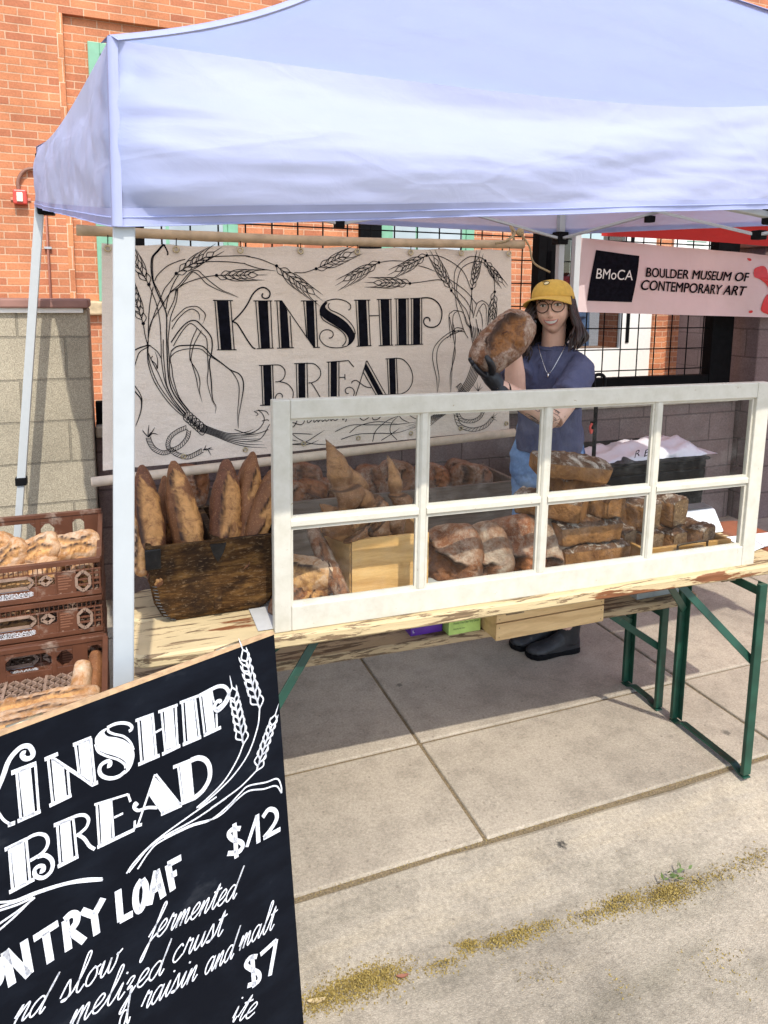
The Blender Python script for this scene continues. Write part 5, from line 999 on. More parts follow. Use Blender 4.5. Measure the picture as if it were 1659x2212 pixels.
def loaf_geo(L, W, H, seed, cuts=(), p=.8, nu=64, nv=48, lump=1.0, tip=0):
    a = np.linspace(-pi/2+.03, pi/2-.03, nu)[:,None]; ph = (np.arange(nv)*2*pi/nv)[None]
    r = np.cos(a)**p; x = L/2*np.sin(a)*np.ones_like(ph); sz = np.sin(ph)*np.ones_like(a)
    if tip: r = r*(1-tip*np.clip(np.sin(a),0,1)**3.2 - .3*tip*np.clip(-np.sin(a),0,1)**4)
    y = W/2*r*np.sign(np.cos(ph))*np.abs(np.cos(ph))**.9; zc = H*.36
    z = np.where(sz >= 0, H*.64*r*np.abs(sz)**.92, -zc*r**.6*np.tanh(2.4*np.abs(sz))/np.tanh(2.4)) + zc
    V = np.stack([x, y, z], -1); C_ = np.stack([x*.82, 0*y, 0*z+zc*.9], -1); dirn = V-C_; dirn /= np.maximum(np.linalg.norm(dirn, axis=-1, keepdims=True), 1e-6)
    cut = np.zeros(x.shape); burn_shade = np.zeros(x.shape); disp = noise3(V, 1.0/W*.8, seed, 2)*.035*W*lump + noise3(V, 4.0/W, seed+1, 2)*.010*W*lump
    rag = noise3(V, 3.2/W, seed+9, 3)*.028*W
    for c in cuts:
        s, t = signed(x, y, [(q[0]*L/2, q[1]*W/2) for q in c['p']]); s = s + rag; w = c['w']*W*np.clip(np.sin(pi*np.clip(t,.02,.98))*1.35, .1, 1); e = c.get('ear', .03)*W; dp = c.get('dep', .05)*W
        taper = np.clip(np.sin(pi*t)*1.6, 0, 1); vis = (sz > -.25)*np.clip((sz+.25)*4, 0, 1); inn = (s > 0)*(s < w)
        k = np.clip(s/(W*.015), 0, 1)*np.clip((w-s)/(W*.02), 0, 1)*(s > 0)*(s < w)*vis; cut = np.maximum(cut, k)
        burn_shade = np.maximum(burn_shade, (np.exp(-((s+.010*W)/(.022*W))**2) + .6*np.exp(-((s-.035*W)/(.05*W))**2))*taper*vis)  # burnt ear edge; the wider band paints shade into the score recess
        disp += vis*taper*(e*np.exp(-((s+.02*W)/(.05*W))**2) - dp*np.clip(1-s/np.maximum(w,1e-5),0,1)*inn*np.clip(s/(W*.012),0,1)) + k*noise3(V, 6.0/W, seed+5, 3)*.03*W
    V = V + dirn*disp[...,None]; V[...,2] = np.maximum(V[...,2], .0)
    top = np.clip((V[...,2]/H-.35)*2.2, 0, 1)
    return V.reshape(-1,3), nu, nv, cut.reshape(-1), burn_shade.reshape(-1), top.reshape(-1)
def add_loaf(mb, at, g, org, X, U):
    V, nu, nv, cut, burn_shade, top = g; X = nrm(X); U = np.array(U, float); U = nrm(U - X*(U@X)); Yv = np.cross(U, X)
    P = np.array(org) + V[:,:1]*X + V[:,1:2]*Yv + V[:,2:3]*U
    f = [(i*nv+q, i*nv+(q+1)%nv, (i+1)*nv+(q+1)%nv, (i+1)*nv+q) for i in range(nu-1) for q in range(nv)]; f += [tuple(range(nv))[::-1], tuple((nu-1)*nv+q for q in range(nv))]
    f = [q[::-1] for q in f]
    mb.add(P, f); at['cut'].append(cut); at['burn_shade'].append(burn_shade); at['top'].append(top); return P
def spike(mb, at, P, nu, nv, X):
    pass
def loaf(name, label, cat, mat, org, X, U, L, W, H, seed, cuts=(), group=None, **kw):
    mb = MB(); at = dict(cut=[], burn_shade=[], top=[]); P = add_loaf(mb, at, loaf_geo(L, W, H, seed, cuts, **kw), org, X, U)
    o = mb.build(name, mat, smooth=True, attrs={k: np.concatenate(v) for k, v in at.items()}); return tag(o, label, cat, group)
def baton(label, c, base, Yb, tip, Yt, W, H, face, cuts, seed, mat, name='baguette', ext=.0, group=None, p=.62, tipk=.5, **kw):
    a = onY(c, *base, Yb); b_ = onY(c, *tip, Yt); X = b_-a; L = np.linalg.norm(X); X = X/L; U = np.array(face, float); U = nrm(U-X*(U@X)); a = a - X*ext; L += ext
    org = (a+b_)/2 - U*H*.45; return loaf(name, label, 'baguette', mat, org, X, U, L, W, H, seed, cuts, group, p=p, tip=tipk, **kw)
def slashes(n, x0, x1, tilt=.28, w=.42, side=1, y0=-.45, y1=.35, dep=.09, ear=.10):
    out = []
    for i in range(n):
        a = lerp(x0, x1, i/n); b_ = lerp(x0, x1, (i+1)/n)+tilt*(x1-x0)/n
        out.append(dict(p=[(a, y0*side), (lerp(a,b_,.35), lerp(y0,y1,.2)*side), (lerp(a,b_,.7), lerp(y0,y1,.6)*side), (b_, y1*side)] , w=w, dep=dep, ear=ear))
    return out
BG = 'baguettes standing in the dark wooden bin'
baton('dark baguette with one long open slash, second from the left in the dark bin', 'zb', (350,1010), 1.935, (232,178), 2.04, .078, .066, (-.2,-1,.25), [dict(p=[(.78,.12),(.35,.38),(-.2,.42),(-.58,.05)], w=.68, dep=.09, ear=.09), dict(p=[(-.40,-.05),(-.62,.30),(-1,.5)], w=.6, dep=.09, ear=.09)], 21, M_bagd, group=BG, ext=.10)
baton('golden baguette with a pointed tip just left of the bin divider', 'zb', (700,990), 1.945, (535,150), 2.04, .084, .07, (-.3,-1,.25), [dict(p=[(.85,-.05),(.7,.15),(.5,.30)], w=.4, dep=.09, ear=.09), dict(p=[(.58,.0),(.2,.10),(-.25,.15),(-.62,-.05)], w=.62, dep=.10, ear=.10), dict(p=[(-.45,-.3),(-.8,.2),(-1,.4)], w=.5, dep=.09, ear=.09)], 22, M_bag_, group=BG, ext=.10)
baton('broad baguette with a pale cracked tip just right of the bin divider', 'zb', (1050,960), 1.945, (1050,140), 2.05, .092, .076, (-.1,-1,.25), [dict(p=[(.74,-.05),(.40,.22),(0,.30),(-.35,.42)], w=.70, dep=.09, ear=.09), dict(p=[(-.05,-.25),(-.45,.05),(-.9,.35)], w=.6, dep=.09, ear=.09)], 23, M_bagd, group=BG, ext=.10)
baton('tall baguette with the highest dark pointed tip in the bin', 'zb', (1240,960), 1.955, (1312,55), 2.07, .078, .068, (.05,-1,.25), [dict(p=[(.72,-.2),(.5,.05),(.2,.35)], w=.5, dep=.09, ear=.1), dict(p=[(.3,-.35),(.0,.0),(-.35,.45)], w=.6, dep=.09, ear=.1), dict(p=[(-.2,-.4),(-.55,.0),(-.9,.4)], w=.6, dep=.09, ear=.1)], 24, M_bag_, group=BG, ext=.10, tipk=.55)
baton('baguette leaning right against the window stile in the bin', 'zb', (1310,960), 1.925, (1500,240), 2.0, .070, .06, (-.1,-1,.25), slashes(3,.7,-.9,w=.5), 25, M_bag_, group=BG, ext=.08)
baton('pale baguette behind the tent pole at the left edge of the bin', 'zb', (190,900), 1.95, (85,215), 2.08, .070, .06, (-.3,-1,.2), slashes(2,.6,-.8,w=.5), 26, M_ciab, group=BG, ext=.10)
baton('small baguette tucked behind the two left front ones in the bin', 'zb', (500,900), 2.08, (455,288), 2.13, .055, .05, (-.1,-1,.2), slashes(2,.6,-.8), 27, M_bag_, group=BG, ext=.10)
baton('floury edged baguette behind the tallest one in the bin', 'zb', (1190,900), 2.10, (1265,138), 2.15, .075, .06, (.2,-1,.2), slashes(2,.6,-.8), 28, M_boule, group=BG, ext=.10)
# four boules leaning in a row behind the glass
BL = 'boules leaning in a row behind the window'
def leaner(label, bot, Yb, top, Yt, W, H, U, cuts, seed, mat, back=.5):
    a = onY('w4', *bot, Yb); b_ = onY('w4', *top, Yt); X = b_-a; L = np.linalg.norm(X); X = X/L; U = np.array(U, float); U = nrm(U-X*(U@X))
    return loaf('sourdough_boule', label, 'bread', mat, (a+b_)/2 - U*H*.45, X, U, L, W, H, seed, cuts, BL, p=.52, nu=90, nv=80)
lc = dict(p=[(.88,.60),(.55,.40),(.15,.12),(-.2,-.25),(-.34,-.70)][::-1], w=.85, dep=.13, ear=.10)
UL = (-.72,-.66,.26)
leaner('boule nearest the pine box with a floury flap over a red brown cut', (320,1410), 1.885, (215,610), 1.965, .205, .095, UL, [lc], 31, M_boule)
leaner('whitest boule, second in the leaning row from the pine box', (700,1360), 1.885, (520,612), 1.975, .20, .092, UL, [dict(p=[(.84,.66),(.45,.42),(0,.12),(-.38,-.2),(-.45,-.6)][::-1], w=.75, dep=.12, ear=.10)], 32, M_bouf)
leaner('redder boule with a thick dark ear, third from the pine box', (1100,1310), 1.885, (890,522), 1.98, .21, .10, UL, [dict(p=[(.97,.62),(.55,.40),(.1,.12),(-.25,-.18),(-.34,-.6)][::-1], w=.85, dep=.15, ear=.13)], 33, M_boulr)
leaner('boule with a dark curled end touching the rye stack', (1500,1225), 1.885, (1240,492), 1.985, .20, .105, (-.45,-.85,.28), [dict(p=[(-.40,.35),(-.45,-.05),(-.75,-.3)][::-1], w=.40, dep=.10, ear=.13), dict(p=[(.7,.8),(.2,.85)][::-1], w=.2)], 34, M_bouf)
# boules in the trough on the rear bench
TB = 'floury boules in the grey trough'
def trough_b(label, c, x, y, Y, L, W, U, seed, cuts, mat=M_boule): 
    p = onY(c, x, y, Y); return loaf('sourdough_boule', label, 'bread', mat, p-np.array(nrm(U))*.05, (.25,.05,1), U, L, W, .11, seed, cuts, TB, p=.5, nu=56, nv=48)
cA = [dict(p=[(.9,.3),(.3,.1),(-.3,-.3)], w=.4, dep=.08, ear=.07)]; cB = [dict(p=[(.9,-.3),(.4,-.1),(-.4,.2)], w=.35, dep=.08, ear=.07), dict(p=[(.8,.5),(0,.3)], w=.2)]
trough_b('boule behind the others at the left end of the glass, back row of trough', 'l2', 270, 420, 3.16, .20, .19, (-.4,-1,.5), 41, cA)
trough_b('boule with a white floury cap in the left front of the trough', 'l2', 315, 500, 3.06, .17, .17, (-.2,-1,.7), 42, [dict(p=[(.3,.9),(.35,0),(.2,-.9)], w=.8, dep=.05, ear=.06)])
trough_b('half hidden boule by the window stile in the left front of the trough', 'l2', 205, 520, 3.05, .16, .14, (-.5,-1,.4), 43, cB)
trough_b('boule beside the white capped one, half behind the epi breads', 'l2', 395, 490, 3.12, .17, .15, (.2,-1,.5), 44, cB)
trough_b('boule behind the middle epi bread in the trough', 'l2', 690, 430, 3.12, .21, .19, (.1,-1,.5), 45, cA)
trough_b('boule with fanned cuts behind the thin pointed epi bread', 'l2', 855, 420, 3.08, .23, .21, (-.3,-1,.5), 46, cB)
trough_b('reddish boule behind the first upright muntin in the trough', 'l2', 1075, 415, 3.08, .21, .20, (.2,-1,.5), 47, cA, M_boulr)
trough_b('floury boule behind the last one in the trough', 'l2', 1250, 385, 3.15, .20, .18, (-.4,-1,.5), 48, cB)
trough_b('boule with a wide dark gash at the right end of the trough', 'l2', 1340, 410, 3.06, .20, .23, (0,-1,.6), 49, [dict(p=[(.95,.5),(.5,.5),(-.3,.45)], w=.16, dep=.12, ear=.07), dict(p=[(.9,-.2),(.2,-.35)], w=.25, dep=.06)])
trough_b('dark boule seen between the baguettes of the bin', 'zb', 720, 370, 3.08, .20, .17, (.4,-1,.4), 50, cA)
# lower left of the window
loaf('batard', 'floury batard lying on top of the pair at the left of the window', 'bread', M_ciab, onY('ze', 170, 1640, 1.965)-np.array([0,0,.05]), (.75,-.55,.10), (-.2,-.6,1), .26, .12, .09, 51, [dict(p=[(.8,-.3),(.2,-.1),(-.7,.2)], w=.4, dep=.06, ear=.06)], nu=80, nv=64)
loaf('batard', 'orange edged batard under the floury one at the left of the window', 'bread', M_ciab, onY('ze', 240, 1760, 1.935)-np.array([0,0,.04]), (.85,-.35,.20), (-.1,-.8,1), .19, .085, .06, 52, [dict(p=[(.85,-.1),(.2,-.2),(-.6,-.1)], w=.4, dep=.05, ear=.05)])
loaf('batard', 'small dark batard lying on the paper with its scored end to the glass', 'bread', M_bag_, onY('ze', 320, 2020, 1.86)-np.array([0,.0,.05]), (-.35,-1,-.02), (-.1,-.35,1), .19, .10, .075, 53, [dict(p=[(.95,-.5),(.5,-.2),(-.5,.1)], w=.35, dep=.06, ear=.05), dict(p=[(.95,.3),(.4,.4),(-.4,.5)], w=.25)])
loaf('batard', 'floury batard end just showing beside the window stile', 'bread', M_boule, onY('ze', 60, 1990, 1.89)-np.array([0,0,.04]), (1,.2,0), (0,-.4,1), .14, .09, .07, 54, cA)
baton('floury baguette leaning diagonally against the pine box', 'ze', (690,2050), 1.80, (285,1170), 2.04, .052, .046, (-.4,-1,.45), slashes(3,.5,-.95,w=.32,y0=-.3,y1=.4), 55, M_boule, tipk=.1, p=.28)
# twisted epi breads in the pine box
def epi(label, base, Yb, tip, Yt, W, n, seed):
    a = onY('ze', *base, Yb); b_ = onY('ze', *tip, Yt); X = b_-a; L = np.linalg.norm(X); X = X/L; sd = nrm(np.cross(X, (0,-1,.2))); fw = nrm(np.cross(sd, X)); fw = fw if fw[1] < 0 else -fw; rs = np.random.RandomState(seed)
    nu, nv = 26*n, 40; ph = np.arange(nv)*2*pi/nv; R = []; cut = []; burn_shade = []; top = []; amp = rs.uniform(.8, 1.15, n)
    for i in range(nu):
        tt = i/(nu-1)*(n+.9); k = min(int(tt), n-1); u = tt-k if k < n-1 else (tt-k)/1.9; last = k == n-1; t = tt*n/(n+.9)
        if last: r = .70*((.62+.38*sin(pi/2*u/.30)) if u < .30 else (max(0,1-u)/.70)**.95) + .015
        else: r = (.50 + .50*sin(pi/2*min(1,u/.72))**1.3 if u < .90 else .50+.5*(1-u)/.10)*amp[k]
        off = (.34 if k % 2 else -.34)*W*sin(pi*u)*.8*(0 if last else 1); c = a + X*L*(t/n) + sd*off + fw*.15*W*sin(pi*u) - (sd*.25*W*u*u if last else 0)
        lip = 1+ (.20*np.sin(ph*2+k*2.1+seed)*max(0,u-.35) if not last else .10*np.sin(ph*2+k)*u)
        rr = W*.55*r*lip; R.append(c + rr[:,None]*(np.cos(ph)[:,None]*sd + .85*np.sin(ph)[:,None]*fw) + X*(0 if last else .012*max(0,u-.5)*np.sin(ph*2+k))[:,None] if not last else c + rr[:,None]*(np.cos(ph)[:,None]*sd + .85*np.sin(ph)[:,None]*fw))
        cc = (.9*np.clip(np.cos(ph-pi/2-.5)*1.5,0,1) if last and u > .2 else 0*ph) if last else (ph*0 + (.8 if u < .22 else 0)); cut.append(cc*np.ones(nv)); burn_shade.append(np.ones(nv)*((.85 if .86 < u < .93 else 0) if not last else max(0,(u-.86)/.14))); top.append(np.ones(nv)*.7)
    V = np.array(R); N = noise3(V, 1.2/W, seed, 3)*.045*W + noise3(V, 6/W, seed+3, 2)*.012*W; ctr = V.mean(1, keepdims=True); d = V-ctr; V = V + d/np.maximum(np.linalg.norm(d, axis=-1, keepdims=True), 1e-6)*N[...,None]
    mb = MB(); mb.rings(V); mb.v[0] = mb.v[0] - (0,0,0)
    tag(mb.build('epi_bread', M_epi, smooth=True, attrs=dict(cut=np.concatenate(cut), burn_shade=np.concatenate(burn_shade), top=np.concatenate(top))), label, 'bread', 'epi breads in the pine box')
epi('tallest epi bread with a curled dark point, left in the pine box', (720,1330), 1.95, (545,155), 2.03, .098, 3, 61)
epi('broad epi bread with a rounded tip behind the diagonal one', (930,1280), 2.02, (770,430), 2.06, .088, 3, 62)
epi('pale epi bread leaning diagonally across the pine box', (1180,1290), 1.93, (780,640), 1.99, .066, 3, 63)
epi('thin upright epi bread with a sharp black tip, right in the pine box', (1310,1290), 1.95, (1222,358), 2.04, .064, 3, 64)
epi('short stubby epi bread low in the front of the pine box', (900,1330), 1.92, (760,1000), 1.95, .085, 2, 65)
epi('small epi bread poking over the left side of the pine box', (640,1240), 2.03, (450,880), 2.08, .085, 2, 66)
# rye tins
def rye_geo(L, W, H, seed, cutend=0, dome=.018, nu=40, nv=44):
    a = np.linspace(-1, 1, nu)[:,None]; e = .985; xs_ = np.sign(a)*np.abs(np.sin(a*pi/2))**.55; ph = (np.arange(nv)*2*pi/nv)[None]
    rr = (1-np.abs(a)**14)**.22*.0+ np.where(np.abs(a)>.94, np.sqrt(np.clip(1-((np.abs(a)-.94)/.06)**2,0,1))*.14+.86, 1.0)
    c, s = np.cos(ph), np.sin(ph); ex_ = .27; y = W/2*np.sign(c)*np.abs(c)**ex_*rr; z = H/2*np.sign(s)*np.abs(s)**ex_*rr + H/2
    x = L/2*a*np.ones_like(y); z = z + dome*np.clip(s,0,1)**.5*(1-(y/(W/2))**2)*(1-.55*a**2); y = y*(.93+.07*z/H); x = x*(.96+.04*z/H)
    V = np.stack([x, y, z], -1); dirn = np.stack([x*0, np.sign(c)*np.abs(c)*np.ones_like(x), s*np.ones_like(x)], -1)
    top = np.clip((s-.45)*5,0,1)*np.ones_like(x); d = noise3(V, 9, seed, 3)*.0035 + noise3(V, 32, seed+2, 3)*.0022*(.4+top); V = V + dirn*d[...,None]; V[...,2] = np.maximum(V[...,2], 0)
    # lip of the crust over the tin edge
    V[...,1] *= 1+.035*np.exp(-((s-.62)/.12)**2)
    return V.reshape(-1,3), nu, nv, top.reshape(-1)
def rye(label, org, X, U, L, W, H, seed, cutend=0, group=None, roll=0):
    V, nu, nv, top = rye_geo(L, W, H, seed); X = nrm(X); U = np.array(U, float); U = nrm(U-X*(U@X)); Yv = np.cross(U, X); P = np.array(org)+V[:,:1]*X+V[:,1:2]*Yv+V[:,2:3]*U
    cut = np.zeros(len(V)); mb = MB()
    f = [(i*nv+q, (i+1)*nv+q, (i+1)*nv+(q+1)%nv, i*nv+(q+1)%nv) for i in range(nu-1) for q in range(nv)]
    # end caps as rings shrinking to the middle, so that a sliced end is its own flat face
    add = []; ca = []; ta = []; n0 = len(P); F = list(f)
    for end, i in ((-1,0),(1,nu-1)):
        ring = P[i*nv:(i+1)*nv]; c = ring.mean(0); prev = [i*nv+q for q in range(nv)]
        for k in (.97,.7,.4):
            idx = [n0+len(add)+q for q in range(nv)]
            for q in range(nv): add.append(lerp(c, ring[q], k)); ca.append(1.0 if cutend == end else 0.0); ta.append(0.0)
            for q in range(nv): F.append((prev[q], prev[(q+1)%nv], idx[(q+1)%nv], idx[q]) if end > 0 else (idx[q], idx[(q+1)%nv], prev[(q+1)%nv], prev[q]))
            prev = idx
        F.append(tuple(prev) if end > 0 else tuple(prev[::-1]))
    if cutend == 1: 
        pass
    mb.add(np.concatenate([P, np.array(add)]), F)
    o = mb.build('rye_loaf', M_rye, smooth=True, attrs=dict(cut=np.concatenate([cut, ca]), top=np.concatenate([top, ta])))
    return tag(o, label, 'bread', group)
RG = 'rye loaves stacked behind the window'
rye('rye tin loaf at the bottom of the stack, long side to the glass', (1.485,1.880,.738), (1,-.04,0), (0,0,1), .255, .108, .070, 71, 0, RG)
rye('rye tin loaf second from the bottom of the stack', (1.462,1.885,.823), (1,-.05,0), (0,0,1), .235, .108, .066, 72, 0, RG)
rye('rye tin loaf with its corner forward, left in the third layer of the stack', (1.355,1.935,.903), (.62,-.78,0), (0,.02,1), .23, .108, .068, 73, 0, RG)
rye('small ended rye loaf, right in the third layer of the stack', (1.525,1.925,.903), (-.22,1,0), (0,.02,1), .19, .105, .066, 74, 0, RG)
rye('rye loaf half hidden behind the window bar just under the topmost one', (1.455,1.95,.985), (1,.25,0), (0,0,1), .20, .10, .05, 75, 0, RG)
rye('floury topped rye loaf crowning the stack, sloping down to the right', (1.392,1.90,1.047), (1,-.22,-.13), (.1,-.2,1), .255, .108, .058, 76, 0, RG)
TG = 'cut rye loaves in the wooden tray'
def cutrye(label, px, Yf, z, L=.20, W=.10, H=.083, seed=80, d=(.12,-1,0)):
    f_ = onY('l3', *px, Yf); D_ = nrm(d); o = np.array([f_[0], Yf, z]) - D_*L/2; return rye(label, o, D_, (0,0,1), L, W, H, seed, 1, TG)
cutrye('seeded cut rye loaf at the right end of the lower tray row', (1290,640), 1.845, .748, .19, .098, .068, 81, (.30,-1,0))
cutrye('seeded cut rye loaf in the middle of the lower tray row', (1105,685), 1.852, .748, .19, .096, .066, 82, (.22,-1,0))
cutrye('cut rye loaf behind the last upright muntin, lower tray row', (960,690), 1.852, .748, .19, .090, .070, 83, (.22,-1,0))
cutrye('floury sided cut rye loaf at the left of the lower tray row', (800,660), 1.89, .748, .16, .105, .078, 84, (.28,-1,0))
cutrye('tall seeded cut rye loaf at the right of the upper tray row', (1110,470), 1.875, .822, .19, .100, .100, 85, (.25,-1,0))
cutrye('cut rye loaf beside the tall one, left in the upper tray row', (945,480), 1.872, .822, .20, .105, .098, 86, (.32,-1,0))
cutrye('dark topped rye loaf at the back left of the upper tray row', (790,430), 1.96, .832, .18, .105, .095, 87, (.4,-1,0))
# ================================================================== the baker
M_skin = NT('skin'); c = M_skin.co(); f = M_skin.noise(c, 26, 4); M_skin.col(M_skin.ramp(f, [(.3,(.70,.42,.31)),(.7,(.78,.49,.37))])).set(.45,0,.4)
M_skin.b.inputs['Subsurface Weight'].default_value = .12; M_skin.b.inputs['Subsurface Radius'].default_value = (.012,.005,.003); M_skin = M_skin.m
M_tat = NT('tattoo ink lines'); M_tat.col((.10,.085,.085)).set(.5,0,.3); M_tat = M_tat.m
M_shirt = NT('faded navy cotton'); c = M_shirt.co(); f = M_shirt.noise(c, 7, 6, .65); M_shirt.col(M_shirt.ramp(f, [(.3,(.075,.079,.145)),(.7,(.118,.122,.20))])).set(.9,0,.15); M_shirt.bump(M_shirt.noise(M_shirt.co((1,1,.45)), 16, 5, .6, 1.2), .55, .02); M_shirt = M_shirt.m
M_jean = NT('light blue denim'); c = M_jean.co(); f = M_jean.noise(c, 9, 5, .6); w = M_jean.noise(M_jean.co((1,1,.3)), 300, 2); k = M_jean.ramp(f, [(.3,(.14,.24,.46)),(.7,(.28,.42,.66))]); k = M_jean.mix(.3, k, M_jean.ramp(w,[(.35,.75),(.65,1.2)]), 'MULTIPLY'); M_jean.col(k).set(.9,0,.15); M_jean.bump(M_jean.noise(M_jean.co((1,1,.7)), 18, 5, .6), .4, .015); M_jean = M_jean.m
M_hair = NT('dark brown hair'); f = M_hair.noise(M_hair.co((1,1,.25)), 80, 4); M_hair.col(M_hair.ramp(f, [(.3,(.010,.006,.005)),(.75,(.045,.020,.016))])).set(.38,0,.45); M_hair = M_hair.m
M_capy = simple('mustard cotton cap', (.60,.36,.065), .85, vary=.1, scale=60, bump=.2)
M_glove = simple('black nitrile glove', (.010,.011,.015), .38, vary=.2, scale=60, bump=.3)
M_boot = simple('dusty black boot leather', (.018,.018,.02), .5, vary=.4, scale=25, bump=.2, dirt=((.12,.11,.10), 30, .1, .6))
def remesh(mb, name, mat, parent, voxel, smooth=6, disp=None, attr=None):
    V = np.concatenate(mb.v); me = bpy.data.meshes.new(name); me.from_pydata((V-LOC[parent]).tolist(), [], mb.f)
    o = bpy.data.objects.new(name, me); COL.objects.link(o); md = o.modifiers.new('r', 'REMESH'); md.mode = 'VOXEL'; md.voxel_size = voxel; md.use_smooth_shade = True
    if smooth: md = o.modifiers.new('s', 'SMOOTH'); md.factor = .5; md.iterations = smooth
    dg = bpy.context.evaluated_depsgraph_get(); m2 = bpy.data.meshes.new_from_object(o.evaluated_get(dg)); bpy.data.objects.remove(o); bpy.data.meshes.remove(me)
    if disp is not None:
        n = len(m2.vertices); co = np.zeros(n*3); m2.vertices.foreach_get('co', co); no = np.zeros(n*3); m2.vertices.foreach_get('normal', no); co = co.reshape(-1,3); no = no.reshape(-1,3)
        co += no*disp(co+LOC[parent])[:,None]; m2.vertices.foreach_set('co', co.reshape(-1)); m2.update()
    m2.name = name; m2.materials.clear(); m2.materials.append(mat); m2.polygons.foreach_set('use_smooth', [True]*len(m2.polygons))
    o = bpy.data.objects.new(name, m2); COL.objects.link(o); LOC[o] = LOC[parent]; o.parent = parent; return o
PB = np.array([1.80, 2.60, 0.0])
f3v = np.array([-.62,-.785,0]); l3v = np.array([.785,-.62,0])          # chest forward / her left
def ell(c, a, b, z=None, n=28, fx=f3v, lx_=l3v, tilt=None, k=1.0):
    out = []
    for q in np.arange(n)*2*pi/n:
        ca, sa = cos(q), sin(q); p = np.array(c, float) + lx_*a*np.sign(ca)*abs(ca)**k + fx*b*np.sign(sa)*abs(sa)**k; out.append(p)
    return np.array(out)
TC = np.array([1.785, 2.585, 0])
shL = TC + l3v*.128 + np.array([0,0,1.375]); shR = TC - l3v*.145 + np.array([0,0,1.375])
elL = onY('c6', 1075, 1740, 2.33); wrL = onY('c6', 430, 1345, 2.33); elR = onY('c6', 640, 1400, 2.50); wrR = onY('c6', 610, 900, 2.485)
headc = np.array([0,0,0]) + onY('c6', 1072, 440, 2.555); 
hf = nrm([-.665,-.74,.03]); hl = nrm(np.array([-hf[1], hf[0], 0])); hu = np.cross(hl, hf)*-1
if hu[2] < 0: hu = -hu
rl = radians(5); hl, hu = hl*cos(rl)+hu*sin(rl), hu*cos(rl)-hl*sin(rl)
ha, hb, hc = .071, .092, .107
def bumps(l, u):
    g = lambda l0, u0, sl, su: np.exp(-((l-l0)/sl)**2-((u-u0)/su)**2)
    b = .020*g(0,-.028,.010,.016) + .011*g(0,-.006,.008,.022) + .004*g(.010,-.034,.007,.007) + .004*g(-.010,-.034,.007,.007)
    b += .010*(g(.036,-.030,.018,.018)+g(-.036,-.030,.018,.018)) - .009*(g(.030,.012,.016,.011)+g(-.030,.012,.016,.011)) + .004*g(0,.026,.045,.010)
    b += .005*g(0,-.056,.026,.012) - .004*g(0,-.077,.018,.006) + .012*g(0,-.095,.020,.016)
    return b
def wsc(u): s = np.clip((-u-.015)/.092, 0, 1); return 1 - .34*s*s*(3-2*s)*1.0
def faceF(l, u):
    l0 = l/wsc(u); t = np.clip(1-np.abs(l0/ha)**2.2-np.abs(u/hc)**3.0, 0, 1); return hb*t**.5*(1-.05*np.clip(-u/hc,0,1)) + bumps(l, u)
def face(l, u, off=0.0): return headc + hl*l + hu*u + hf*(float(faceF(np.array(l), np.array(u)))+off)
mb = MB()
nu_, nv_ = 72, 96; P = []
for i in range(nu_):
    th_ = pi*(i+.5)/nu_; u = hc*cos(th_); st = sin(th_)
    for j in range(nv_):
        q = 2*pi*j/nv_; l0 = ha*st*sin(q); fr = cos(q)
        lw2 = l0*float(wsc(np.array(u)))
        if fr >= 0:
            F0 = hb*max(0, 1-abs(l0/ha)**2.2-abs(u/hc)**3.0)**.5*(1-.05*max(0,min(1,-u/hc)))
            ww = min(1, fr*2.2); F1 = F0 + float(bumps(np.array(lw2), np.array(u)))*ww
        else: F1 = -(.098*st*abs(fr)**.9*(1 if u > -.03 else max(.25, 1-(-.03-u)/.09)))
        P.append(headc + hl*lw2 + hu*u + hf*F1)
f = [(i*nv_+j, (i+1)*nv_+j, (i+1)*nv_+(j+1)%nv_, i*nv_+(j+1)%nv_) for i in range(nu_-1) for j in range(nv_)]; f += [tuple(range(nv_)), tuple((nu_-1)*nv_+j for j in range(nv_))[::-1]]
mb.add(P, f)
for s in (-1,1): mb.ball(headc+hl*s*.070-hf*.008+hu*-.012, (.010,.014,.028), 10, 8)
nk = headc - hu*.075 - hf*.018; nb2 = TC + f3v*.005 + np.array([0,0,1.405])
mb.tube(catmull([nk+hu*.03, nk, lerp(nk,nb2,.55), nb2, nb2-np.array([0,0,.05])], 5), np.interp(np.linspace(0,1,21), [0,.25,.6,.85,1], [.052,.050,.050,.062,.085]), 20)
mb.rings([ell(TC+np.array([0,0,z]), a, b) for z, a, b in ((1.40,.11,.07),(1.33,.125,.08),(1.2,.115,.08),(1.05,.11,.08),(.95,.12,.085),(.86,.10,.09))])
def limb(pts, rad, n=18): mb.tube(catmull(pts, 6), np.interp(np.linspace(0,1,(len(pts)-1)*6+1), np.linspace(0,1,len(rad)), rad), n)
limb([shL-np.array([0,0,.02])-l3v*.05, lerp(shL,elL,.5)+np.array([.01,-.01,-.01]), elL], [.055,.047,.044,.041]); limb([elL, lerp(elL,wrL,.35), lerp(elL,wrL,.75), wrL+(wrL-elL)*.04], [.043,.045,.037,.029])
limb([shR-np.array([0,0,.02])+l3v*.05, lerp(shR,elR,.5)+np.array([0,.01,0]), elR], [.052,.045,.041]); limb([elR, lerp(elR,wrR,.4), wrR], [.041,.042,.030])
hipL = np.array([1.835,2.56,.90]); hipR = np.array([1.765,2.665,.90]); knL = np.array([1.855,2.545,.50]); knR = np.array([1.785,2.68,.50]); anL = np.array([1.925,2.565,.10]); anR = np.array([1.88,2.667,.10])
limb([hipL,knL,anL], [.08,.055,.04]); limb([hipR,knR,anR], [.08,.055,.04])
base = np.array([1.83,2.6,0])
root = bpy.data.objects.new('tmp_person', None); COL.objects.link(root); LOC[root] = base
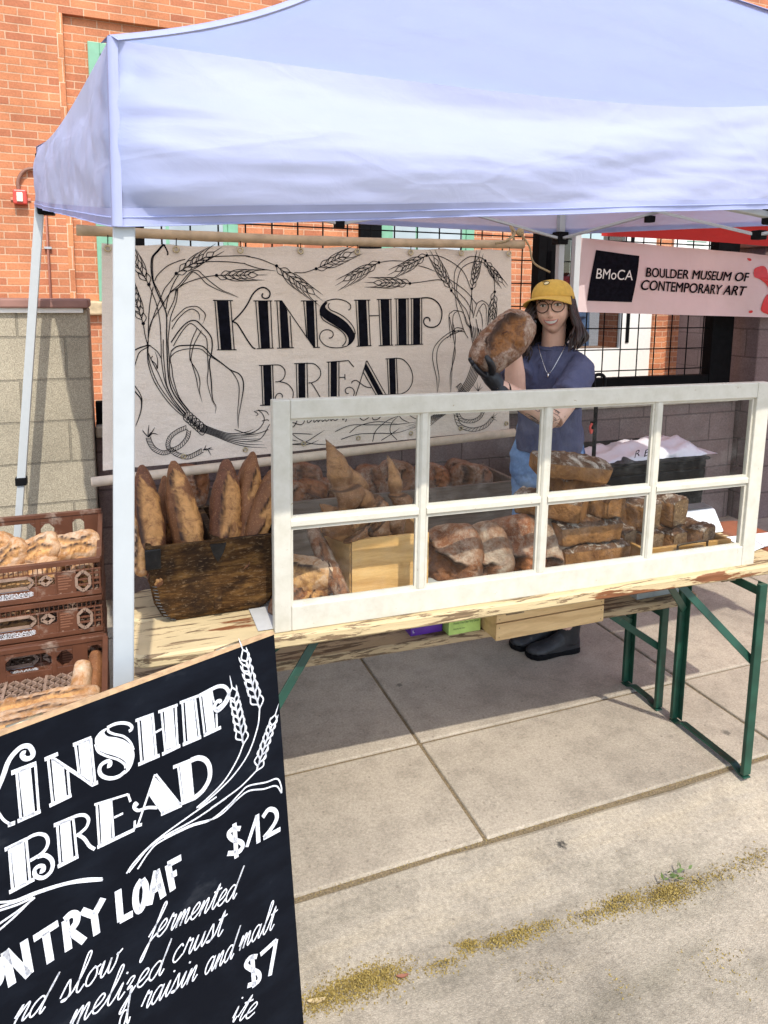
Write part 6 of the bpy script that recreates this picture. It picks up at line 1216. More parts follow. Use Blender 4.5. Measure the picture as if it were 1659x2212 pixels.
body = remesh(mb, 'person', M_skin, root, .0034, 5); body.parent = None; body.location = base; bpy.data.objects.remove(root); LOC[body] = base
tag(body, 'smiling baker in a mustard cap, round glasses and navy t-shirt holding up a loaf', 'person')
# --- clothes
mb = MB(); sh = [(.965,.142,.112),(1.00,.146,.114),(1.10,.138,.110),(1.20,.136,.110),(1.30,.142,.110),(1.37,.138,.096),(1.405,.108,.078),(1.425,.072,.066)]
mb.rings([ell(TC + f3v*(.010 if z < 1.35 else .0) + l3v*0 + np.array([.004*sin(z*20),0,z + (0.0)]), a, b, k=.85) for z, a, b in sh])
slL = lerp(shL, elL, .66); slR = lerp(shR, elR, .70)
mb.tube(catmull([shL-l3v*.045+np.array([0,0,-.015]), lerp(shL,elL,.25)+l3v*.012, slL+l3v*.012], 6), np.interp(np.linspace(0,1,13), [0,.3,1], [.056,.064,.072]), 22)
mb.tube(catmull([shR+l3v*.045+np.array([0,0,-.015]), lerp(shR,elR,.25), slR], 6), np.interp(np.linspace(0,1,13), [0,.3,1], [.060,.070,.074]), 22)
def wr_s(P): return noise3(P*np.array([1,1,.55]), 9, 3, 3)*.0045 + noise3(P*np.array([1,1,.8]), 24, 5, 2)*.0018
shirt = remesh(mb, 'shirt', M_shirt, body, .006, 4, wr_s)
mb = MB(); mb.tube([TC+f3v*(.004+.070*sin(a))+l3v*.076*cos(a)+np.array([0,0,1.422-.012*sin(a)]) for a in np.arange(28)*2*pi/28], .0055, 8, close=True); mb.build('collar', M_shirt, shirt, smooth=True)
mb = MB(); mb.rings([ell(np.array([lerp(1.80,1.785,(z-.8)/.3),lerp(2.61,2.59,(z-.8)/.3),z]), a, b, k=.9) for z, a, b in ((.80,.140,.112),(.86,.162,.122),(.93,.162,.122),(1.0,.144,.108),(1.075,.132,.10))])
def leg_(h, k, a): mb.tube(catmull([h+np.array([0,0,-.02]), lerp(h,k,.5), k, lerp(k,a,.5), a+np.array([0,0,.075])], 5), np.interp(np.linspace(0,1,21), [0,.3,.5,.8,1], [.098,.094,.080,.078,.080]), 22)
leg_(hipL, knL, anL); leg_(hipR, knR, anR)
jeans = remesh(mb, 'jeans', M_jean, body, .006, 3, lambda P: noise3(P*np.array([1,1,1.2]), 10, 8, 3)*.004)
M_stitch = simple('denim seam', (.10,.17,.33), .9)
mb = MB()
def hipp(a, z): 
    a_, b_ = np.interp(z, [.86,.93,1.0,1.075], [.162,.162,.144,.132]), np.interp(z, [.86,.93,1.0,1.075], [.122,.122,.108,.10]); c = np.array([lerp(1.80,1.785,(z-.8)/.3),lerp(2.61,2.59,(z-.8)/.3),z]); return c + l3v*(a_+.004)*np.sign(cos(a))*abs(cos(a))**.9 + f3v*(b_+.004)*np.sign(sin(a))*abs(sin(a))**.9
mb.tube([hipp(a, 1.035) for a in np.linspace(-1.0, 2.2, 30)], .003, 6); mb.tube([hipp(-.05, z) for z in np.linspace(1.07,.86,12)], .003, 6)
mb.tube(catmull([hipp(.95,1.02), hipp(.7,.985), hipp(.35,.975), hipp(-.02,.985)], 6), .003, 6); mb.tube(catmull([hipp(-.25,.985), hipp(-.75,.98), hipp(-.78,.90), hipp(-.55,.865), hipp(-.28,.90), hipp(-.25,.985)], 4), .0028, 6)
mb.build('seams', M_stitch, jeans)
def boot(toe, heel, name='boot'):
    toe = np.array(toe, float); heel = np.array(heel, float); d = nrm(toe-heel); s = np.array([-d[1], d[0], 0]); L = np.linalg.norm(toe-heel); mb = MB()
    prof = [(0,.030,.10),(.06,.037,.112),(.18,.040,.125),(.34,.040,.105),(.52,.043,.075),(.72,.049,.058),(.88,.044,.052),(.97,.026,.045),(1,.012,.035)]
    R = []
    for t, w, h in prof: R.append([heel + d*L*t + s*w*cos(a) + np.array([0,0,.02+max(0,h-.02)*max(0,sin(a))**.75]) for a in np.linspace(0, 2*pi, 20)[:-1]])
    mb.rings(np.array(R)); c = heel + d*L*.2
    mb.rings([[c + d*(.058-min(z,.14)*.05)*cos(a) - d*.012*(z-.06)/.1 + s*.046*sin(a) + np.array([0,0,z]) for a in np.arange(20)*2*pi/20] for z in (.05,.09,.13,.18,.235)])
    b_ = remesh(mb, name, M_boot, body, .004, 4)
    mb = MB(); loop = [(0,.028),(.06,.037),(.2,.040),(.4,.036),(.6,.044),(.75,.050),(.9,.046),(.98,.026),(1.015,.0)]
    P = [heel+d*L*t+s*(w+.004) for t, w in loop] + [heel+d*L*t-s*(w+.004) for t, w in loop[::-1][1:]] 
    mb.rings([np.array(P)+np.array([0,0,z]) for z in (.001,.024)]); mb.build('sole', M_blackp, b_, bevel=.003)
    mb = MB(); mb.tube([c + d*.0+ d*.056*cos(a)*.95 - d*.01+ s*.047*sin(a)+np.array([0,0,.236]) for a in np.arange(20)*2*pi/20], .004, 6, close=True); mb.build('boot_collar', M_boot, b_)
boot((1.715,2.578,0), (1.975,2.562,0)); boot((1.690,2.675,0), (1.93,2.665,0))
# --- face
def patch(name, mat, pts, off, parent=body):
    mb = MB(); c = np.mean(np.array(pts), 0); n = len(pts); R = []
    for k in (1, .66, .33): R += [face(*lerp(c, np.array(p), k), off) for p in pts]
    V = R + [face(*c, off)]; F = [(i, (i+1)%n, n*(r+1)+(i+1)%n, n*(r+1)+i) if False else (r*n+i, r*n+(i+1)%n, (r+1)*n+(i+1)%n, (r+1)*n+i) for r in range(2) for i in range(n)] + [(2*n+i, 2*n+(i+1)%n, 3*n) for i in range(n)]
    mb.add(V, F); return mb.build(name, mat, parent, smooth=True)
M_eye = simple('eye white', (.75,.73,.70), .2); M_iris = simple('dark iris', (.05,.035,.02), .15); M_teeth = simple('teeth', (.80,.77,.70), .25, vary=.03); M_lip = simple('lips', (.48,.17,.14), .4); M_mouth = simple('mouth line', (.10,.025,.025), .5)
oval = lambda c, a, b, n=16: [(c[0]+a*cos(q), c[1]+b*sin(q)) for q in np.arange(n)*2*pi/n]
for s in (-1, 1):
    e = patch('eye', M_eye, [(s*.030+.0125*cos(q), .010+.0052*sin(q)*(1 if sin(q) > 0 else .75)) for q in np.arange(16)*2*pi/16], .0018); patch('iris', M_iris, oval((s*.030-.001,.0105), .0050, .0050, 12), .0026, e)
    mb = MB(); mb.tube([face(s*.030+t*.0145, .0125+.0045*cos(t*1.5), .0026) for t in np.linspace(-1,1,9)], .0014, 6); mb.build('eyelid', M_hair, body, smooth=True)
    mb = MB(); mb.tube([face(s*(.030+t*.017), .032+.004*cos(t*1.3)-.002*t, .002) for t in np.linspace(-1,1,9)], [.0015,.0024,.003,.003,.003,.003,.0026,.002,.001], 6); mb.build('eyebrow', M_hair, body, smooth=True)
mouth = [(-.030,-.047),(-.020,-.0505),(-.008,-.052),(0,-.0525),(.008,-.052),(.020,-.0505),(.030,-.047),(.024,-.058),(.014,-.066),(0,-.069),(-.014,-.066),(-.024,-.058)]
mouth = [(x*1.02, -.0545+(y+.0545)*1.0) for x, y in mouth]
mo = patch('mouth', M_mouth, mouth, .0015); patch('teeth', M_teeth, [(lerp(0,x,.90), lerp(-.0565,y,.82)+.0008) for x, y in mouth], .0028, mo)
mb = MB()
for i in range(-4,5): mb.tube([face(i*.0058,-.0535+.0004*i*i*.3,.0031),face(i*.0056,-.063+.0005*i*i,.0031)], .00035, 4)
mb.build('tooth_gaps', simple('tooth shade', (.5,.42,.36), .4), mo)
mb = MB(); mb.tube([face(x,y,.001) for x,y in mouth[:7]], [.0012,.002,.0028,.0024,.0028,.002,.0012], 7); mb.tube([face(*q,.001) for q in [mouth[6]]+mouth[7:]+[mouth[0]]], [.0012,.0022,.0034,.004,.0034,.0022,.0012], 7); mb.build('lips', M_lip, body, smooth=True)
for s in (-1,1):
    mb = MB(); mb.ball(face(s*.0075,-.0385,.0004), (.0024,.0024,.0015), 8, 6); mb.build('nostril', simple('nostril shade', (.30,.13,.09), .6), body, smooth=True)
# glasses
M_tort = simple('tortoiseshell', (.05,.022,.012), .25, vary=.5, scale=120); gl_ = MB()
gF = max(float(faceF(np.array(.03),np.array(.01))), .078)+.023
gp = lambda l, u, fo=0: headc+hl*l+hu*u+hf*(gF+fo-abs(l)*.18)
for s in (-1,1): gl_.tube([gp(s*.0315+.0255*cos(a), .005+.024*sin(a)) for a in np.arange(26)*2*pi/26], .0021, 7, close=True)
gl_.tube(catmull([gp(-.0075,.011), gp(0,.016,.003), gp(.0075,.011)], 5), .0019, 6)
for s in (-1,1): gl_.tube([gp(s*.057,.013), headc+hl*s*.0745+hu*.010+hf*.04, headc+hl*s*.0735+hu*.004-hf*.01], .0019, 6)
gg = gl_.build('glasses', M_tort, body, smooth=True)
# cap
capf = nrm(hf*1.0 - hl*.22 + hu*.05); capl = nrm(np.cross(hu, capf)); capl = -capl if capl @ hl < 0 else capl; cu_ = nrm(np.cross(capf, capl)); cu_ = -cu_ if cu_[2] < 0 else cu_
cc = headc + hu*.040 - hf*.008; mb = MB(); R = []
for k in range(15):
    t = k/14*pi/2*.985; h = .078*sin(t)**.95; r = cos(t)**.72
    R.append([cc + capl*.086*r*sin(q) + capf*(.108*r*cos(q)*(1 if cos(q) < 0 else .97)) + cu_*(h - (.030*max(0,-cos(q))**1.3)*(1-k/14)) for q in np.arange(48)*2*pi/48])
mb.rings(np.array(R)[:, ::-1]); cap = mb.build('cap', M_capy, body, smooth=True, solid=.004)
mb = MB(); G = []
for i in range(9):
    row = []
    for j in range(25):
        q = lerp(-1.32, 1.32, j/24); e = i/8*.070*cos(q*.95)**.6; row.append(cc + capl*(.087*sin(q)+e*sin(q)*.45) + capf*(.103*cos(q)+e*1.0) + cu_*(.004 - .020*(sin(q)**2)*(i/8+.25) - .016*(i/8)**1.4))
    G.append(row)
mb.grid(G); mb.build('brim', M_capy, cap, smooth=True, solid=.004)
mb = MB(); 
for k in range(6):
    q = k*pi/3+.0; mb.tube([cc + capl*.0868*cos(t)**.72*sin(q)+capf*.1085*cos(t)**.72*cos(q)*(1 if cos(q)<0 else .97)+cu_*(.0785*sin(t)**.95 - .03*max(0,-cos(q))**1.3*(1-t/(pi/2)) + .0012) for t in np.linspace(.05,1.5,14)], .0011, 5)
mb.ball(cc+cu_*.079, (.007,.007,.004), 10, 6); mb.build('seams', simple('cap stitching', (.48,.27,.04), .9), cap, smooth=True)
em = MB(); ep = lambda a, h: cc + capl*.0885*cos(h)**.72*sin(a)+capf*.1075*cos(h)**.72*cos(a)+cu_*(.080*sin(h)**.95+.002)
em.add([ep(.05+.16*cos(q), .80+.13*sin(q)) for q in np.arange(14)*2*pi/14], [tuple(range(14))]); eo = em.build('emblem', simple('cream patch', (.72,.60,.32), .8), cap)
em = MB(); em.tube([ep(.05+.17*cos(q), .80+.14*sin(q)) for q in np.arange(16)*2*pi/16], .0013, 5, close=True); em.tube([ep(.1,.94), ep(-.1,1.02), ep(-.35,.96)], .0013, 5); em.build('emblem_outline', M_ink, eo)
# hair: scalp shell plus long clumps
mb = MB(); rs = np.random.RandomState(3)
R = []
for k in range(12):
    t = lerp(.62, -1.0, k/11); h = sin(t)*.108; r = max(.35, cos(t))**.8
    R.append([headc - hf*.012 + hl*.083*r*sin(q) - hf*.104*r*cos(q) + hu*(h+.0) for q in np.linspace(-1.75, 1.75, 30)])
mb.grid(R)
def clump(q, u0, zend, sw, r, fwd=0):
    st = headc - hf*.012 + hl*.086*sin(q) - hf*.106*cos(q) + hu*u0; out = nrm(hl*sin(q)-hf*cos(q)*.6); en = st*1.0; en[2] = zend; L = st[2]-zend
    pts = [st, st + out*.012 - np.array([0,0,L*.28]), st + out*(.022+sw*.4) + hf*fwd*.4 - np.array([0,0,L*.55]), st + out*(.016+sw) + hf*fwd*.8 - np.array([0,0,L*.8]), st + out*(.002+sw*.7) + hf*fwd - np.array([0,0,L])]
    pts = [p + np.array([.013*sin(2.1*i+q*5), .011*cos(1.9*i+q*4), 0])*(i > 0) for i, p in enumerate(pts)]
    mb.tube(catmull(pts, 6), np.interp(np.linspace(0,1,25), [0,.3,.7,1], [r*.8, r, r*.8, r*.12]), 8)
for i in range(260):
    q = rs.uniform(-2.15, 2.15); s = abs(q)/2.15; clump(q, rs.uniform(-.02, .045), rs.uniform(1.405, 1.455), rs.uniform(.0, .045), rs.uniform(.003, .010), fwd=rs.uniform(0,.045)*(1 if s > .5 else 0))
for i in range(46):                                    # locks falling in front of her right shoulder
    clump(rs.uniform(-2.3,-1.35), rs.uniform(-.02,.03), rs.uniform(1.335,1.40), rs.uniform(.0,.03), rs.uniform(.004,.009), fwd=rs.uniform(.03,.075))
for i in range(26):                                    # fringe under the cap
    l = rs.uniform(-.056,.056); u1 = rs.uniform(.026,.040)+abs(l)*-.15; p0 = headc+hl*l+hu*.042+hf*(float(faceF(np.array(l),np.array(.05)))+.004)
    mb.tube(catmull([p0, face(l*1.02,.042,.006), face(l*1.08+rs.uniform(-.004,.004),u1,.004)], 5), np.linspace(.005,.0012,11), 6)
mb.build('hair', M_hair, body, smooth=True)
# necklace
mb = MB(); n0 = TC+f3v*.055+l3v*.060+np.array([0,0,1.438]); n1 = TC+f3v*.128-l3v*.005+np.array([0,0,1.315]); n2 = TC+f3v*.055-l3v*.060+np.array([0,0,1.436])
mb.tube(catmull([n0, TC+f3v*.105+l3v*.042+np.array([0,0,1.395]), TC+f3v*.130+l3v*.010+np.array([0,0,1.33]), n1], 6), .0014, 5); mb.tube(catmull([n2, TC+f3v*.105-l3v*.042+np.array([0,0,1.392]), TC+f3v*.130-l3v*.016+np.array([0,0,1.33]), n1], 6), .0014, 5); mb.ball(n1+f3v*.003-np.array([0,0,.008]), (.006,.006,.010), 10, 8)
mb.build('necklace', simple('silver', (.75,.75,.75), .2, 1.0), body, smooth=True)
# gloves
def hand(wrist, palm, fingers, thumb, name, pr=.036):
    mb = MB(); wrist = np.array(wrist); palm = np.array(palm); d = nrm(palm-wrist)
    mb.tube(catmull([wrist-d*.035, wrist, lerp(wrist,palm,.5), palm], 5), np.interp(np.linspace(0,1,16), [0,.3,.7,1], [.033,.030,.036,pr]), 14); mb.ball(palm, (pr,)*3, 14, 10)
    for k, F in enumerate(fingers): mb.tube(catmull(F, 6), np.interp(np.linspace(0,1,(len(F)-1)*6+1), [0,.5,1], [.0115,.0105,.0085]), 10); mb.ball(F[-1], .0086, 10, 8); mb.tube([palm, np.array(F[0])], [.022,.012], 10)
    mb.tube(catmull(thumb, 6), np.interp(np.linspace(0,1,(len(thumb)-1)*6+1), [0,.5,1], [.018,.014,.0105]), 10); mb.ball(thumb[-1], .0105, 10, 8)
    g = remesh(mb, name, M_glove, body, .0028, 3); mb = MB(); mb.tube([wrist-d*.036 + .033*(cos(a)*nrm(np.cross(d,(0,0,1)))+sin(a)*nrm(np.cross(d,nrm(np.cross(d,(0,0,1)))))) for a in np.arange(18)*2*pi/18], .0035, 6, close=True); mb.build('cuff', M_glove, g, smooth=True)
h = lambda x, y, Y: onY('c6', x, y, Y)
hand(wrL, h(330,1195,2.345), [[h(285,1165,2.37),h(215,1110,2.40),h(150,1055,2.405),h(118,1010,2.39)], [h(270,1190,2.36),h(200,1140,2.375),h(140,1080,2.37),h(108,1032,2.36)], [h(285,1215,2.345),h(220,1175,2.345),h(165,1120,2.335),h(130,1065,2.33)], [h(305,1235,2.33),h(250,1205,2.32),h(200,1160,2.31),h(165,1115,2.31)]],
     [h(355,1200,2.33), h(365,1130,2.30), h(335,1060,2.285), h(305,1010,2.29)], 'glove')
hand(wrR, h(690,720,2.475), [[h(650,640,2.47),h(650,560,2.45),h(660,505,2.42),h(672,490,2.40)], [h(690,640,2.47),h(705,570,2.45),h(722,520,2.42),h(738,508,2.40)], [h(730,650,2.47),h(760,590,2.45),h(795,560,2.42),h(820,558,2.40)], [h(740,680,2.47),h(790,640,2.45),h(835,610,2.42),h(858,600,2.40)]],
     [h(650,740,2.47), h(600,690,2.46), h(570,640,2.45), h(560,600,2.44)], 'glove')
mb = MB(); mb.tube([wrL+(elL-wrL)*.16 + .034*(cos(a)*np.array([0,0,1])+sin(a)*np.array([.15,1,0])) for a in np.arange(20)*2*pi/20], .0045, 6, close=True); mb.ball(wrL+(elL-wrL)*.16+np.array([-.004,-.036,0]), (.012,.005,.012), 10, 8); mb.build('wristwatch', M_blackp, body, smooth=True)
# tattoo lines on the lower arm: thin inked curves lying on the skin
mb = MB(); ax = nrm(wrL-elL); s1 = nrm(np.cross(ax,(0,0,1))); s2 = np.cross(ax, s1); rs = np.random.RandomState(8); Lf = np.linalg.norm(wrL-elL)
def armp(t, a): r = np.interp(t, [0,.35,.75,1], [.043,.045,.037,.030])+.0006; return elL+ax*Lf*t + s1*r*cos(a) + s2*r*sin(a)
for i in range(46):
    t0 = rs.uniform(-.02,.6); a0 = rs.uniform(0, 2*pi); r0 = rs.uniform(.03,.09)
    mb.tube([armp(t0+r0*cos(q)*(1+.3*sin(3*q)), a0+r0*5*sin(q)*(1+.3*cos(2*q))) for q in np.linspace(0, rs.uniform(3,6.2), 14)], .0009, 4)
mb.build('tattoo', M_tat, body)
# the loaf she holds
M_held = bread_mat('held loaf crust', (.20,.08,.034), (.08,.034,.018), .47, (.60,.51,.42), crumb=((.23,.092,.026),(.06,.022,.012)))
la_ = h(260,1115,2.345); lb_ = h(775,560,2.365); X = lb_-la_; LL = np.linalg.norm(X); U = np.array([-.30,-.92,.22])
loaf('held_loaf', 'big oval sourdough loaf with a wide brown split held up in black gloves', 'bread', M_held, (la_+lb_)/2 - nrm(U)*.04 + np.array([-.016,0,.0]) , X, U, LL*1.10, .178, .10, 91, [dict(p=[(.86,.28),(.45,.60),(-.05,.66),(-.45,.52),(-.72,.10)], w=.0, ear=.0, dep=0), dict(p=[(-.74,-.08),(-.40,.42),(.05,.58),(.5,.50),(.88,.02)][::-1], w=.66, ear=.07, dep=.075)], p=.55, nu=110, nv=96)
# a visitor's legs seen through the mesh fence, by the glazed door
M_redt = simple('red patterned shirt', (.60,.06,.06), .8, vary=.5, scale=40)
gx, gy = 5.72, 7.78; mb = MB()
for dx in (-.055,.075): mb.tube(catmull([(gx+dx,gy,.98),(gx+dx*1.2,gy-.03,.52),(gx+dx*1.3,gy,.09)], 6), np.interp(np.linspace(0,1,13), [0,.5,1], [.078,.056,.042]), 14)
mb.rings([ell((gx,gy,z), a, b, fx=np.array([0,-1,0]), lx_=np.array([1,0,0])) for z, a, b in ((.9,.15,.11),(1.05,.145,.1),(1.3,.17,.11),(1.42,.16,.09),(1.47,.06,.055),(1.54,.05,.05),(1.58,.07,.08),(1.68,.075,.095),(1.78,.05,.06))])
for s in (-1,1): mb.tube(catmull([(gx+s*.17,gy,1.4),(gx+s*.22,gy-.02,1.14),(gx+s*.16,gy-.16,.98)], 6), np.linspace(.045,.03,13), 10)
root = bpy.data.objects.new('tmp_p', None); COL.objects.link(root); b2 = np.array([gx,gy,.5]); LOC[root] = b2
mb.v = [q + np.array([0,0,.5]) for q in mb.v]
vis = remesh(mb, 'person', M_skin, root, .012, 4); vis.parent = None; vis.location = b2; bpy.data.objects.remove(root); LOC[vis] = b2
tag(vis, 'visitor in blue jeans and red top standing behind the glazed door', 'person')
mb = MB(); mb.rings([ell((gx,gy,z), a, b, fx=np.array([0,-1,0]), lx_=np.array([1,0,0])) for z, a, b in ((1.19,.175,.125),(1.25,.185,.13),(1.4,.175,.105),(1.45,.08,.07))])
for s in (-1,1): mb.tube([(gx+s*.16,gy,1.4),(gx+s*.2,gy-.01,1.22)], [.06,.065], 14)
mb.v = [q + np.array([0,0,.5]) for q in mb.v]; remesh(mb, 'shirt', M_redt, vis, .012, 3)
mb = MB()
for dx in (-.055,.075): mb.tube(catmull([(gx+dx,gy,1.0),(gx+dx*1.2,gy-.03,.52),(gx+dx*1.3,gy,.10)], 6), np.interp(np.linspace(0,1,13), [0,.5,1], [.105,.085,.08]), 16)
mb.rings([ell((gx,gy,z), a, b, fx=np.array([0,-1,0]), lx_=np.array([1,0,0])) for z, a, b in ((.88,.165,.13),(1.0,.17,.13),(1.2,.15,.115))]); mb.v = [q + np.array([0,0,.5]) for q in mb.v]; remesh(mb, 'jeans', M_jean, vis, .012, 3)
for s in (-1,1):
    mb = MB(); mb.box((gx+.01+s*.08-.045,gy-.18,.505),(gx+.01+s*.08+.045,gy+.08,.59)); mb.build('shoe', M_blackp, vis, bevel=.02)
# ================================================================== brown bread crates
M_crateb = simple('dusty brown crate plastic', (.115,.043,.022), .45, vary=.22, scale=10, dirt=((.42,.33,.26), 14, .09, .55))
M_cratel = simple('pale dusty rib edges', (.28,.19,.14), .6, vary=.25, scale=30)
def crate_parts(o, org, W_, D_, H_, hb, z0, tall=False):
    x0, y0 = org; P = lambda x, y, z: (x0+x, y0+y, z0+z); t = .012
    mb = MB()                                                    # lattice floor
    n = 22
    for i in range(-16, 36):
        a = np.array([i*.034, 0]); b_ = a + np.array([D_*.9, D_])
        for sgn_ in (1, -1):
            pa_ = np.array([i*.034, 0.0]); pb2 = np.array([i*.034 + sgn_*D_*.9, D_])
            # clip to the floor
            ts = [0, 1]
            for lim in (t, W_-t):
                d = pb2[0]-pa_[0]
                tt = (lim-pa_[0])/d
                if 0 < tt < 1: ts.append(tt)
            ts.sort()
            for s0, s1 in zip(ts, ts[1:]):
                m_ = lerp(pa_, pb2, (s0+s1)/2)
                if t <= m_[0] <= W_-t: qa, qb = lerp(pa_, pb2, s0), lerp(pa_, pb2, s1); mb.bar(P(qa[0],qa[1],.014), P(qb[0],qb[1],.014), .0045, .010)
    for i in range(5): x = t+(W_-2*t)*(i+.5)/5; mb.bar(P(x,0.01,.0145), P(x,D_-.01,.0145), .008, .013)
    mb.build('lattice_floor', M_cratel, o)
    for (a, b_, nm, full) in (((0,0),(W_,0),'front_wall',False),((W_,0),(W_,D_),'end_wall',False),((0,D_),(W_,D_),'rear_wall',True),((0,0),(0,D_),'end_wall',False)):
        a = np.array(a, float); b_ = np.array(b_, float); L = np.linalg.norm(b_-a); d = (b_-a)/L; n_ = np.array([-d[1], d[0]]); hh = hb if full else H_
        if nm == 'rear_wall': n_ = -n_
        if nm == 'end_wall' and a[0] == 0: n_ = -n_
        q = lambda u, v, z: P(*(a+d*u+n_*v), z); mb = MB()
        def B(u0, u1, za, zb, v0=0, v1=t*.7): mb.hexa([q(u0,v0,za),q(u1,v0,za),q(u1,v1,za),q(u0,v1,za),q(u0,v0,zb),q(u1,v0,zb),q(u1,v1,zb),q(u0,v1,zb)])
        e = .0015 if nm == 'end_wall' else 0
        B(0+e*8, L-e*8, 0, .016, -.002); B(0+e*8, L-e*8, hh-.016, hh, -.004, t)
        if full:                                                   # smooth back with handle, diamond and end openings
            cuts = [(.03*L,.10*L),(.16*L,.235*L),(.26*L,.60*L),(.63*L,.71*L),(.82*L,.89*L)] if not tall else [(.03*L,.10*L),(.38*L,.45*L),(.50*L,.72*L),(.745*L,.825*L),(.90*L,.975*L)]
            edges = [.0]+[x for c in cuts for x in c]+[L]
            for i in range(0, len(edges), 2): B(edges[i], edges[i+1], .0162, hh-.0162)
            for k, (u0, u1) in enumerate(cuts):
                zl, zh = .0162+(hh)*.18, hh-.0162-hh*.12; B(u0, u1, .0162, zl); B(u0, u1, zh, hh-.0162); um, zm = (u0+u1)/2, (zl+zh)/2
                dia = k in (1, 3); zl, zh = (zm-(u1-u0)*.55, zm+(u1-u0)*.55) if dia else (zl, zh); c = .30*min(u1-u0, zh-zl); cz = c
                if dia: B(u0,u1,.0162+hh*.18,zl); B(u0,u1,zh,hh-.0162-hh*.12); c = .36*(u1-u0); cz = .36*(zh-zl)
                for su, sz in ((0,0),(1,0),(0,1),(1,1)):
                    uu = u0 if su == 0 else u1; zz = zl if sz == 0 else zh; du = c if su == 0 else -c; dz = cz if sz == 0 else -cz
                    V = [q(uu,0,zz),q(uu+du,0,zz),q(uu,0,zz+dz),q(uu,t*.7,zz),q(uu+du,t*.7,zz),q(uu,t*.7,zz+dz)]; mb.add(V, [(0,1,2),(3,5,4),(0,3,4,1),(1,4,5,2),(2,5,3,0)])
            mb.build(nm, M_crateb, o, bevel=.0015); continue
        # ribbed wall: fine ribs at the top, plates, oval openings, a diamond, a name plate
        if nm == 'front_wall':
            zone = hh-.036
            B(0, L, zone-.004, zone, -.002)
            for i in range(int(L/.014)): B(i*.014+.004, i*.014+.0065, zone, hh-.016, -.002)
            openings = [(.02*L,.10*L),(.30*L,.55*L),(.605*L,.69*L),(.895*L,.935*L)] if False else [(.045*L,.105*L),(.39*L,.66*L),(.685*L,.762*L),(.875*L,.942*L)]
            plate = (.772*L,.866*L)
            B(plate[0], plate[1], .016, zone-.004); B(.12*L,.35*L,.016,zone-.004); 
            B(.35*L,.77*L,.016,.050,-.001)
            for u0 in (.35*L,.672*L,.768*L,.0,.115*L,.865*L,.955*L,L-.006): B(u0, u0+.005, .016, zone-.004, -.003)
            for z in (.034,.052,.070): B(.862*L, L, z, z+.006); B(0, .12*L, z, z+.006)
            mb.build(nm, M_crateb, o, bevel=.001)
            mb = MB()
            for k, (u0, u1) in enumerate(openings):
                zl, zh = (.051, zone-.005) if k in (1, 2) else (.020, zone-.006); um, zm = (u0+u1)/2, (zl+zh)/2; hw, hh2 = (u1-u0)/2, (zh-zl)/2
                if k == 2: loop = [(um-hw*.8,zm),(um,zl+.002),(um+hw*.8,zm),(um,zh-.002)]
                else:
                    cx_ = min(hw, hh2)*.8; loop = [(u0,zl+cx_),(u0+cx_,zl),(u1-cx_,zl),(u1,zl+cx_),(u1,zh-cx_),(u1-cx_,zh),(u0+cx_,zh),(u0,zh-cx_)]
                for i in range(len(loop)): a_, b2_ = loop[i], loop[(i+1)%len(loop)]; mb.bar(q(a_[0],-.003,a_[1]), q(b2_[0],-.003,b2_[1]), .009, .005, up=(0,1,0))
                mb.build('opening_rim', M_cratel, o); mb = MB()
            txt = lambda x, y: q(.445*L+(.655*L-.445*L)*x, -.0025, .024+.015*y)
            text_mesh("BAKER'S LANE", 1, o, 'printed_name', M_paper, txt, 0, .03)
            mb = MB(); mb.hexa([q(.47*L,-.0016,.0425),q(.64*L,-.0016,.0425),q(.64*L,-.001,.0425),q(.47*L,-.001,.0425),q(.47*L,-.0016,.0437),q(.64*L,-.0016,.0437),q(.64*L,-.001,.0437),q(.47*L,-.001,.0437)]); mb.hexa([q(.47*L,-.0016,.0185),q(.64*L,-.0016,.0185),q(.64*L,-.001,.0185),q(.47*L,-.001,.0185),q(.47*L,-.0016,.0197),q(.64*L,-.0016,.0197),q(.64*L,-.001,.0197),q(.47*L,-.001,.0197)]); mb.build('printed_rules', M_paper, o)
            mb = MB()
            for r in range(7): zz = .078-.0085*r; 
            for r in range(6): zz = .074-.009*r; mb.hexa([q(lerp(*plate,.12),-.0012,zz),q(lerp(*plate,.60+.06*((r*7)%5)),-.0012,zz),q(lerp(*plate,.60+.06*((r*7)%5)),-.0005,zz),q(lerp(*plate,.12),-.0005,zz),q(lerp(*plate,.12),-.0012,zz+.004),q(lerp(*plate,.60+.06*((r*7)%5)),-.0012,zz+.004),q(lerp(*plate,.60+.06*((r*7)%5)),-.0005,zz+.004),q(lerp(*plate,.12),-.0005,zz+.004)])
            mb.build('moulded_lines', simple('raised brown text', (.24,.105,.06), .5), o)
        else:
            for z in (.034,.056,.078): B(.02, L-.02, z, z+.008)
            for i in range(10): u = .02+(L-.04)*i/9; B(u-.003, u+.003, .0162, hh-.0162, -.001)
            mb.build(nm, M_crateb, o, bevel=.001)
CG = 'stacked brown bread crates'
def crate(label, x0, y0, z0, hb, W_=.60, D_=.52, H_=.126, tall=False):
    o = thing('bread_crate', label, 'crate', (x0+W_/2, y0+D_/2, z0), CG); crate_parts(o, (x0,y0), W_, D_, H_, hb, z0, tall); return o
cx0 = -.665; cy0 = 2.425
crate('topmost brown bread crate with a tall back wall and ciabatta loaves showing', cx0, cy0, .636, .142)
crate('brown bread crate second from the top of the rear stack', cx0, cy0, .505, .126)
crate('brown bread crate third from the top of the rear stack', cx0, cy0, .374, .126)
crate('brown bread crate fourth from the top of the rear stack', cx0, cy0, .243, .126); crate('brown bread crate fifth from the top of the rear stack', cx0, cy0, .112, .126)
fx0, fy0 = -.655, 1.86
crate('front brown bread crate with lattice floor and long loaves, just above the chalkboard', fx0, fy0, .385, .128, tall=True)
